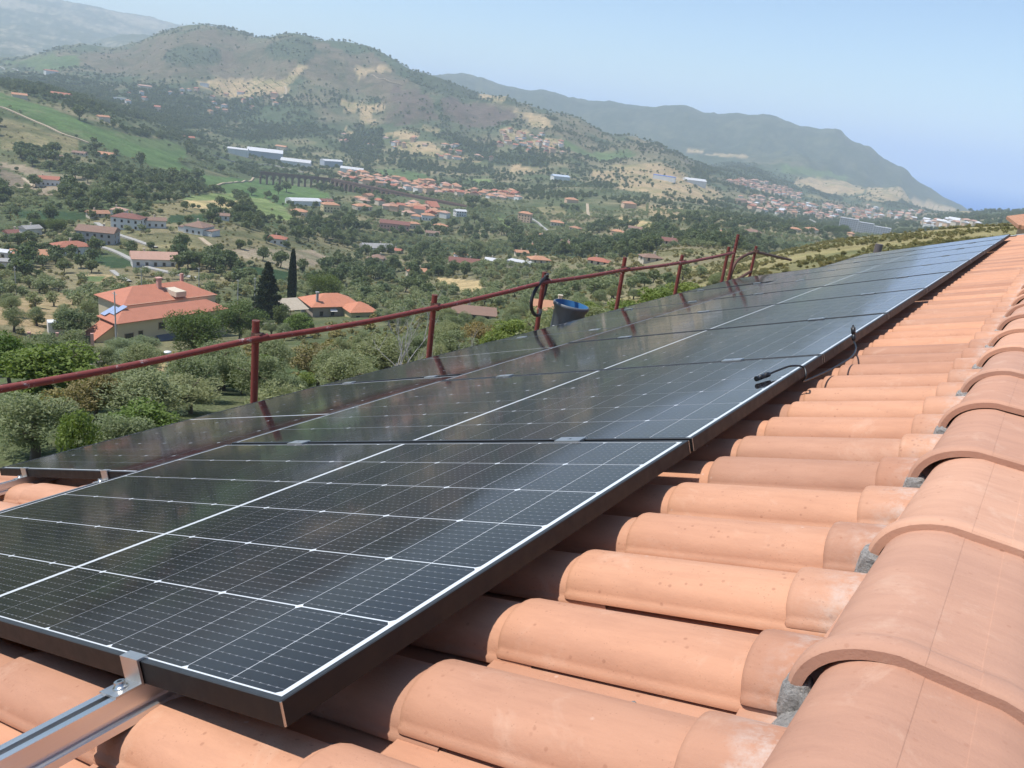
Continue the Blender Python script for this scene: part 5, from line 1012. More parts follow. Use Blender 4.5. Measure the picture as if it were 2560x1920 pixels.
COVER = dict(brown=(.150, .122, .078), rust=(.128, .096, .074), scrubg=(.070, .088, .048), grass=(.105, .150, .055), dry=(.40, .295, .165), dryg=(.25, .215, .11),
             vine=(.098, .158, .052), vined=(.040, .072, .030), lime=(.19, .235, .085), straw=(.50, .375, .19), plough=(.30, .24, .165), ploughd=(.20, .16, .115),
             gravel=(.52, .47, .41), grove=(.17, .16, .085), scrub=(.31, .265, .125))
def in_poly(x, y, P_):
    c = np.zeros(x.shape, bool); n = len(P_)
    px = [p[0] for p in P_]; py = [p[1] for p in P_]
    bb = (x >= min(px)) & (x <= max(px)) & (y >= min(py)) & (y <= max(py))
    if not bb.any(): return c
    xs, ys = x[bb], y[bb]; k = np.zeros(xs.shape, bool); j = n-1
    for i in range(n):
        (xi, yi), (xj, yj) = P_[i], P_[j]
        if yi != yj:
            k ^= ((yi > ys) != (yj > ys)) & (xs < (xj-xi)*(ys-yi)/(yj-yi)+xi)
        j = i
    c[bb] = k; return c
CLS = list(COVER)
def cover(x, y):
    """index of the land cover at each point, -1 for mixed country"""
    w = np.hypot(x, y)*0.006
    xx = x+(fbm(x/60, y/60, 31, 2)-.5)*2*w; yy = y+(fbm(x/60, y/60, 37, 2)-.5)*2*w
    c = np.full(x.shape, -1)
    for name, P_ in FIELDS:
        if len(P_) > 2: c[in_poly(xx, yy, P_)] = CLS.index(name)
    # the dry spur right of the house
    r = np.hypot(x-CX, y-CY); az = np.degrees(np.arctan2(-(x-CX), y-CY))+(fbm(x/40, y/40, 41, 2)-.5)*14
    c[(c == -1) & (az < 23) & (az > -20) & (r > 95) & (r < 430)] = CLS.index('scrub')
    return c
def woods(x, y):
    m = np.zeros(x.shape, bool)
    for P_ in WOODS:
        if len(P_) > 2: m |= in_poly(x, y, P_)
    return m

# ------------------------------------------------------------------ terrain sheet
def grid_mesh(name, azs, rs, colour=True):
    A, R_ = np.meshgrid(np.radians(azs), rs, indexing='ij')
    X = CX-np.sin(A)*R_; Y = CY+np.cos(A)*R_
    x, y = X.ravel(), Y.ravel(); Z = np.maximum(ground(x, y), -238.0)
    na, nr = X.shape; closed = azs[-1]-azs[0] > 350
    ia = np.arange(na if closed else na-1)[:, None]; j = np.arange(nr-1)[None]; i2 = (ia+1) % na
    F_ = np.stack([ia*nr+j, i2*nr+j, i2*nr+j+1, ia*nr+j+1], -1).reshape(-1, 4)[:, ::-1]
    me = bpy.data.meshes.new(name); nv, nf = len(x), len(F_)
    me.vertices.add(nv); me.vertices.foreach_set('co', np.stack([x, y, Z], -1).ravel())
    me.loops.add(nf*4); me.loops.foreach_set('vertex_index', F_.ravel().astype(np.int32))
    me.polygons.add(nf); me.polygons.foreach_set('loop_start', np.arange(0, nf*4, 4, dtype=np.int32))
    me.polygons.foreach_set('use_smooth', np.ones(nf, bool)); me.update(calc_edges=True)
    r = np.hypot(x-CX, y-CY); az = np.degrees(np.arctan2(-(x-CX), y-CY))
    c = cover(x, y)
    n1 = fbm(x/70, y/70, 51, 4)[:, None]; n2 = fbm(x/400, y/400, 57, 4)[:, None]; n3 = fbm(x/25, y/25, 61, 3)[:, None]
    t = np.clip((n1*.6+n2*.4-.47)/.16, 0, 1)
    col = (1-t)*np.array([.098, .118, .054])+t*np.array([.225, .195, .11])
    # hill country behind the valley: dark scrub with bare and burnt patches
    t2 = np.clip((n2*.5+n1*.5-.45)/.14, 0, 1); hill = (1-t2)*np.array([.075, .100, .052])+t2*np.array([.18, .155, .095])
    k = np.clip((r-1900)/300, 0, 1)[:, None]; col = col*(1-k)+hill*k
    mt = np.clip((n2*.3+n1*.35+n3*.35-.5)/.12, 0, 1); head = (1-mt)*np.array([.052, .070, .045])+mt*np.array([.095, .105, .062])
    k = (np.clip((r-3900)/300, 0, 1)*(az < 47))[:, None]; col = col*(1-k)+head*k
    lm_ = np.clip((n2*.45+n1*.25+n3*.3-.46)/.13, 0, 1); lf = (1-lm_)*np.array([.10, .115, .075])+lm_*np.array([.34, .29, .20])
    k = (np.clip((r-4300)/500, 0, 1)*(az >= 47))[:, None]; col = col*(1-k)+lf*k
    for i, nme in enumerate(CLS):
        m = c == i
        if m.any():
            b = np.array(COVER[nme]); v = (0.82+0.36*n3[m])
            if nme in ('brown', 'rust', 'scrub', 'scrubg', 'dryg', 'grove', 'dry'):
                g_ = np.clip((n3[m]*.55+n1[m]*.45-.50)/.12, 0, 1)*(.55 if nme != 'dry' else .25)
                col[m] = b*v*(1-g_)+np.array([.062, .078, .038])*g_
            else: col[m] = b*v
    wd = woods(x, y) & (r > 300)
    col[wd] = np.array([.058, .078, .038])*(.7+.6*n3[wd])
    at = me.color_attributes.new('cover', 'FLOAT_COLOR', 'POINT')
    at.data.foreach_set('color', np.concatenate([col, np.ones((nv, 1))], 1).ravel())
    return me
def land_mat():
    k = N('countryside'); g = k.n('NewGeometry').outputs['Position']
    a = k.n('Attribute'); a.attribute_name = 'cover'; c = a.outputs['Color']
    f1 = k.noise(g, 0.35, 6, 0.7); f2 = k.noise(g, 0.045, 6, 0.65)
    c = k.mix(1.0, c, k.ramp(f1, [(0.25, 0.62), (0.75, 1.34)]), 'MULTIPLY')
    c = k.mix(1.0, c, k.ramp(f2, [(0.25, 0.72), (0.75, 1.26)]), 'MULTIPLY')
    # scrub, rock and bare soil in broken patches
    f3 = k.noise(g, 0.011, 9, 0.74); c = k.mix(k.ramp(f3, [(0.50, 0.0), (0.57, 0.6)]), c, k.mix(1.0, c, (0.50, 0.66, 0.50), 'MULTIPLY'))
    f4 = k.noise(g, 0.024, 8, 0.76, 0.4); c = k.mix(k.ramp(f4, [(0.57, 0.0), (0.64, 0.45)]), c, k.mix(0.5, c, (0.30, 0.24, 0.16)))
    # tufts of scrub
    tuft = k.ramp(k.noise(g, 0.16, 5, 0.75), [(0.56, 0.0), (0.66, 0.55)])
    c = k.mix(tuft, c, k.mix(0.75, c, (0.035, 0.048, 0.022)))
    k.base(c); k.set(0.95); k.b.inputs['Specular IOR Level'].default_value = 0.1
    k.bump(k.noise(g, 0.03, 8, 0.72), 0.8, 7.0)
    return k.mat
M_LAND = land_mat()
R_IN = np.exp(np.linspace(math.log(4.5), math.log(12500), 620))
me = grid_mesh('terrain', np.concatenate([np.arange(-10, 76, 0.135), np.arange(76, 350, 3.0)]), R_IN)
me.materials.append(M_LAND)
terrain = link('terrain', me, kind='structure')
mb = MB(); mb.add([(CX+5*math.sin(a), CY+5*math.cos(a), -6.2) for a in [2*math.pi*i/24 for i in range(24)]], [tuple(range(24))][::-1])
def sea_mat():
    k = N('sea_water'); g = k.n('NewGeometry').outputs['Position']
    k.base(k.mix(k.noise(g, 0.0008, 3), (0.004, 0.12, 0.42), (0.006, 0.14, 0.47))); k.set(0.55, 0, 1.33); k.b.inputs['Specular IOR Level'].default_value = 0.15
    k.bump(k.noise(g, 0.03, 4), 0.25, 3.0); return k.mat
mb = MB(); S = 42000; mb.add([(-S, -S, -232), (S, -S, -232), (S, S, -232), (-S, S, -232)], [(0, 1, 2, 3)])
link('sea', mb.mesh('sea', sea_mat()), kind='structure')

# ------------------------------------------------------------------ lanes and tracks laid on the ground
m_lane = simple('pale_asphalt', (0.33, 0.315, 0.285), 0.9, 0, 0.1, 0.3)
m_track = simple('dirt_track', (0.38, 0.30, 0.20), 0.95, 0, 0.15, 0.2)
for nm, w, P_ in ROADS:
    w *= 0.62
    pts = [Vector((x, y, 0)) for x, y in P_]
    pts = bez(pts, 12)
    L = []; Rr = []
    for i, p in enumerate(pts):
        t = (pts[min(i+1, len(pts)-1)]-pts[max(i-1, 0)]); t.z = 0
        if t.length < 1e-6: t = Vector((1, 0, 0))
        t.normalize(); n = Vector((-t.y, t.x, 0))
        L.append(p+n*w/2); Rr.append(p-n*w/2)
    V_ = L+Rr; xs = np.array([p.x for p in V_]); ys = np.array([p.y for p in V_])
    z = ground(xs, ys); n = len(L); zz = np.maximum(z[:n], z[n:])+0.35+0.0006*np.hypot(xs[:n], ys[:n])
    vs = [(V_[i].x, V_[i].y, zz[i % n]) for i in range(2*n)]+[(V_[i].x, V_[i].y, zz[i % n]-2.0) for i in range(2*n)]
    fs = []
    for i in range(n-1):
        fs += [(n+i, n+i+1, i+1, i), (i, i+1, 2*n+i+1, 2*n+i), (3*n+i, 3*n+i+1, n+i+1, n+i)]
    mb = MB(); mb.add(vs, fs, 0, False)
    link(nm, mb.mesh(nm, m_lane if nm == 'lane' else m_track), kind='structure')

# ------------------------------------------------------------------ houses
WALLC = dict(white=(.66, .65, .62), cream=(.56, .49, .38), grey=(.36, .35, .34), yellow=(.60, .50, .28), pink=(.52, .30, .25), peach=(.62, .42, .28), bluegrey=(.36, .40, .46))
ROOFC = dict(dred=(.20, .085, .065), red=(.36, .135, .085), orange=(.45, .225, .130), dorange=(.37, .19, .115), brown=(.235, .145, .105), pink=(.45, .27, .20), grey=(.30, .29, .28), lgrey=(.52, .52, .52), white=(.56, .56, .57), blue=(.05, .15, .55), bluegrey=(.42, .48, .56))
MW = {k: simple('plaster_'+k, v, 0.9, 0, 0.10, 0.25) for k, v in WALLC.items()}
def rooftile_mat(name, col):
    k = N(name); u = k.coord('Object'); w = k.n('TexWave', wave_type='BANDS', bands_direction='X'); w.inputs['Scale'].default_value = 1.6; k.l(u, w.inputs['Vector'])
    c = k.mix(k.noise(u, 0.7, 5, .7), tuple(x*.78 for x in col), tuple(min(1, x*1.2) for x in col))
    k.base(c); k.set(0.9); k.bump(w.outputs['Fac'], 0.5, 0.08); return k.mat
MR = {k: rooftile_mat('roof_'+k, v) for k, v in ROOFC.items()}
def pane_mat():
    k = N('window_glass'); k.base((0.015, 0.018, 0.022)); k.set(0.12); return k.mat
M_PANE = pane_mat()
M_WFRAME = simple('window_frame', (0.32, 0.24, 0.17), 0.7)
def box_mesh(name, x0, x1, y0, y1, z0, z1, mat):
    m = MB(); m.box(x0, x1, y0, y1, z0, z1); return m.mesh(name, mat)
def window_meshes(w, h):
    f = MB(); t = 0.09
    f.box(-w/2-t, -w/2, -0.05, 0.06, -t, h+t); f.box(w/2, w/2+t, -0.05, 0.06, -t, h+t); f.box(-w/2, w/2, -0.05, 0.06, h, h+t); f.box(-w/2-t*1.6, w/2+t*1.6, -0.14, 0.06, -t*1.4, -t*0.2)
    return f.mesh('window_frame', M_WFRAME), box_mesh('pane', -w/2, w/2, -0.025, 0.05, -t*0.2, h, M_PANE)
WIN = window_meshes(1.0, 1.25)
def hip(m, x0, x1, y0, y1, z, rise, over=0.5, kind='hip', th=0.14):
    """tiled roof slab; long axis x"""
    a, b, c, d = x0-over, x1+over, y0-over, y1+over; hy = (d-c)/2; cy_ = (c+d)/2
    ins = min(hy, (b-a)/2*0.95) if kind == 'hip' else 0.0
    z0 = z-0.06-over*rise/(hy)*0.4
    P0 = [(a, c, z0), (b, c, z0), (b, d, z0), (a, d, z0)]; R0, R1 = (a+ins, cy_, z+rise), (b-ins, cy_, z+rise)
    top = P0+[R0, R1]; bot = [(p[0], p[1], p[2]-th) for p in P0]
    m.add(top+bot, [(0, 1, 5, 4), (2, 3, 4, 5), (1, 2, 5), (3, 0, 4), (0, 6, 7, 1), (1, 7, 8, 2), (2, 8, 9, 3), (3, 9, 6, 0), (9, 8, 7, 6)])
def vault(m, x0, x1, y0, y1, z, rise, over=0.3, th=0.2):
    n = 10; vs = []
    for i in range(n+1):
        t = i/n; y = y0-over+(y1-y0+2*over)*t; zz = z+rise*math.sin(math.pi*t)
        vs += [(x0-over, y, zz), (x1+over, y, zz)]
    m.add(vs, [(2*i, 2*i+1, 2*i+3, 2*i+2) for i in range(n)])
    m.add([vs[2*i] for i in range(n+1)], [tuple(range(n+1))]); m.add([vs[2*i+1] for i in range(n+1)], [tuple(range(n+1))])
def wall_box(m, x0, x1, y0, y1, z0, z1, gable=0.0):
    m.box(x0, x1, y0, y1, z0, z1)
    if gable > 0:
        c = (y0+y1)/2
        for x in (x0, x1): m.add([(x, y0, z1), (x, y1, z1), (x, c, z1+gable*0.92)], [(0, 1, 2)])
def add_windows(parent, M, x0, x1, y, z0, h, flip, every=2.9, rows=None):
    rows = rows or max(1, int(h/2.9)); n = max(1, int((x1-x0)/every))
    for r_ in range(rows):
        for i in range(n):
            x = x0+(x1-x0)*(i+.5)/n; T = M @ Matrix.Translation((x, y, z0+0.95+r_*2.9))
            if flip: T = T @ Matrix.Rotation(math.pi, 4, 'Z')
            if z0+0.95+r_*2.9+1.4 > z0+h: continue
            f_ = link('window', WIN[0], T, parent); link('pane', WIN[1], T, f_)
def add_side_windows(parent, M, x, y0, y1, z0, h, sgn):
    n = max(1, int((y1-y0)/3.2)); rows = max(1, int(h/2.9))
    for r_ in range(rows):
        for i in range(n):
            if 0.95+r_*2.9+1.4 > h: continue
            T = M @ Matrix.Translation((x, y0+(y1-y0)*(i+.5)/n, z0+0.95+r_*2.9)) @ Matrix.Rotation(sgn*math.pi/2, 4, 'Z')
            f_ = link('window', WIN[0], T, parent); link('pane', WIN[1], T, f_)
hr = random.Random(21)
house_spots = []
def make_house(x, y, w, h, kind, wall, roofc, label, yaw=None, group=None):
    r = math.hypot(x, y)
    face = math.atan2(CY-y, CX-x)          # direction to the viewer's hill
    big = w > 34
    if w > 42 and wall not in ('bluegrey', 'pink') and 'shed' not in label and 'hall' not in label and 'depot' not in label: w *= 0.55; h *= 0.75
    if yaw is None: yaw = face+math.pi/2+hr.uniform(-.55, .55)
    W = w*0.88; D = min(max(W*0.62, 6.0), 12.0) if not big else W*0.42
    g = float(min(ground([x+.4*W*math.cos(yaw), x-.4*W*math.cos(yaw), x], [y+.4*W*math.sin(yaw), y-.4*W*math.sin(yaw), y])))
    gz = float(ground(x, y)[0]); M = Matrix.Translation((x, y, gz)) @ Matrix.Rotation(yaw, 4, 'Z')
    house_spots.append((x, y, max(W, D)*0.62))
    t = link('house' if kind != 'vault' and not big else 'shed', None, M, label=label, cat='house' if kind != 'vault' and not big else 'shed', group=group)
    wm = MB(); rm = MB(); z0 = min(-1.5, g-gz-1.0); rise = D*0.20
    if kind == 'flat':
        wall_box(wm, -W/2, W/2, -D/2, D/2, z0, h); rm.box(-W/2-.25, W/2+.25, -D/2-.25, D/2+.25, h, h+.3); rise = 0.2
    elif kind == 'vault':
        wall_box(wm, -W/2, W/2, -D/2, D/2, z0, h); vault(rm, -W/2, W/2, -D/2, D/2, h+.02, D*0.16)
    elif kind == 'cross':
        wall_box(wm, -W*.28, W*.28, -D/2, D/2, z0, h, 0); wall_box(wm, -W/2, -W*.28, -D*.35, D*.35, z0, h*.62); wall_box(wm, W*.28, W/2, -D*.35, D*.35, z0, h*.62)
        hip(rm, -W*.28, W*.28, -D/2, D/2, h, rise, .5, 'hip'); rm.box(-W/2-.2, -W*.28-.02, -D*.35-.2, D*.35+.2, h*.62, h*.62+.25); rm.box(W*.28+.02, W/2+.2, -D*.35-.2, D*.35+.2, h*.62, h*.62+.25)
    else:
        wall_box(wm, -W/2, W/2, -D/2, D/2, z0, h, rise if kind == 'gable' else 0); hip(rm, -W/2, W/2, -D/2, D/2, h, rise, .55, kind)
    link('wall', wm.mesh('wall', MW[wall]), M, t)
    ro = link('roof', rm.mesh('roof', MR[roofc]), M, t)
    if kind in ('hip', 'gable', 'cross') and not big and r < 1300:
        cx = hr.uniform(-.25, .25)*W; ch = MB(); ch.box(cx-.35, cx+.35, .6, 1.3, h+.2, h+rise+.9); ch.box(cx-.45, cx+.45, .5, 1.4, h+rise+.9, h+rise+1.05)
        link('chimney', ch.mesh('chimney', MW['cream']), M, ro)
    if r < 950 and kind != 'vault':
        xw = (W*.28, ) if kind == 'cross' else (W/2, )
        # openings on the walls that face the viewer
        to = Vector((CX-x, CY-y, 0)); to.rotate(Matrix.Rotation(-yaw, 3, 'Z'))
        ys = D/2+0.01 if to.y > 0 else -D/2-0.01
        add_windows(t, M, -xw[0]+.4, xw[0]-.4, ys, 0, h, to.y > 0)
        if kind != 'cross': add_side_windows(t, M, W/2+.01 if to.x > 0 else -W/2-.01, -D/2+.6, D/2-.6, 0, h, 1 if to.x > 0 else -1)
    return t
for hh in HOUSES: make_house(*hh)

# small houses of the far settlements: individuals that share a few meshes
def proto_house(W, D, h, kind):
    wm = MB(); rm = MB(); rise = D*.22
    wall_box(wm, -W/2, W/2, -D/2, D/2, -4, h, rise if kind == 'gable' else 0)
    if kind == 'flat': rm.box(-W/2-.2, W/2+.2, -D/2-.2, D/2+.2, h, h+.3)
    else: hip(rm, -W/2, W/2, -D/2, D/2, h, rise, .5, kind)
    return wm, rm
PROTO = {}
for pal, walls, roofs in (('wo', ('white', 'cream', 'peach'), ('orange', 'red', 'dorange', 'pink')), ('pk', ('cream', 'peach', 'white'), ('pink', 'brown', 'red')), ('wh', ('cream', 'white', 'peach'), ('pink', 'lgrey', 'white'))):
    L = []
    for i in range(9):
        k_ = ('hip', 'gable', 'gable', 'flat' if pal == 'wh' else 'hip')[i % 4]
        W = hr.uniform(9, 16); D = hr.uniform(7.5, 11); h = hr.choice((3.4, 6.2, 6.4, 8.8))
        wm, rm = proto_house(W, D, h, k_)
        L.append((wm.mesh('wall', MW[walls[i % 3]]), rm.mesh('roof', MR[roofs[i % len(roofs)]])))
    PROTO[pal] = L
LABT = {'valley town': 'small tile-roofed house of the town strung along the valley floor behind the viaduct', 'roadside quarter': 'small orange-roofed house of the quarter just below the viaduct',
        'hill village': 'small pinkish house of the tight village on the far hillside', 'scattered coast suburb': 'small house scattered in the green suburb below the tan fields',
        'white coast town': 'pale block of the white town at the foot of the spur', 'hillside hamlet': 'small house of the hamlet halfway up the hill right of centre',
        'main hill farm': 'small farmhouse scattered on the lower main hill', 'hill foot hamlet': 'small house at the foot of the main hill above the town'}
far_w = {}; 
for nm, pal, pts in TOWNS:
    zs = ground([p[0] for p in pts], [p[1] for p in pts])
    for (x, y), z in zip(pts, zs):
        s = hr.uniform(.85, 1.25); M = Matrix.Translation((x, y, z)) @ Matrix.Rotation(hr.uniform(0, 3.14), 4, 'Z') @ Matrix.Scale(s, 4)
        a, b = hr.choice(PROTO[hr.choice(('wh', 'wo', 'pk', 'pk')) if nm == 'scattered coast suburb' else pal]); house_spots.append((x, y, 7*s))
        if nm in ('hill village', 'scattered coast suburb', 'white coast town'):      # the farthest settlements read as one mass
            for me_ in (a, b): far_w.setdefault(me_, []).append(M)
            continue
        t = link('house', None, M, label=LABT[nm], cat='house', group='houses of the '+nm)
        link('wall', a, M, t); link('roof', b, M, t)
mb = MB(); far_mats = []
for me_, Ms in far_w.items():
    mt_ = me_.materials[0]
    if mt_ not in far_mats: far_mats.append(mt_)
    bv = [v.co for v in me_.vertices]; bf = [tuple(p.vertices) for p in me_.polygons]
    for M in Ms: mb.add([M @ p for p in bv], bf, far_mats.index(mt_))
link('distant_houses', mb.mesh('distant_houses', far_mats), label='mass of tiny far houses in the villages toward the coast', cat='houses', kind='stuff')

# ------------------------------------------------------------------ yellow villa below the roof
def villa_yellow():
    x, y, z = -150.0, 93.0, -53.0
    M = Matrix.Translation((x, y, z)); t = link('villa', None, M, label='large yellow villa with several orange tiled roofs below the scaffold rail', cat='villa')
    ye = simple('ochre_plaster', (0.54, 0.46, 0.31), 0.9, 0, 0.08, 0.4); rf = rooftile_mat('villa_roof', (0.47, 0.185, 0.115)); dk = rooftile_mat('porch_roof', (0.24, 0.07, 0.055))
    wm = MB(); wm.box(0.2, 6.6, -11.5, 13.0, -3, 6.4); wm.box(-10, 0.18, -6.0, 15.0, -3, 7.6)
    link('wall', wm.mesh('wall', ye), M, t)
    T = Matrix.Rotation(math.pi/2, 4, 'Z')
    def roof(x0, x1, y0, y1, zz, rise, mat, kind='hip', ov=.6):
        m = MB(); hip(m, y0, y1, -x1, -x0, zz, rise, ov, kind)       # long axis along y
        return link('roof', m.mesh('roof', mat), M @ T, t)
    r1 = roof(0.8, 6.6, -11.5, 13.0, 6.45, 1.5, rf); r2 = roof(-10, -0.4, -6.0, 15.0, 7.7, 2.3, rf)
    m = MB(); m.box(-4.4, -3.6, 3.6, 4.4, 9.0, 11.4); m.box(-4.6, -3.4, 3.4, 4.6, 11.4, 11.6); link('chimney', m.mesh('chimney', MW['pink']), M, r2)
    m = MB(); m.box(-6.5, -5.9, 10.6, 11.2, 9.0, 11.4); link('chimney', m.mesh('chimney', MW['pink']), M, r2)
    m = MB(); m.box(-4.6, 0.7, 5.0, 7.4, 8.2, 9.3); link('terrace', m.mesh('terrace', MW['cream']), M, t)
    # side lean-to and porch
    m = MB(); m.box(1.5, 5.6, -15.2, -11.52, -3, 3.2); m.add([(1.5, -15.2, 3.2), (5.6, -15.2, 3.2), (5.6, -11.52, 3.2), (1.5, -11.52, 3.2), (1.5, -11.52, 5.6), (5.6, -11.52, 5.6)], [(0, 3, 4), (1, 5, 2), (0, 4, 5, 1)]); link('annexe', m.mesh('annexe', simple('warm_plaster', (0.68, 0.50, 0.27), .9)), M, t)
    m = MB(); m.add([(1.2, -15.9, 3.15), (5.9, -15.9, 3.15), (5.9, -11.5, 5.85), (1.2, -11.5, 5.85), (1.2, -15.9, 2.95), (5.9, -15.9, 2.95), (5.9, -11.5, 5.6), (1.2, -11.5, 5.6)], [(0, 1, 2, 3), (7, 6, 5, 4), (0, 4, 5, 1), (1, 5, 6, 2), (3, 7, 4, 0)]); link('annexe_roof', m.mesh('annexe_roof', rf), M, t)
    m = MB(); m.add([(1.0, -18.6, 1.0), (9.2, -17.6, 1.0), (9.2, -11.6, 1.6), (5.7, -11.6, 2.6), (5.7, -15.3, 2.6), (1.0, -15.3, 2.6), (1.0, -18.6, .8), (9.2, -17.6, .8), (9.2, -11.6, 1.4)], [(0, 1, 4, 5), (1, 2, 3, 4), (0, 6, 7, 1), (1, 7, 8, 2)]); link('porch_roof', m.mesh('porch_roof', dk), M, t)
    for px, py in ((1.2, -18.3), (9.0, -17.4), (9.0, -12.0), (5.0, -18.0)):
        link('porch_post', box_mesh('porch_post', px-.15, px+.15, py-.15, py+.15, -3, 1.05, MW['cream']), M, t)
    for wy, wz, ww in ((-9.2, 2.6, 1.7), (-6.8, 2.8, .9), (-2.2, 3.9, 1.3), (1.5, 3.9, 1.3), (5.0, 3.9, 1.3), (9.0, 3.9, 1.3), (-9.0, -.6, 1.4), (3.0, .4, 1.3)):
        T2 = M @ Matrix.Translation((6.61, wy, wz)) @ Matrix.Rotation(math.pi/2, 4, 'Z') @ Matrix.Diagonal((ww, 1, 1, 1)); f_ = link('window', WIN[0], T2, t); link('pane', WIN[1], T2, f_)
    T2 = M @ Matrix.Translation((3.4, -15.21, .8)); f_ = link('window', WIN[0], T2, t); link('pane', WIN[1], T2, f_)
    m = MB(); m.add([(6.62, -3.6, 2.6), (8.4, -3.6, 1.9), (8.4, 1.0, 1.9), (6.62, 1.0, 2.6), (8.4, -3.6, 1.6), (8.4, 1.0, 1.6)], [(0, 1, 2, 3), (1, 4, 5, 2)]); link('awning', m.mesh('awning', simple('grey_awning', (.10, .11, .13), .8)), M, t)
    # photovoltaic tiles on the end slope
    for i, (a, b) in enumerate(((0, 0), (1, 0), (2, 0), (1, 1), (2, 1), (3, 1))):
        m = MB(); m.box(0, 1.55, 0, 1.05, 0, .06); Mq = M @ Matrix.Translation((0.6+1.6*b+.2, -11.6+a*.95, 6.75+a*.42)) @ Matrix.Rotation(math.radians(24), 4, 'X')
        link('solar_collector', m.mesh('solar_collector', simple('pale_pv', (.30, .36, .50), .25)), Mq, t)
    house_spots.append((x, y, 14)); house_spots.append((x+4, y-12, 9)); house_spots.append((x+12, y-14, 10)); house_spots.append((x+14, y-4, 7))
villa_yellow()
def villa_right():
    x, y, z = -167.0, 159.0, -60.5
    M = Matrix.Translation((x, y, z)) @ Matrix.Rotation(math.radians(-22), 4, 'Z'); t = link('villa', None, M, label='villa with fresh orange hip roofs right of the tall cypress', cat='villa')
    wm = MB(); wm.box(-5, 5, -7, 7, -3, 3.7); link('wall', wm.mesh('wall', simple('shaded_plaster', (.34, .29, .24), .9)), M, t)  # grey-brown shade on the front wall is put into its plaster colour
    wm = MB(); wm.box(5.02, 11, 2, 9.5, -3, 3.5); link('wing', wm.mesh('wing', MW['yellow']), M, t)
    rf = rooftile_mat('villa_roof_fresh', (0.50, 0.20, 0.115)); T = Matrix.Rotation(math.pi/2, 4, 'Z')
    m = MB(); hip(m, -7, 7, -5, 5, 3.8, 2.4, .8); ro = link('roof', m.mesh('roof', rf), M @ T, t)
    m = MB(); hip(m, 2, 9.5, -11, -4, 3.6, 1.9, .7); link('roof', m.mesh('roof', rf), M @ T, t)
    m = MB(); m.box(3.0, 3.6, -5.6, -5.0, 4, 7.2); m.box(2.85, 3.75, -5.75, -4.85, 7.2, 7.4); link('chimney', m.mesh('chimney', MW['grey']), M, ro)
    m = MB(); m.add([(-6, -14.5, 3.2), (4.8, -13.5, 2.6), (5.2, -8.1, 3.0), (-5.5, -8.1, 3.6), (-6, -14.5, 3.0), (4.8, -13.5, 2.4)], [(0, 1, 2, 3), (0, 4, 5, 1)]); link('reed_canopy', m.mesh('reed_canopy', simple('dry_reed', (.34, .29, .22), .95, 0, .3, 2)), M, t)
    for a, b in ((-5.5, -14), (4.5, -13.2), (4.8, -9), (0, -13.8)): link('porch_post', box_mesh('porch_post', a-.12, a+.12, b-.12, b+.12, -3, 2.7, M_WFRAME), M, t)
    for wy in (-4.5, -1.2):
        T2 = M @ Matrix.Translation((5.01, wy, .9)) @ Matrix.Rotation(math.pi/2, 4, 'Z'); f_ = link('window', WIN[0], T2, t); link('pane', WIN[1], T2, f_)
    for wy in (4.0, 7.5):
        T2 = M @ Matrix.Translation((11.01, wy, .9)) @ Matrix.Rotation(math.pi/2, 4, 'Z'); f_ = link('window', WIN[0], T2, t); link('pane', WIN[1], T2, f_)
    m = MB(); m.add([(5.02, -2.2, 2.9), (6.3, -2.2, 2.4), (6.3, -.2, 2.4), (5.02, -.2, 2.9)], [(0, 1, 2, 3)]); link('awning', m.mesh('awning', MW['white']), M, t)
    house_spots.append((x, y, 11)); house_spots.append((x+6, y+5, 8)); house_spots.append((x+14, y-10, 11)); house_spots.append((x+24, y-20, 8))
villa_right()
make_house(4.15, 41.0, 11.5, -0.80-float(ground(4.15, 41.0)[0]), 'hip', 'peach', 'orange', 'peach house with tiled roof at the right edge beyond the ridge', yaw=0.12)

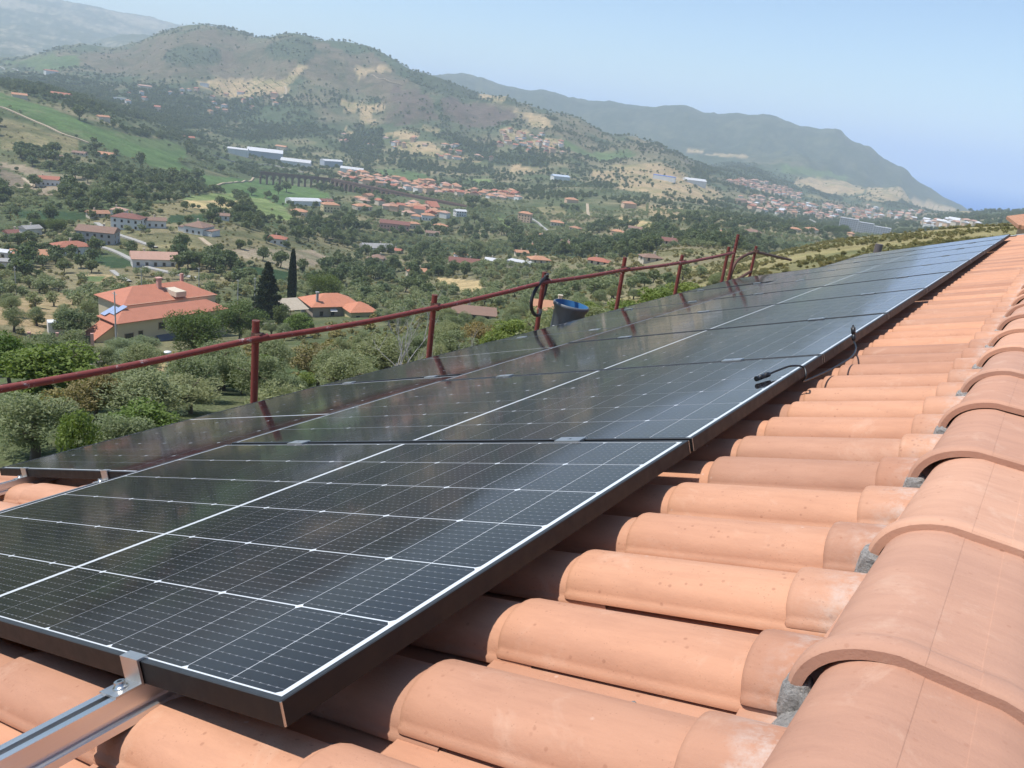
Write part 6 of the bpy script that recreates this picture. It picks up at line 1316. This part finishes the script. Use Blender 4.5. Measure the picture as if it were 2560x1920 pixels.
# ------------------------------------------------------------------ viaduct
def viaduct():
    P0, P1, P2 = Vector((-905, 722, 0)), Vector((-850, 800, 0)), Vector((-610, 812, 0))
    brick = simple('viaduct_brick', (0.17, 0.105, 0.085), .95, 0, .25, .4)
    z0 = float(ground(P0.x, P0.y)[0]); z2 = float(ground(P2.x, P2.y)[0]); ztop = max(float(ground(P1.x, P1.y)[0]), z0)+14.0
    Mv = Matrix.Translation((P1.x, P1.y, ztop-12)); t = link('viaduct', None, Mv, label='long brown brick railway viaduct crossing the valley', cat='viaduct')
    bw, H = 8.4, 30.0
    def bay_mesh():
        m = MB(); n = 10; rad = 3.0; spr = -5.6
        arch = [(rad*math.cos(math.pi*(1-i/n)), spr+rad*math.sin(math.pi*(1-i/n))) for i in range(n+1)]
        for s, yy in ((1, -2.4), (-1, 2.4)):
            vs = []; fs = []
            for (x, z) in arch: vs += [(x+bw/2, yy, z), (x+bw/2, yy, -.6)]
            for i in range(n): fs.append((2*i, 2*i+2, 2*i+3, 2*i+1) if s > 0 else (2*i+1, 2*i+3, 2*i+2, 2*i))
            m.add(vs, fs)
            for a, b in ((0, bw/2-rad), (bw/2+rad, bw)): m.add([(a, yy, -.6), (b, yy, -.6), (b, yy, spr), (a, yy, spr)], [(0, 3, 2, 1) if s > 0 else (1, 2, 3, 0)])
        m.add([(x+bw/2, yy, z) for x, z in arch for yy in (-2.4, 2.4)], [(2*i, 2*i+1, 2*i+3, 2*i+2) for i in range(n)])
        return m.mesh('arch', brick)
    AR = bay_mesh(); PIER = box_mesh('pier', -1.2, 1.2, -2.5, 2.5, -H, -5.55, brick)
    DECK = MB(); DECK.box(0, bw, -2.8, 2.8, -.6, .15); DECK.box(0, bw, -2.8, -2.4, .15, .85); DECK.box(0, bw, 2.4, 2.8, .15, .85); DECK = DECK.mesh('deck', brick)
    for A, B, za, zb in ((P0, P1, ztop, ztop), (P1, P2, ztop, min(ztop, z2+7))):
        L = (B-A).length; n = int(L/bw); d = (B-A).normalized(); yaw = math.atan2(d.y, d.x)
        for i in range(n):
            p = A+d*bw*i; z = za+(zb-za)*i/n; M = Matrix.Translation((p.x, p.y, z)) @ Matrix.Rotation(yaw, 4, 'Z')
            house_spots.append((p.x+9, p.y-14, 17)); link('arch', AR, M, t); link('pier', PIER, M, t); link('deck', DECK, M, t)
viaduct()
# ------------------------------------------------------------------ grey slab hotel on the far spur
def hotel():
    x, y = -232.0, 1240.0; z = float(ground(x, y)[0])
    M = Matrix.Translation((x, y, z)) @ Matrix.Rotation(math.radians(14), 4, 'Z') @ Matrix.Scale(.82, 4); t = link('apartment_block', None, M, label='long grey slab of flats stepping down behind the spur', cat='building')
    g = simple('grey_concrete', (.40, .41, .43), .9, 0, .1, .2); dk = simple('dark_band', (.08, .09, .11), .5)
    for i, (x0, x1, h) in enumerate(((-44, -14, 22), (-13.9, 12, 19), (12.1, 40, 16))):
        m = MB(); m.box(x0, x1, -7, 7, -12, h); link('wall', m.mesh('wall', g), M, t)
        for k_ in range(int(h/3.1)):
            n = int((x1-x0)/3.6)
            for j in range(n):
                a = x0+.7+(x1-x0-1.0)*j/n
                link('window', box_mesh('window', a, a+2.1, -7.15, -6.9, 1.0+k_*3.1, 2.5+k_*3.1, dk), M, t)
    house_spots.append((x, y, 46))
hotel()
# ------------------------------------------------------------------ poles, lamp, van, gate
m_conc = simple('concrete_pole', (.42, .41, .39), .9)
for x, y, h, lab in ((-228.5, 158.4, 9.5, 'tall grey utility pole behind the yellow villa roof'), (-193.4, 153.2, 9.5, 'right of two utility poles beside the tall conifer'), (-198.5, 151.0, 8.5, 'left of two utility poles beside the tall conifer'),
                     (-133.3, 75.4, 11.0, 'grey utility pole in front of the yellow villa annexe'), (-239.1, 106.4, 8.5, 'street lamp pole at the left above the olive row'), (-244.5, 147.8, 8.5, 'thin pole behind the left roof of the yellow villa')):
    z = float(ground(x, y)[0]); M = Matrix.Translation((x, y, z)); t = link('utility_pole', None, M, label=lab, cat='pole', group='utility poles')
    m = MB(); m.tube([(0, 0, -1), (0, 0, h)], [.17, .10], 8); link('shaft', m.mesh('shaft', m_conc), M, t)
    m = MB(); m.box(-.7, .7, -.05, .05, h-.5, h-.4); link('crossarm', m.mesh('crossarm', m_conc), M, t)
for x, y, h, lab in ((-50.0, 32.0, 2.4, 'white round lamp on a short post above the olives'), ):
    z = float(ground(x, y)[0]); M = Matrix.Translation((x, y, z)); t = link('garden_lamp', None, M, label=lab, cat='lamp')
    m = MB(); m.tube([(0, 0, -.5), (0, 0, h)], .04, 8); link('post', m.mesh('post', m_conc), M, t)
    m = MB(); m.tube([(0, 0, h), (0, 0, h+.05), (0, 0, h+.12), (0, 0, h+.16)], [.05, .27, .25, .06], 14); link('shade', m.mesh('shade', simple('white_enamel', (.75, .75, .73), .4)), M, t)
def van():
    x, y = -153.0, 76.0; z = float(ground(x, y)[0])+.05; M = Matrix.Translation((x, y, z)) @ Matrix.Rotation(math.radians(70), 4, 'Z')
    t = link('van', None, M, label='white camper van parked beside the yellow villa', cat='van'); wh = simple('white_paint', (.72, .72, .71), .35)
    m = MB(); pr = [(-2.6, .5), (2.5, .5), (2.7, .9), (2.5, 1.3), (1.7, 1.5), (1.9, 2.3), (1.4, 2.85), (-2.6, 2.85)]; k_ = len(pr)
    vs = [(a, -1.05, b) for a, b in pr]+[(a, 1.05, b) for a, b in pr]; m.add(vs, [(j, (j+1) % k_, k_+(j+1) % k_, k_+j) for j in range(k_)]); m.add(vs[:k_], [tuple(reversed(range(k_)))]); m.add(vs[k_:], [tuple(range(k_))]); link('body', m.mesh('body', wh), M, t)
    for s in (-1, 1):
        for a, b in ((-1.9, -.7), (.1, 1.2)): link('window', box_mesh('window', a, b, s*1.06-.01, s*1.06+.01, 1.5, 2.2, M_PANE), M, t)
        for a in (-1.7, 1.8):
            m = MB(); m.tube([(a, s*.85, .36), (a, s*1.07, .36)], .36, 14); link('wheel', m.mesh('wheel', M_RUBBER), M, t)
van()
def gate():
    x, y = -141.5, 70.5; z = float(ground(x, y)[0]); M = Matrix.Translation((x, y, z)) @ Matrix.Rotation(math.radians(55), 4, 'Z'); t = link('gate', None, M, label='dark garden gate between brick pillars left of the yellow villa', cat='gate')
    for a in (-5.6, -1.2, 1.2, 4.4): link('pillar', box_mesh('pillar', a-.25, a+.25, -.25, .25, -1, 2.1, MW['pink']), M, t)
    for a, b in ((-5.35, -1.45), (-.95, .95), (1.45, 4.15)): link('leaf', box_mesh('leaf', a, b, -.05, .05, 0, 1.7, simple('dark_gate', (.03, .03, .03), .6)), M, t)
gate()

# ------------------------------------------------------------------ vegetation
def leaf_mat(name, col, col2, trans=0.3):
    k = N(name); g = k.n('NewGeometry').outputs['Position']; r = k.rand()
    c = k.mix(k.noise(g, 0.9, 3, .6), col, col2)
    c = k.mix(k.math('MULTIPLY', r, 0.6), c, tuple(x*y for x, y in zip(col2, (1.25, 1.05, .9))))
    k.base(c); k.set(0.6); k.b.inputs['Specular IOR Level'].default_value = 0.25
    tr_ = k.n('BsdfTranslucent'); k.l(k.mix(1.0, c, (1.15, 1.25, .7), 'MULTIPLY'), tr_.inputs['Color'])
    mx = k.n('MixShader'); mx.inputs[0].default_value = trans; k.l(k.b.outputs[0], mx.inputs[1]); k.l(tr_.outputs[0], mx.inputs[2]); k.l(mx.outputs[0], k.out.inputs['Surface'])
    return k.mat
LM = dict(olive=leaf_mat('olive_leaf', (.135, .172, .078), (.240, .280, .152)), broad=leaf_mat('broad_leaf', (.072, .106, .048), (.135, .175, .078)),
          fig=leaf_mat('fig_leaf', (.075, .130, .025), (.150, .215, .050)), shrub=leaf_mat('shrub_leaf', (.10, .15, .030), (.20, .26, .065)), ochre=leaf_mat('ochre_leaf', (.16, .14, .06), (.27, .23, .105)),
          pine=leaf_mat('pine_needle', (.055, .090, .022), (.115, .165, .042)), cedar=leaf_mat('cedar_needle', (.020, .032, .015), (.040, .055, .024)), cypress=leaf_mat('cypress_needle', (.012, .024, .012), (.024, .042, .018)),
          umbrella=leaf_mat('umbrella_needle', (.025, .045, .015), (.05, .08, .025)), bush=leaf_mat('bush_leaf', (.135, .148, .055), (.255, .235, .10)))
M_BARK = simple('bark', (.11, .085, .062), .95, 0, .3, 3, .4)
M_DEAD = simple('dead_wood', (.33, .31, .29), .9, 0, .2, 6)
SHAPE = dict(olive=(1, .62, .16), broad=(1, .80, .22), fig=(1, .78, .12), shrub=(1, .80, .06), ochre=(1, .75, .20), pine=(1, .62, .14), umbrella=(1, .34, .62), bush=(1, .75, .02))
def crown_mesh(kind, n, leaf, seed):
    """leaf-sized faces in clumps through the crown; unit crown: 1 wide, 1 high (base of the tree at 0)"""
    r = np.random.default_rng(seed)
    V = []; 
    if kind == 'cypress':
        t = r.random(n)**.8; rad = .5*np.clip((t+.04)**.22*(1.02-t)**.5*1.12, .03, 1)
        a = r.random(n)*2*math.pi; q = rad*(.72+.3*r.random(n)); P_ = np.stack([np.cos(a)*q, np.sin(a)*q, .03+.97*t], -1)
    elif kind == 'cedar':
        t = r.random(n)**.9; tier = np.floor(t*15)/15; a = r.random(n)*2*math.pi
        rad = .5*np.clip(1.15*(1-tier), 0, 1)**.8*(.8+.2*np.sin(a*3+tier*40)); q = rad*np.sqrt(r.random(n)); P_ = np.stack([np.cos(a)*q, np.sin(a)*q, .06+.94*(tier+.05*r.random(n)-.08*q)], -1)
    else:
        _, hh, base = SHAPE[kind]; nc = {'olive': 40, 'broad': 34, 'fig': 36, 'pine': 46, 'umbrella': 24}.get(kind, 26)
        top = 1.0; cz = (base+top)/2; hz = (top-base)/2
        d = r.normal(size=(nc, 3)); d /= np.linalg.norm(d, axis=1)[:, None]
        if kind == 'umbrella': d[:, 2] = np.abs(d[:, 2])*.8-.1
        rr = .45+.45*r.random(nc)
        cc = d*rr[:, None]*np.array([.40, .40, hz*.82]); cc[:, 2] += cz
        cr = (.085+.10*r.random(nc))*(1.0 if kind != 'olive' else .92)
        wgt = cr**2; wgt /= wgt.sum(); ci = r.choice(nc, n, p=wgt)
        o = r.normal(size=(n, 3)); o /= np.linalg.norm(o, axis=1)[:, None]
        q = np.where(r.random(n) < .22, r.random(n)**.5, .72+.36*r.random(n))
        P_ = cc[ci]+o*(cr[ci]*q)[:, None]*np.array([1, 1, .85]); P_[:, 2] = np.clip(P_[:, 2], base*.75, 1.04)
    nrm = r.normal(size=(n, 3)); nrm[:, 2] = np.abs(nrm[:, 2])+.25; nrm /= np.linalg.norm(nrm, axis=1)[:, None]
    a = np.cross(nrm, r.normal(size=(n, 3))); a /= np.linalg.norm(a, axis=1)[:, None]; b = np.cross(nrm, a)
    s = leaf*(.6+.8*r.random(n))[:, None]; w = s*(.34 if kind in ('olive', 'pine', 'cedar', 'cypress', 'umbrella') else .55)
    V = np.stack([P_-a*s, P_+b*w, P_+a*s, P_-b*w], 1).reshape(-1, 3)
    me = bpy.data.meshes.new('crown'); me.vertices.add(4*n); me.vertices.foreach_set('co', V.ravel()); me.loops.add(4*n); me.loops.foreach_set('vertex_index', np.arange(4*n, dtype=np.int32))
    me.polygons.add(n); me.polygons.foreach_set('loop_start', np.arange(0, 4*n, 4, dtype=np.int32)); me.update(calc_edges=True); me.materials.append(LM[kind]); return me
def trunk_mesh(kind, seed):
    r = random.Random(seed); m = MB(); top = {'cypress': .5, 'cedar': .85, 'umbrella': .75, 'pine': .7}.get(kind, .62); w = {'olive': .045, 'cypress': .03, 'cedar': .03, 'pine': .03, 'umbrella': .022, 'bush': .01, 'shrub': .012}.get(kind, .032)
    pts = [(r.uniform(-.015, .015)*i, r.uniform(-.015, .015)*i, -.06+(top+.06)*i/5) for i in range(6)]; m.tube(pts, [w*(1.15-.15*i) for i in range(6)], 7)
    if kind not in ('cypress', 'cedar'):
        for j in range(5):
            b = Vector(pts[2+j % 3]); a = r.uniform(0, 6.28); L = r.uniform(.2, .34); e = b+Vector((math.cos(a)*L, math.sin(a)*L, r.uniform(.12, .3)))
            m.tube([b, (b+e)/2+Vector((0, 0, .02)), e], [w*.5, w*.35, w*.15], 5)
    return m.mesh('trunk', M_BARK)
NEARN = dict(olive=(8500, .019), fig=(6000, .024), shrub=(4200, .026), ochre=(4200, .024), broad=(3600, .027), pine=(8500, .020), cedar=(9000, .045), cypress=(7000, .045), umbrella=(2500, .03), bush=(1600, .04))
CR_NEAR = {k_: [crown_mesh(k_, *NEARN[k_], 100+i*7+len(k_)) for i in range(2)] for k_ in NEARN}
FARN = dict(olive=(420, .075), broad=(520, .075), bush=(150, .12))
CR_FAR = {k_: [crown_mesh(k_, *FARN[k_], 300+i*5+len(k_)) for i in range(3)] for k_ in FARN}
TRK = {k_: trunk_mesh(k_, 9) for k_ in NEARN}
vr = random.Random(77)
CAT = dict(olive='olive tree', fig='tree', shrub='shrub', ochre='tree', broad='tree', pine='pine tree', cedar='conifer', cypress='cypress', umbrella='pine tree', bush='bush')
NAME = dict(olive='olive_tree', fig='broadleaf_tree', shrub='shrub', ochre='broadleaf_tree', broad='broadleaf_tree', pine='pine_tree', cedar='conifer', cypress='cypress', umbrella='pine_tree', bush='bush')
far_src = {}
def tree(kind, x, y, w, h, label, group=None, near=None, z=None):
    z = float(ground(x, y)[0]) if z is None else z; r = math.hypot(x, y)
    near = near if near is not None else (r < 210 or kind not in CR_FAR)
    M = Matrix.Translation((x, y, z-.05)) @ Matrix.Rotation(vr.uniform(0, 6.28), 4, 'Z') @ Matrix.Diagonal((w, w, h, 1))
    t = link(NAME[kind], None, M, label=label, cat=CAT[kind], group=group)
    c = link('crown', vr.choice((CR_NEAR if near else CR_FAR)[kind]), M, t); link('trunk', TRK[kind], M, t)
    if not near: far_src.setdefault((kind, c.data.name), c)
    return t
taken = []
STOP = set('the a an of in on at by with and to beside behind below above under near just left right between'.split())
def beside(x, y, lead, far):
    best = min(HOUSES, key=lambda q: (q[0]-x)**2+(q[1]-y)**2); d = math.hypot(best[0]-x, best[1]-y)
    if d > 30: return lead+' '+far
    w = best[7].split(',')[0].split()[:15-len(lead.split())-3]
    while w and w[-1] in STOP: w.pop()
    return lead+' close to the '+' '.join(w)
for kind, x, y, w, h, lab in TREES:
    g_ = None
    if lab[0] == '@': lab = lab[1:]; g_ = lab.split(' of the ')[-1] if ' of the ' in lab else lab
    tree(kind, x, y, w, h, lab, g_); taken.append((x, y, w*.35))

# bare dead tree behind the rail
def dead_tree():
    x, y = -19.3, 22.6; z = float(ground(x, y)[0]); M = Matrix.Translation((x, y, z)); t = link('dead_tree', None, M, label='bare pale dead tree left of the second scaffold post', cat='tree')
    r = random.Random(12); m = MB(); tw = MB()
    def grow(p, d, L, rad, lvl):
        pts = [p]; q = p.copy(); dd = d.copy()
        for i in range(4):
            dd = (dd+Vector((r.uniform(-.22, .22), r.uniform(-.22, .22), r.uniform(-.05, .16)))).normalized(); q = q+dd*L/4; pts.append(q.copy())
        (m if lvl < 2 else tw).tube(pts, [rad*(1-.16*i) for i in range(5)], 6 if lvl < 2 else 4)
        if lvl < 4:
            for j in range((3, 3, 3, 2)[lvl]):
                a = pts[r.choice((2, 3, 4))]; nd = (dd+Vector((r.uniform(-.9, .9), r.uniform(-.9, .9), r.uniform(-.1, .6)))).normalized(); grow(a, nd, L*r.uniform(.5, .75), rad*.5, lvl+1)
    for d, L in ((Vector((-.05, .05, 1)), 2.9), (Vector((.2, .25, 1)), 2.6), (Vector((-.35, -.25, 1)), 2.0)): grow(Vector((0, 0, -.2)), d.normalized(), L, .07, 0)
    link('trunk', m.mesh('trunk', M_DEAD), M, t); link('twigs', tw.mesh('twigs', M_DEAD), M, t)
dead_tree()

# the rest of the country: trees and scrub scattered by land cover
hs = np.array(house_spots); tk = np.array(taken)
def clear(x, y):
    ok = np.ones(len(x), bool)
    for a, b, rr in hs: ok &= (x-a)**2+(y-b)**2 > (rr+1.5)**2
    for a, b, rr in tk: ok &= (x-a)**2+(y-b)**2 > rr**2
    for nm, w, P_ in ROADS:
        for (ax, ay), (bx, by) in zip(P_[:-1], P_[1:]):
            L2 = (bx-ax)**2+(by-ay)**2+1e-6; t = np.clip(((x-ax)*(bx-ax)+(y-ay)*(by-ay))/L2, 0, 1)
            ok &= (x-ax-t*(bx-ax))**2+(y-ay-t*(by-ay))**2 > (w/2+2.5)**2
    return ok
def wedge(n, r0, r1, a0=-9, a1=74):
    r = np.sqrt(rng.random(n)*(r1*r1-r0*r0)+r0*r0); a = np.radians(a0+(a1-a0)*rng.random(n)); return CX-np.sin(a)*r, CY+np.cos(a)*r, r
DENS = dict(brown=.12, rust=.12, scrubg=.8, grass=.05, dry=.22, dryg=.14, vine=0, vined=.02, lime=.02, straw=0, plough=.03, ploughd=0, gravel=0, grove=1.0, scrub=0)
dens_arr = np.array([DENS[c] for c in CLS]+[.85])
def frame_xy(x, y, z):
    d = np.stack([x-CAM_LOC.x, y-CAM_LOC.y, z-CAM_LOC.z], -1); k_ = d@np.array(_f)
    return 512+796.7*(d@np.array(_r))/k_, 384-796.7*(d@np.array(_u))/k_, k_
def scatter(n, r0, r1, extra=1.0):
    x, y, r = wedge(n, r0, r1); c = cover(x, y); wd = woods(x, y)
    clumpn = np.clip((fbm(x/55, y/55, 71, 3)-.40)/.16, .12, 1.35)
    p = dens_arr[c]*np.where(c == CLS.index('grove'), 1, clumpn)*extra; p = np.where(wd, 1.0, p)
    k_ = rng.random(n) < p; x, y, r, c, wd = x[k_], y[k_], r[k_], c[k_], wd[k_]
    k_ = clear(x, y); x, y, r, c, wd = x[k_], y[k_], r[k_], c[k_], wd[k_]
    z = ground(x, y); fx, fy, dpt = frame_xy(x, y, z+3)
    k_ = (fx > -60) & (fx < 1090) & (fy < 520-.235*fx) & (z > -231); 
    x, y, r, c, wd, z = x[k_], y[k_], r[k_], c[k_], wd[k_], z[k_]
    wild = fbm(x/160, y/160, 83, 2)
    olive = ((c == CLS.index('grove')) | ((wild > .5) & ~wd & (r < 1500))) 
    olive |= (r < 330) & (rng.random(len(x)) < .6)
    azd = np.degrees(np.arctan2(-(x-CX), y-CY))
    k_ = (olive | (r > 150)) & ~((azd < 26) & (r < 430) & (rng.random(len(x)) < .88)) & ~((azd < 14) & (r < 500))
    return x[k_], y[k_], z[k_], r[k_], olive[k_]
parts_ = [scatter(420, 26, 130, 1.2), scatter(2200, 130, 420, .9), scatter(17000, 420, 1200, .95), scatter(62000, 1200, 2400, .62), scatter(50000, 2400, 3700, .5)]
X_ = [np.concatenate(q) for q in zip(*parts_)]
x, y, z, r, olive = X_
# orchards: small trees in straight rows on the tan terraces of the far slopes
ox, oy, orr = [], [], []
for name, P_ in FIELDS:
    if name not in ('dry', 'straw') or len(P_) < 3: continue
    xs_, ys_ = np.array([p[0] for p in P_]), np.array([p[1] for p in P_]); cx_, cy2 = xs_.mean(), ys_.mean()
    if math.hypot(cx_, cy2) < 600 or rng.random() < .25: continue
    ang = math.atan2(cy2, cx_)+rng.uniform(-.5, .5); ext = max(np.ptp(xs_), np.ptp(ys_))*.75
    sp = 7.5 if math.hypot(cx_, cy2) < 1500 else 12.0
    a_, b_ = np.meshgrid(np.arange(-ext, ext, sp*1.0), np.arange(-ext, ext, sp*1.9)); a_, b_ = a_.ravel(), b_.ravel()
    gx = cx_+a_*math.cos(ang)-b_*math.sin(ang)+rng.uniform(-.8, .8, len(a_)); gy = cy2+a_*math.sin(ang)+b_*math.cos(ang)+rng.uniform(-.8, .8, len(a_))
    k_ = in_poly(gx, gy, P_) & (fbm(gx/140, gy/140, 97, 2) > .44); ox.append(gx[k_]); oy.append(gy[k_])
ox = np.concatenate(ox); oy = np.concatenate(oy); k_ = clear(ox, oy); ox, oy = ox[k_], oy[k_]; oz = ground(ox, oy); k_ = oz > -231; ox, oy, oz = ox[k_], oy[k_], oz[k_]
print('orchard trees', len(ox))
size = np.where(olive, 4.0+2.2*rng.random(len(x)), 3.6+6.5*rng.random(len(x))**2.0); size *= np.where(r < 130, .75, 1)
hgt = np.where(olive, size*(.72+.18*rng.random(len(x))), size*(.75+.4*rng.random(len(x))))
order = np.argsort(r/size); indiv = {True: 0, False: 0}; mask = np.zeros(len(x), bool)
for i in order:
    o_ = bool(olive[i]); lim = 240 if o_ else 120
    if indiv[o_] >= lim: continue
    indiv[o_] += 1; mask[i] = True
    zone = 'on the slope just below the house' if r[i] < 130 else ('among the villas and groves of the near slope' if r[i] < 330 else 'in the groves and gardens of the lower valley')
    if o_ and r[i] < 130 and vr.random() < .5:
        kd = vr.choice(('shrub', 'fig', 'ochre', 'shrub', 'bush')); q_ = vr.uniform(.45, .8)
        wd_ = {'shrub': 'light green leafy shrub', 'fig': 'bright green broad-leaved bush', 'ochre': 'yellowish dry-leaved bush', 'bush': 'low dull green bush'}[kd]
        tree(kd, float(x[i]), float(y[i]), float(size[i]*q_), float(hgt[i]*q_), wd_+' '+zone, wd_+' '+zone, z=float(z[i]), near=True); continue
    tree('olive' if o_ else 'broad', float(x[i]), float(y[i]), float(size[i]), float(hgt[i]), beside(float(x[i]), float(y[i]), 'grey-green olive tree' if o_ else 'dark broad-leaved tree', zone), ('olive trees ' if o_ else 'broad-leaved trees ')+zone, z=float(z[i]))
# undergrowth: bushes between the groves
ux, uy, ur = wedge(26000, 60, 1000); uc = cover(ux, uy); du = np.array([DENS[c] for c in CLS]+[.8]); k_ = (rng.random(len(ux)) < np.where(uc == CLS.index('dryg'), .3, du[uc])*np.clip(420/ur, .35, 1)) & (uc != CLS.index('scrub')); ux, uy, ur = ux[k_], uy[k_], ur[k_]
k_ = clear(ux, uy); ux, uy, ur = ux[k_], uy[k_], ur[k_]; uz = ground(ux, uy); us = 1.2+2.2*rng.random(len(ux))**2
# scrub on the near spur
sx, sy, sr = wedge(42000, 110, 420, -6, 30); sc_ = cover(sx, sy) == CLS.index('scrub'); sx, sy, sr = sx[sc_], sy[sc_], sr[sc_]
k_ = (rng.random(len(sx)) < np.clip((fbm(sx/22, sy/22, 91, 3)-.42)/.2, .05, 1)*.45); sx, sy, sr = sx[k_], sy[k_], sr[k_]; sz = ground(sx, sy)
ss = 0.55+1.15*rng.random(len(sx))**2
o_ = np.argsort(sr/ss)
fx, fy, dp = frame_xy(sx, sy, sz+.5)
vis = (fx > 0) & (fx < 1024) & (fy < 300)
ib = [i for i in o_ if vis[i]][:150]
for i in ib: tree('bush', float(sx[i]), float(sy[i]), float(ss[i]), float(ss[i]*.7), 'rounded yellow-green scrub bush on the dry spur beyond the panels', 'scrub bushes on the dry spur', near=bool(sr[i] < 180), z=float(sz[i]))
bm_ = np.ones(len(sx), bool); bm_[ib] = False
# instanced masses: one object per kind, drawn with the crowns of trees that stand in the scene
def mass(name, label, cat, P_, S_, sources):
    me = bpy.data.meshes.new(name); n = len(P_); me.vertices.add(n); me.vertices.foreach_set('co', P_.ravel())
    a = me.attributes.new('size', 'FLOAT_VECTOR', 'POINT'); a.data.foreach_set('vector', S_.ravel())
    a = me.attributes.new('turn', 'FLOAT_VECTOR', 'POINT'); tv = np.zeros((n, 3)); tv[:, 2] = rng.random(n)*6.28; a.data.foreach_set('vector', tv.ravel())
    a = me.attributes.new('pick', 'INT', 'POINT'); a.data.foreach_set('value', rng.integers(0, len(sources), n).astype(np.int32))
    o = link(name, me, label=label, cat=cat, kind='stuff')
    ng = bpy.data.node_groups.new(name, 'GeometryNodeTree'); ng.interface.new_socket('Geometry', in_out='INPUT', socket_type='NodeSocketGeometry'); ng.interface.new_socket('Geometry', in_out='OUTPUT', socket_type='NodeSocketGeometry')
    gi = ng.nodes.new('NodeGroupInput'); go = ng.nodes.new('NodeGroupOutput'); ip = ng.nodes.new('GeometryNodeInstanceOnPoints'); g2 = ng.nodes.new('GeometryNodeGeometryToInstance')
    for s in reversed(sources):
        oi = ng.nodes.new('GeometryNodeObjectInfo'); oi.inputs['Object'].default_value = s; oi.transform_space = 'ORIGINAL'; oi.inputs['As Instance'].default_value = False
        ng.links.new(oi.outputs['Geometry'], g2.inputs[0])
    def attr(nm_, typ):
        q = ng.nodes.new('GeometryNodeInputNamedAttribute'); q.data_type = typ; q.inputs['Name'].default_value = nm_; return q.outputs['Attribute']
    ng.links.new(gi.outputs[0], ip.inputs['Points']); ng.links.new(g2.outputs[0], ip.inputs['Instance']); ip.inputs['Pick Instance'].default_value = True
    ng.links.new(attr('pick', 'INT'), ip.inputs['Instance Index']); ng.links.new(attr('size', 'FLOAT_VECTOR'), ip.inputs['Scale'])
    er = ng.nodes.new('FunctionNodeEulerToRotation'); ng.links.new(attr('turn', 'FLOAT_VECTOR'), er.inputs[0]); ng.links.new(er.outputs[0], ip.inputs['Rotation'])
    ng.links.new(ip.outputs[0], go.inputs[0])
    md = o.modifiers.new('scatter', 'NODES'); md.node_group = ng
    return o
def srcs(kind):
    L = [c for (k_, n_), c in far_src.items() if k_ == kind]
    return L or [o for o in COL.objects if o.name.startswith('crown') and o.data in CR_NEAR[kind]][:1]
rest = ~mask
for o_flag, nm, lab in ((True, 'distant_olive_trees', 'countless distant grey-green olive trees of the valley groves'), (False, 'distant_woods', 'countless distant dark trees and hedges covering the valley and hills')):
    q = rest & (olive == o_flag); P_ = np.stack([x[q], y[q], z[q]-.1], -1); S_ = np.stack([size[q], size[q], hgt[q]], -1)
    if o_flag:
        so = 3.6+1.6*rng.random(len(ox)); P_ = np.concatenate([P_, np.stack([ox, oy, oz-.1], -1)]); S_ = np.concatenate([S_, np.stack([so, so, so*.8], -1)])
    mass(nm, lab, 'trees', P_, S_, srcs('olive' if o_flag else 'broad'))
mass('scrub', 'low yellow-green scrub covering the dry spur', 'scrub', np.stack([sx, sy, sz-.05], -1)[bm_], (np.stack([ss, ss, ss*.7], -1))[bm_], srcs('bush'))
mass('undergrowth', 'low green bushes and hedges between the groves of the valley', 'bushes', np.stack([ux, uy, uz-.1], -1), np.stack([us, us, us*.75], -1), srcs('bush'))
print('individual trees', indiv, 'mass', int(rest.sum()), 'scrub', len(sx))

# ------------------------------------------------------------------ summer haze
HZ_TOP = float(max(480.0, 0)); tz = np.empty(len(terrain.data.vertices)*3); terrain.data.vertices.foreach_get('co', tz); HZ_TOP = float(tz[2::3].max())+12
k = N('haze'); k.t.nodes.remove(k.b)
pv = k.n('VolumePrincipled'); pv.inputs['Color'].default_value = (0.78, 0.90, 1.0, 1); pv.inputs['Density'].default_value = 1.5e-4; pv.inputs['Anisotropy'].default_value = 0.0
k.l(pv.outputs[0], k.out.inputs['Volume'])
haze = link('haze', box_mesh('haze', -43000, 43000, -43000, 43000, -240, HZ_TOP, k.mat), kind='stuff')
haze['label'] = 'thin blue summer haze filling the valley air'; haze['category'] = 'haze'

# ------------------------------------------------------------------ look-alikes of one small group are told apart by their order across the view
ORDN = ['leftmost', 'second from left', 'third from left', 'fourth from left', 'fifth from left', 'sixth from left', 'seventh from left', 'eighth from left', 'ninth from left', 'tenth from left', 'eleventh from left', 'twelfth from left', 'thirteenth from left', 'fourteenth from left']
same = {}
for o in COL.objects:
    if o.parent is None and 'label' in o and 'kind' not in o: same.setdefault(o['label'], []).append(o)
for lab, L in same.items():
    if 1 < len(L) <= 14:
        def fx_(o):
            p = o.matrix_basis.translation; a = frame_xy(np.array([p.x]), np.array([p.y]), np.array([p.z])); return float(a[0][0])
        L.sort(key=fx_)
        for i, o in enumerate(L):
            od = 'rightmost' if i == len(L)-1 else ORDN[i]
            w = lab.split(); keep = 16-len(od.split()); o['label'] = ' '.join(w[:keep])+', '+od
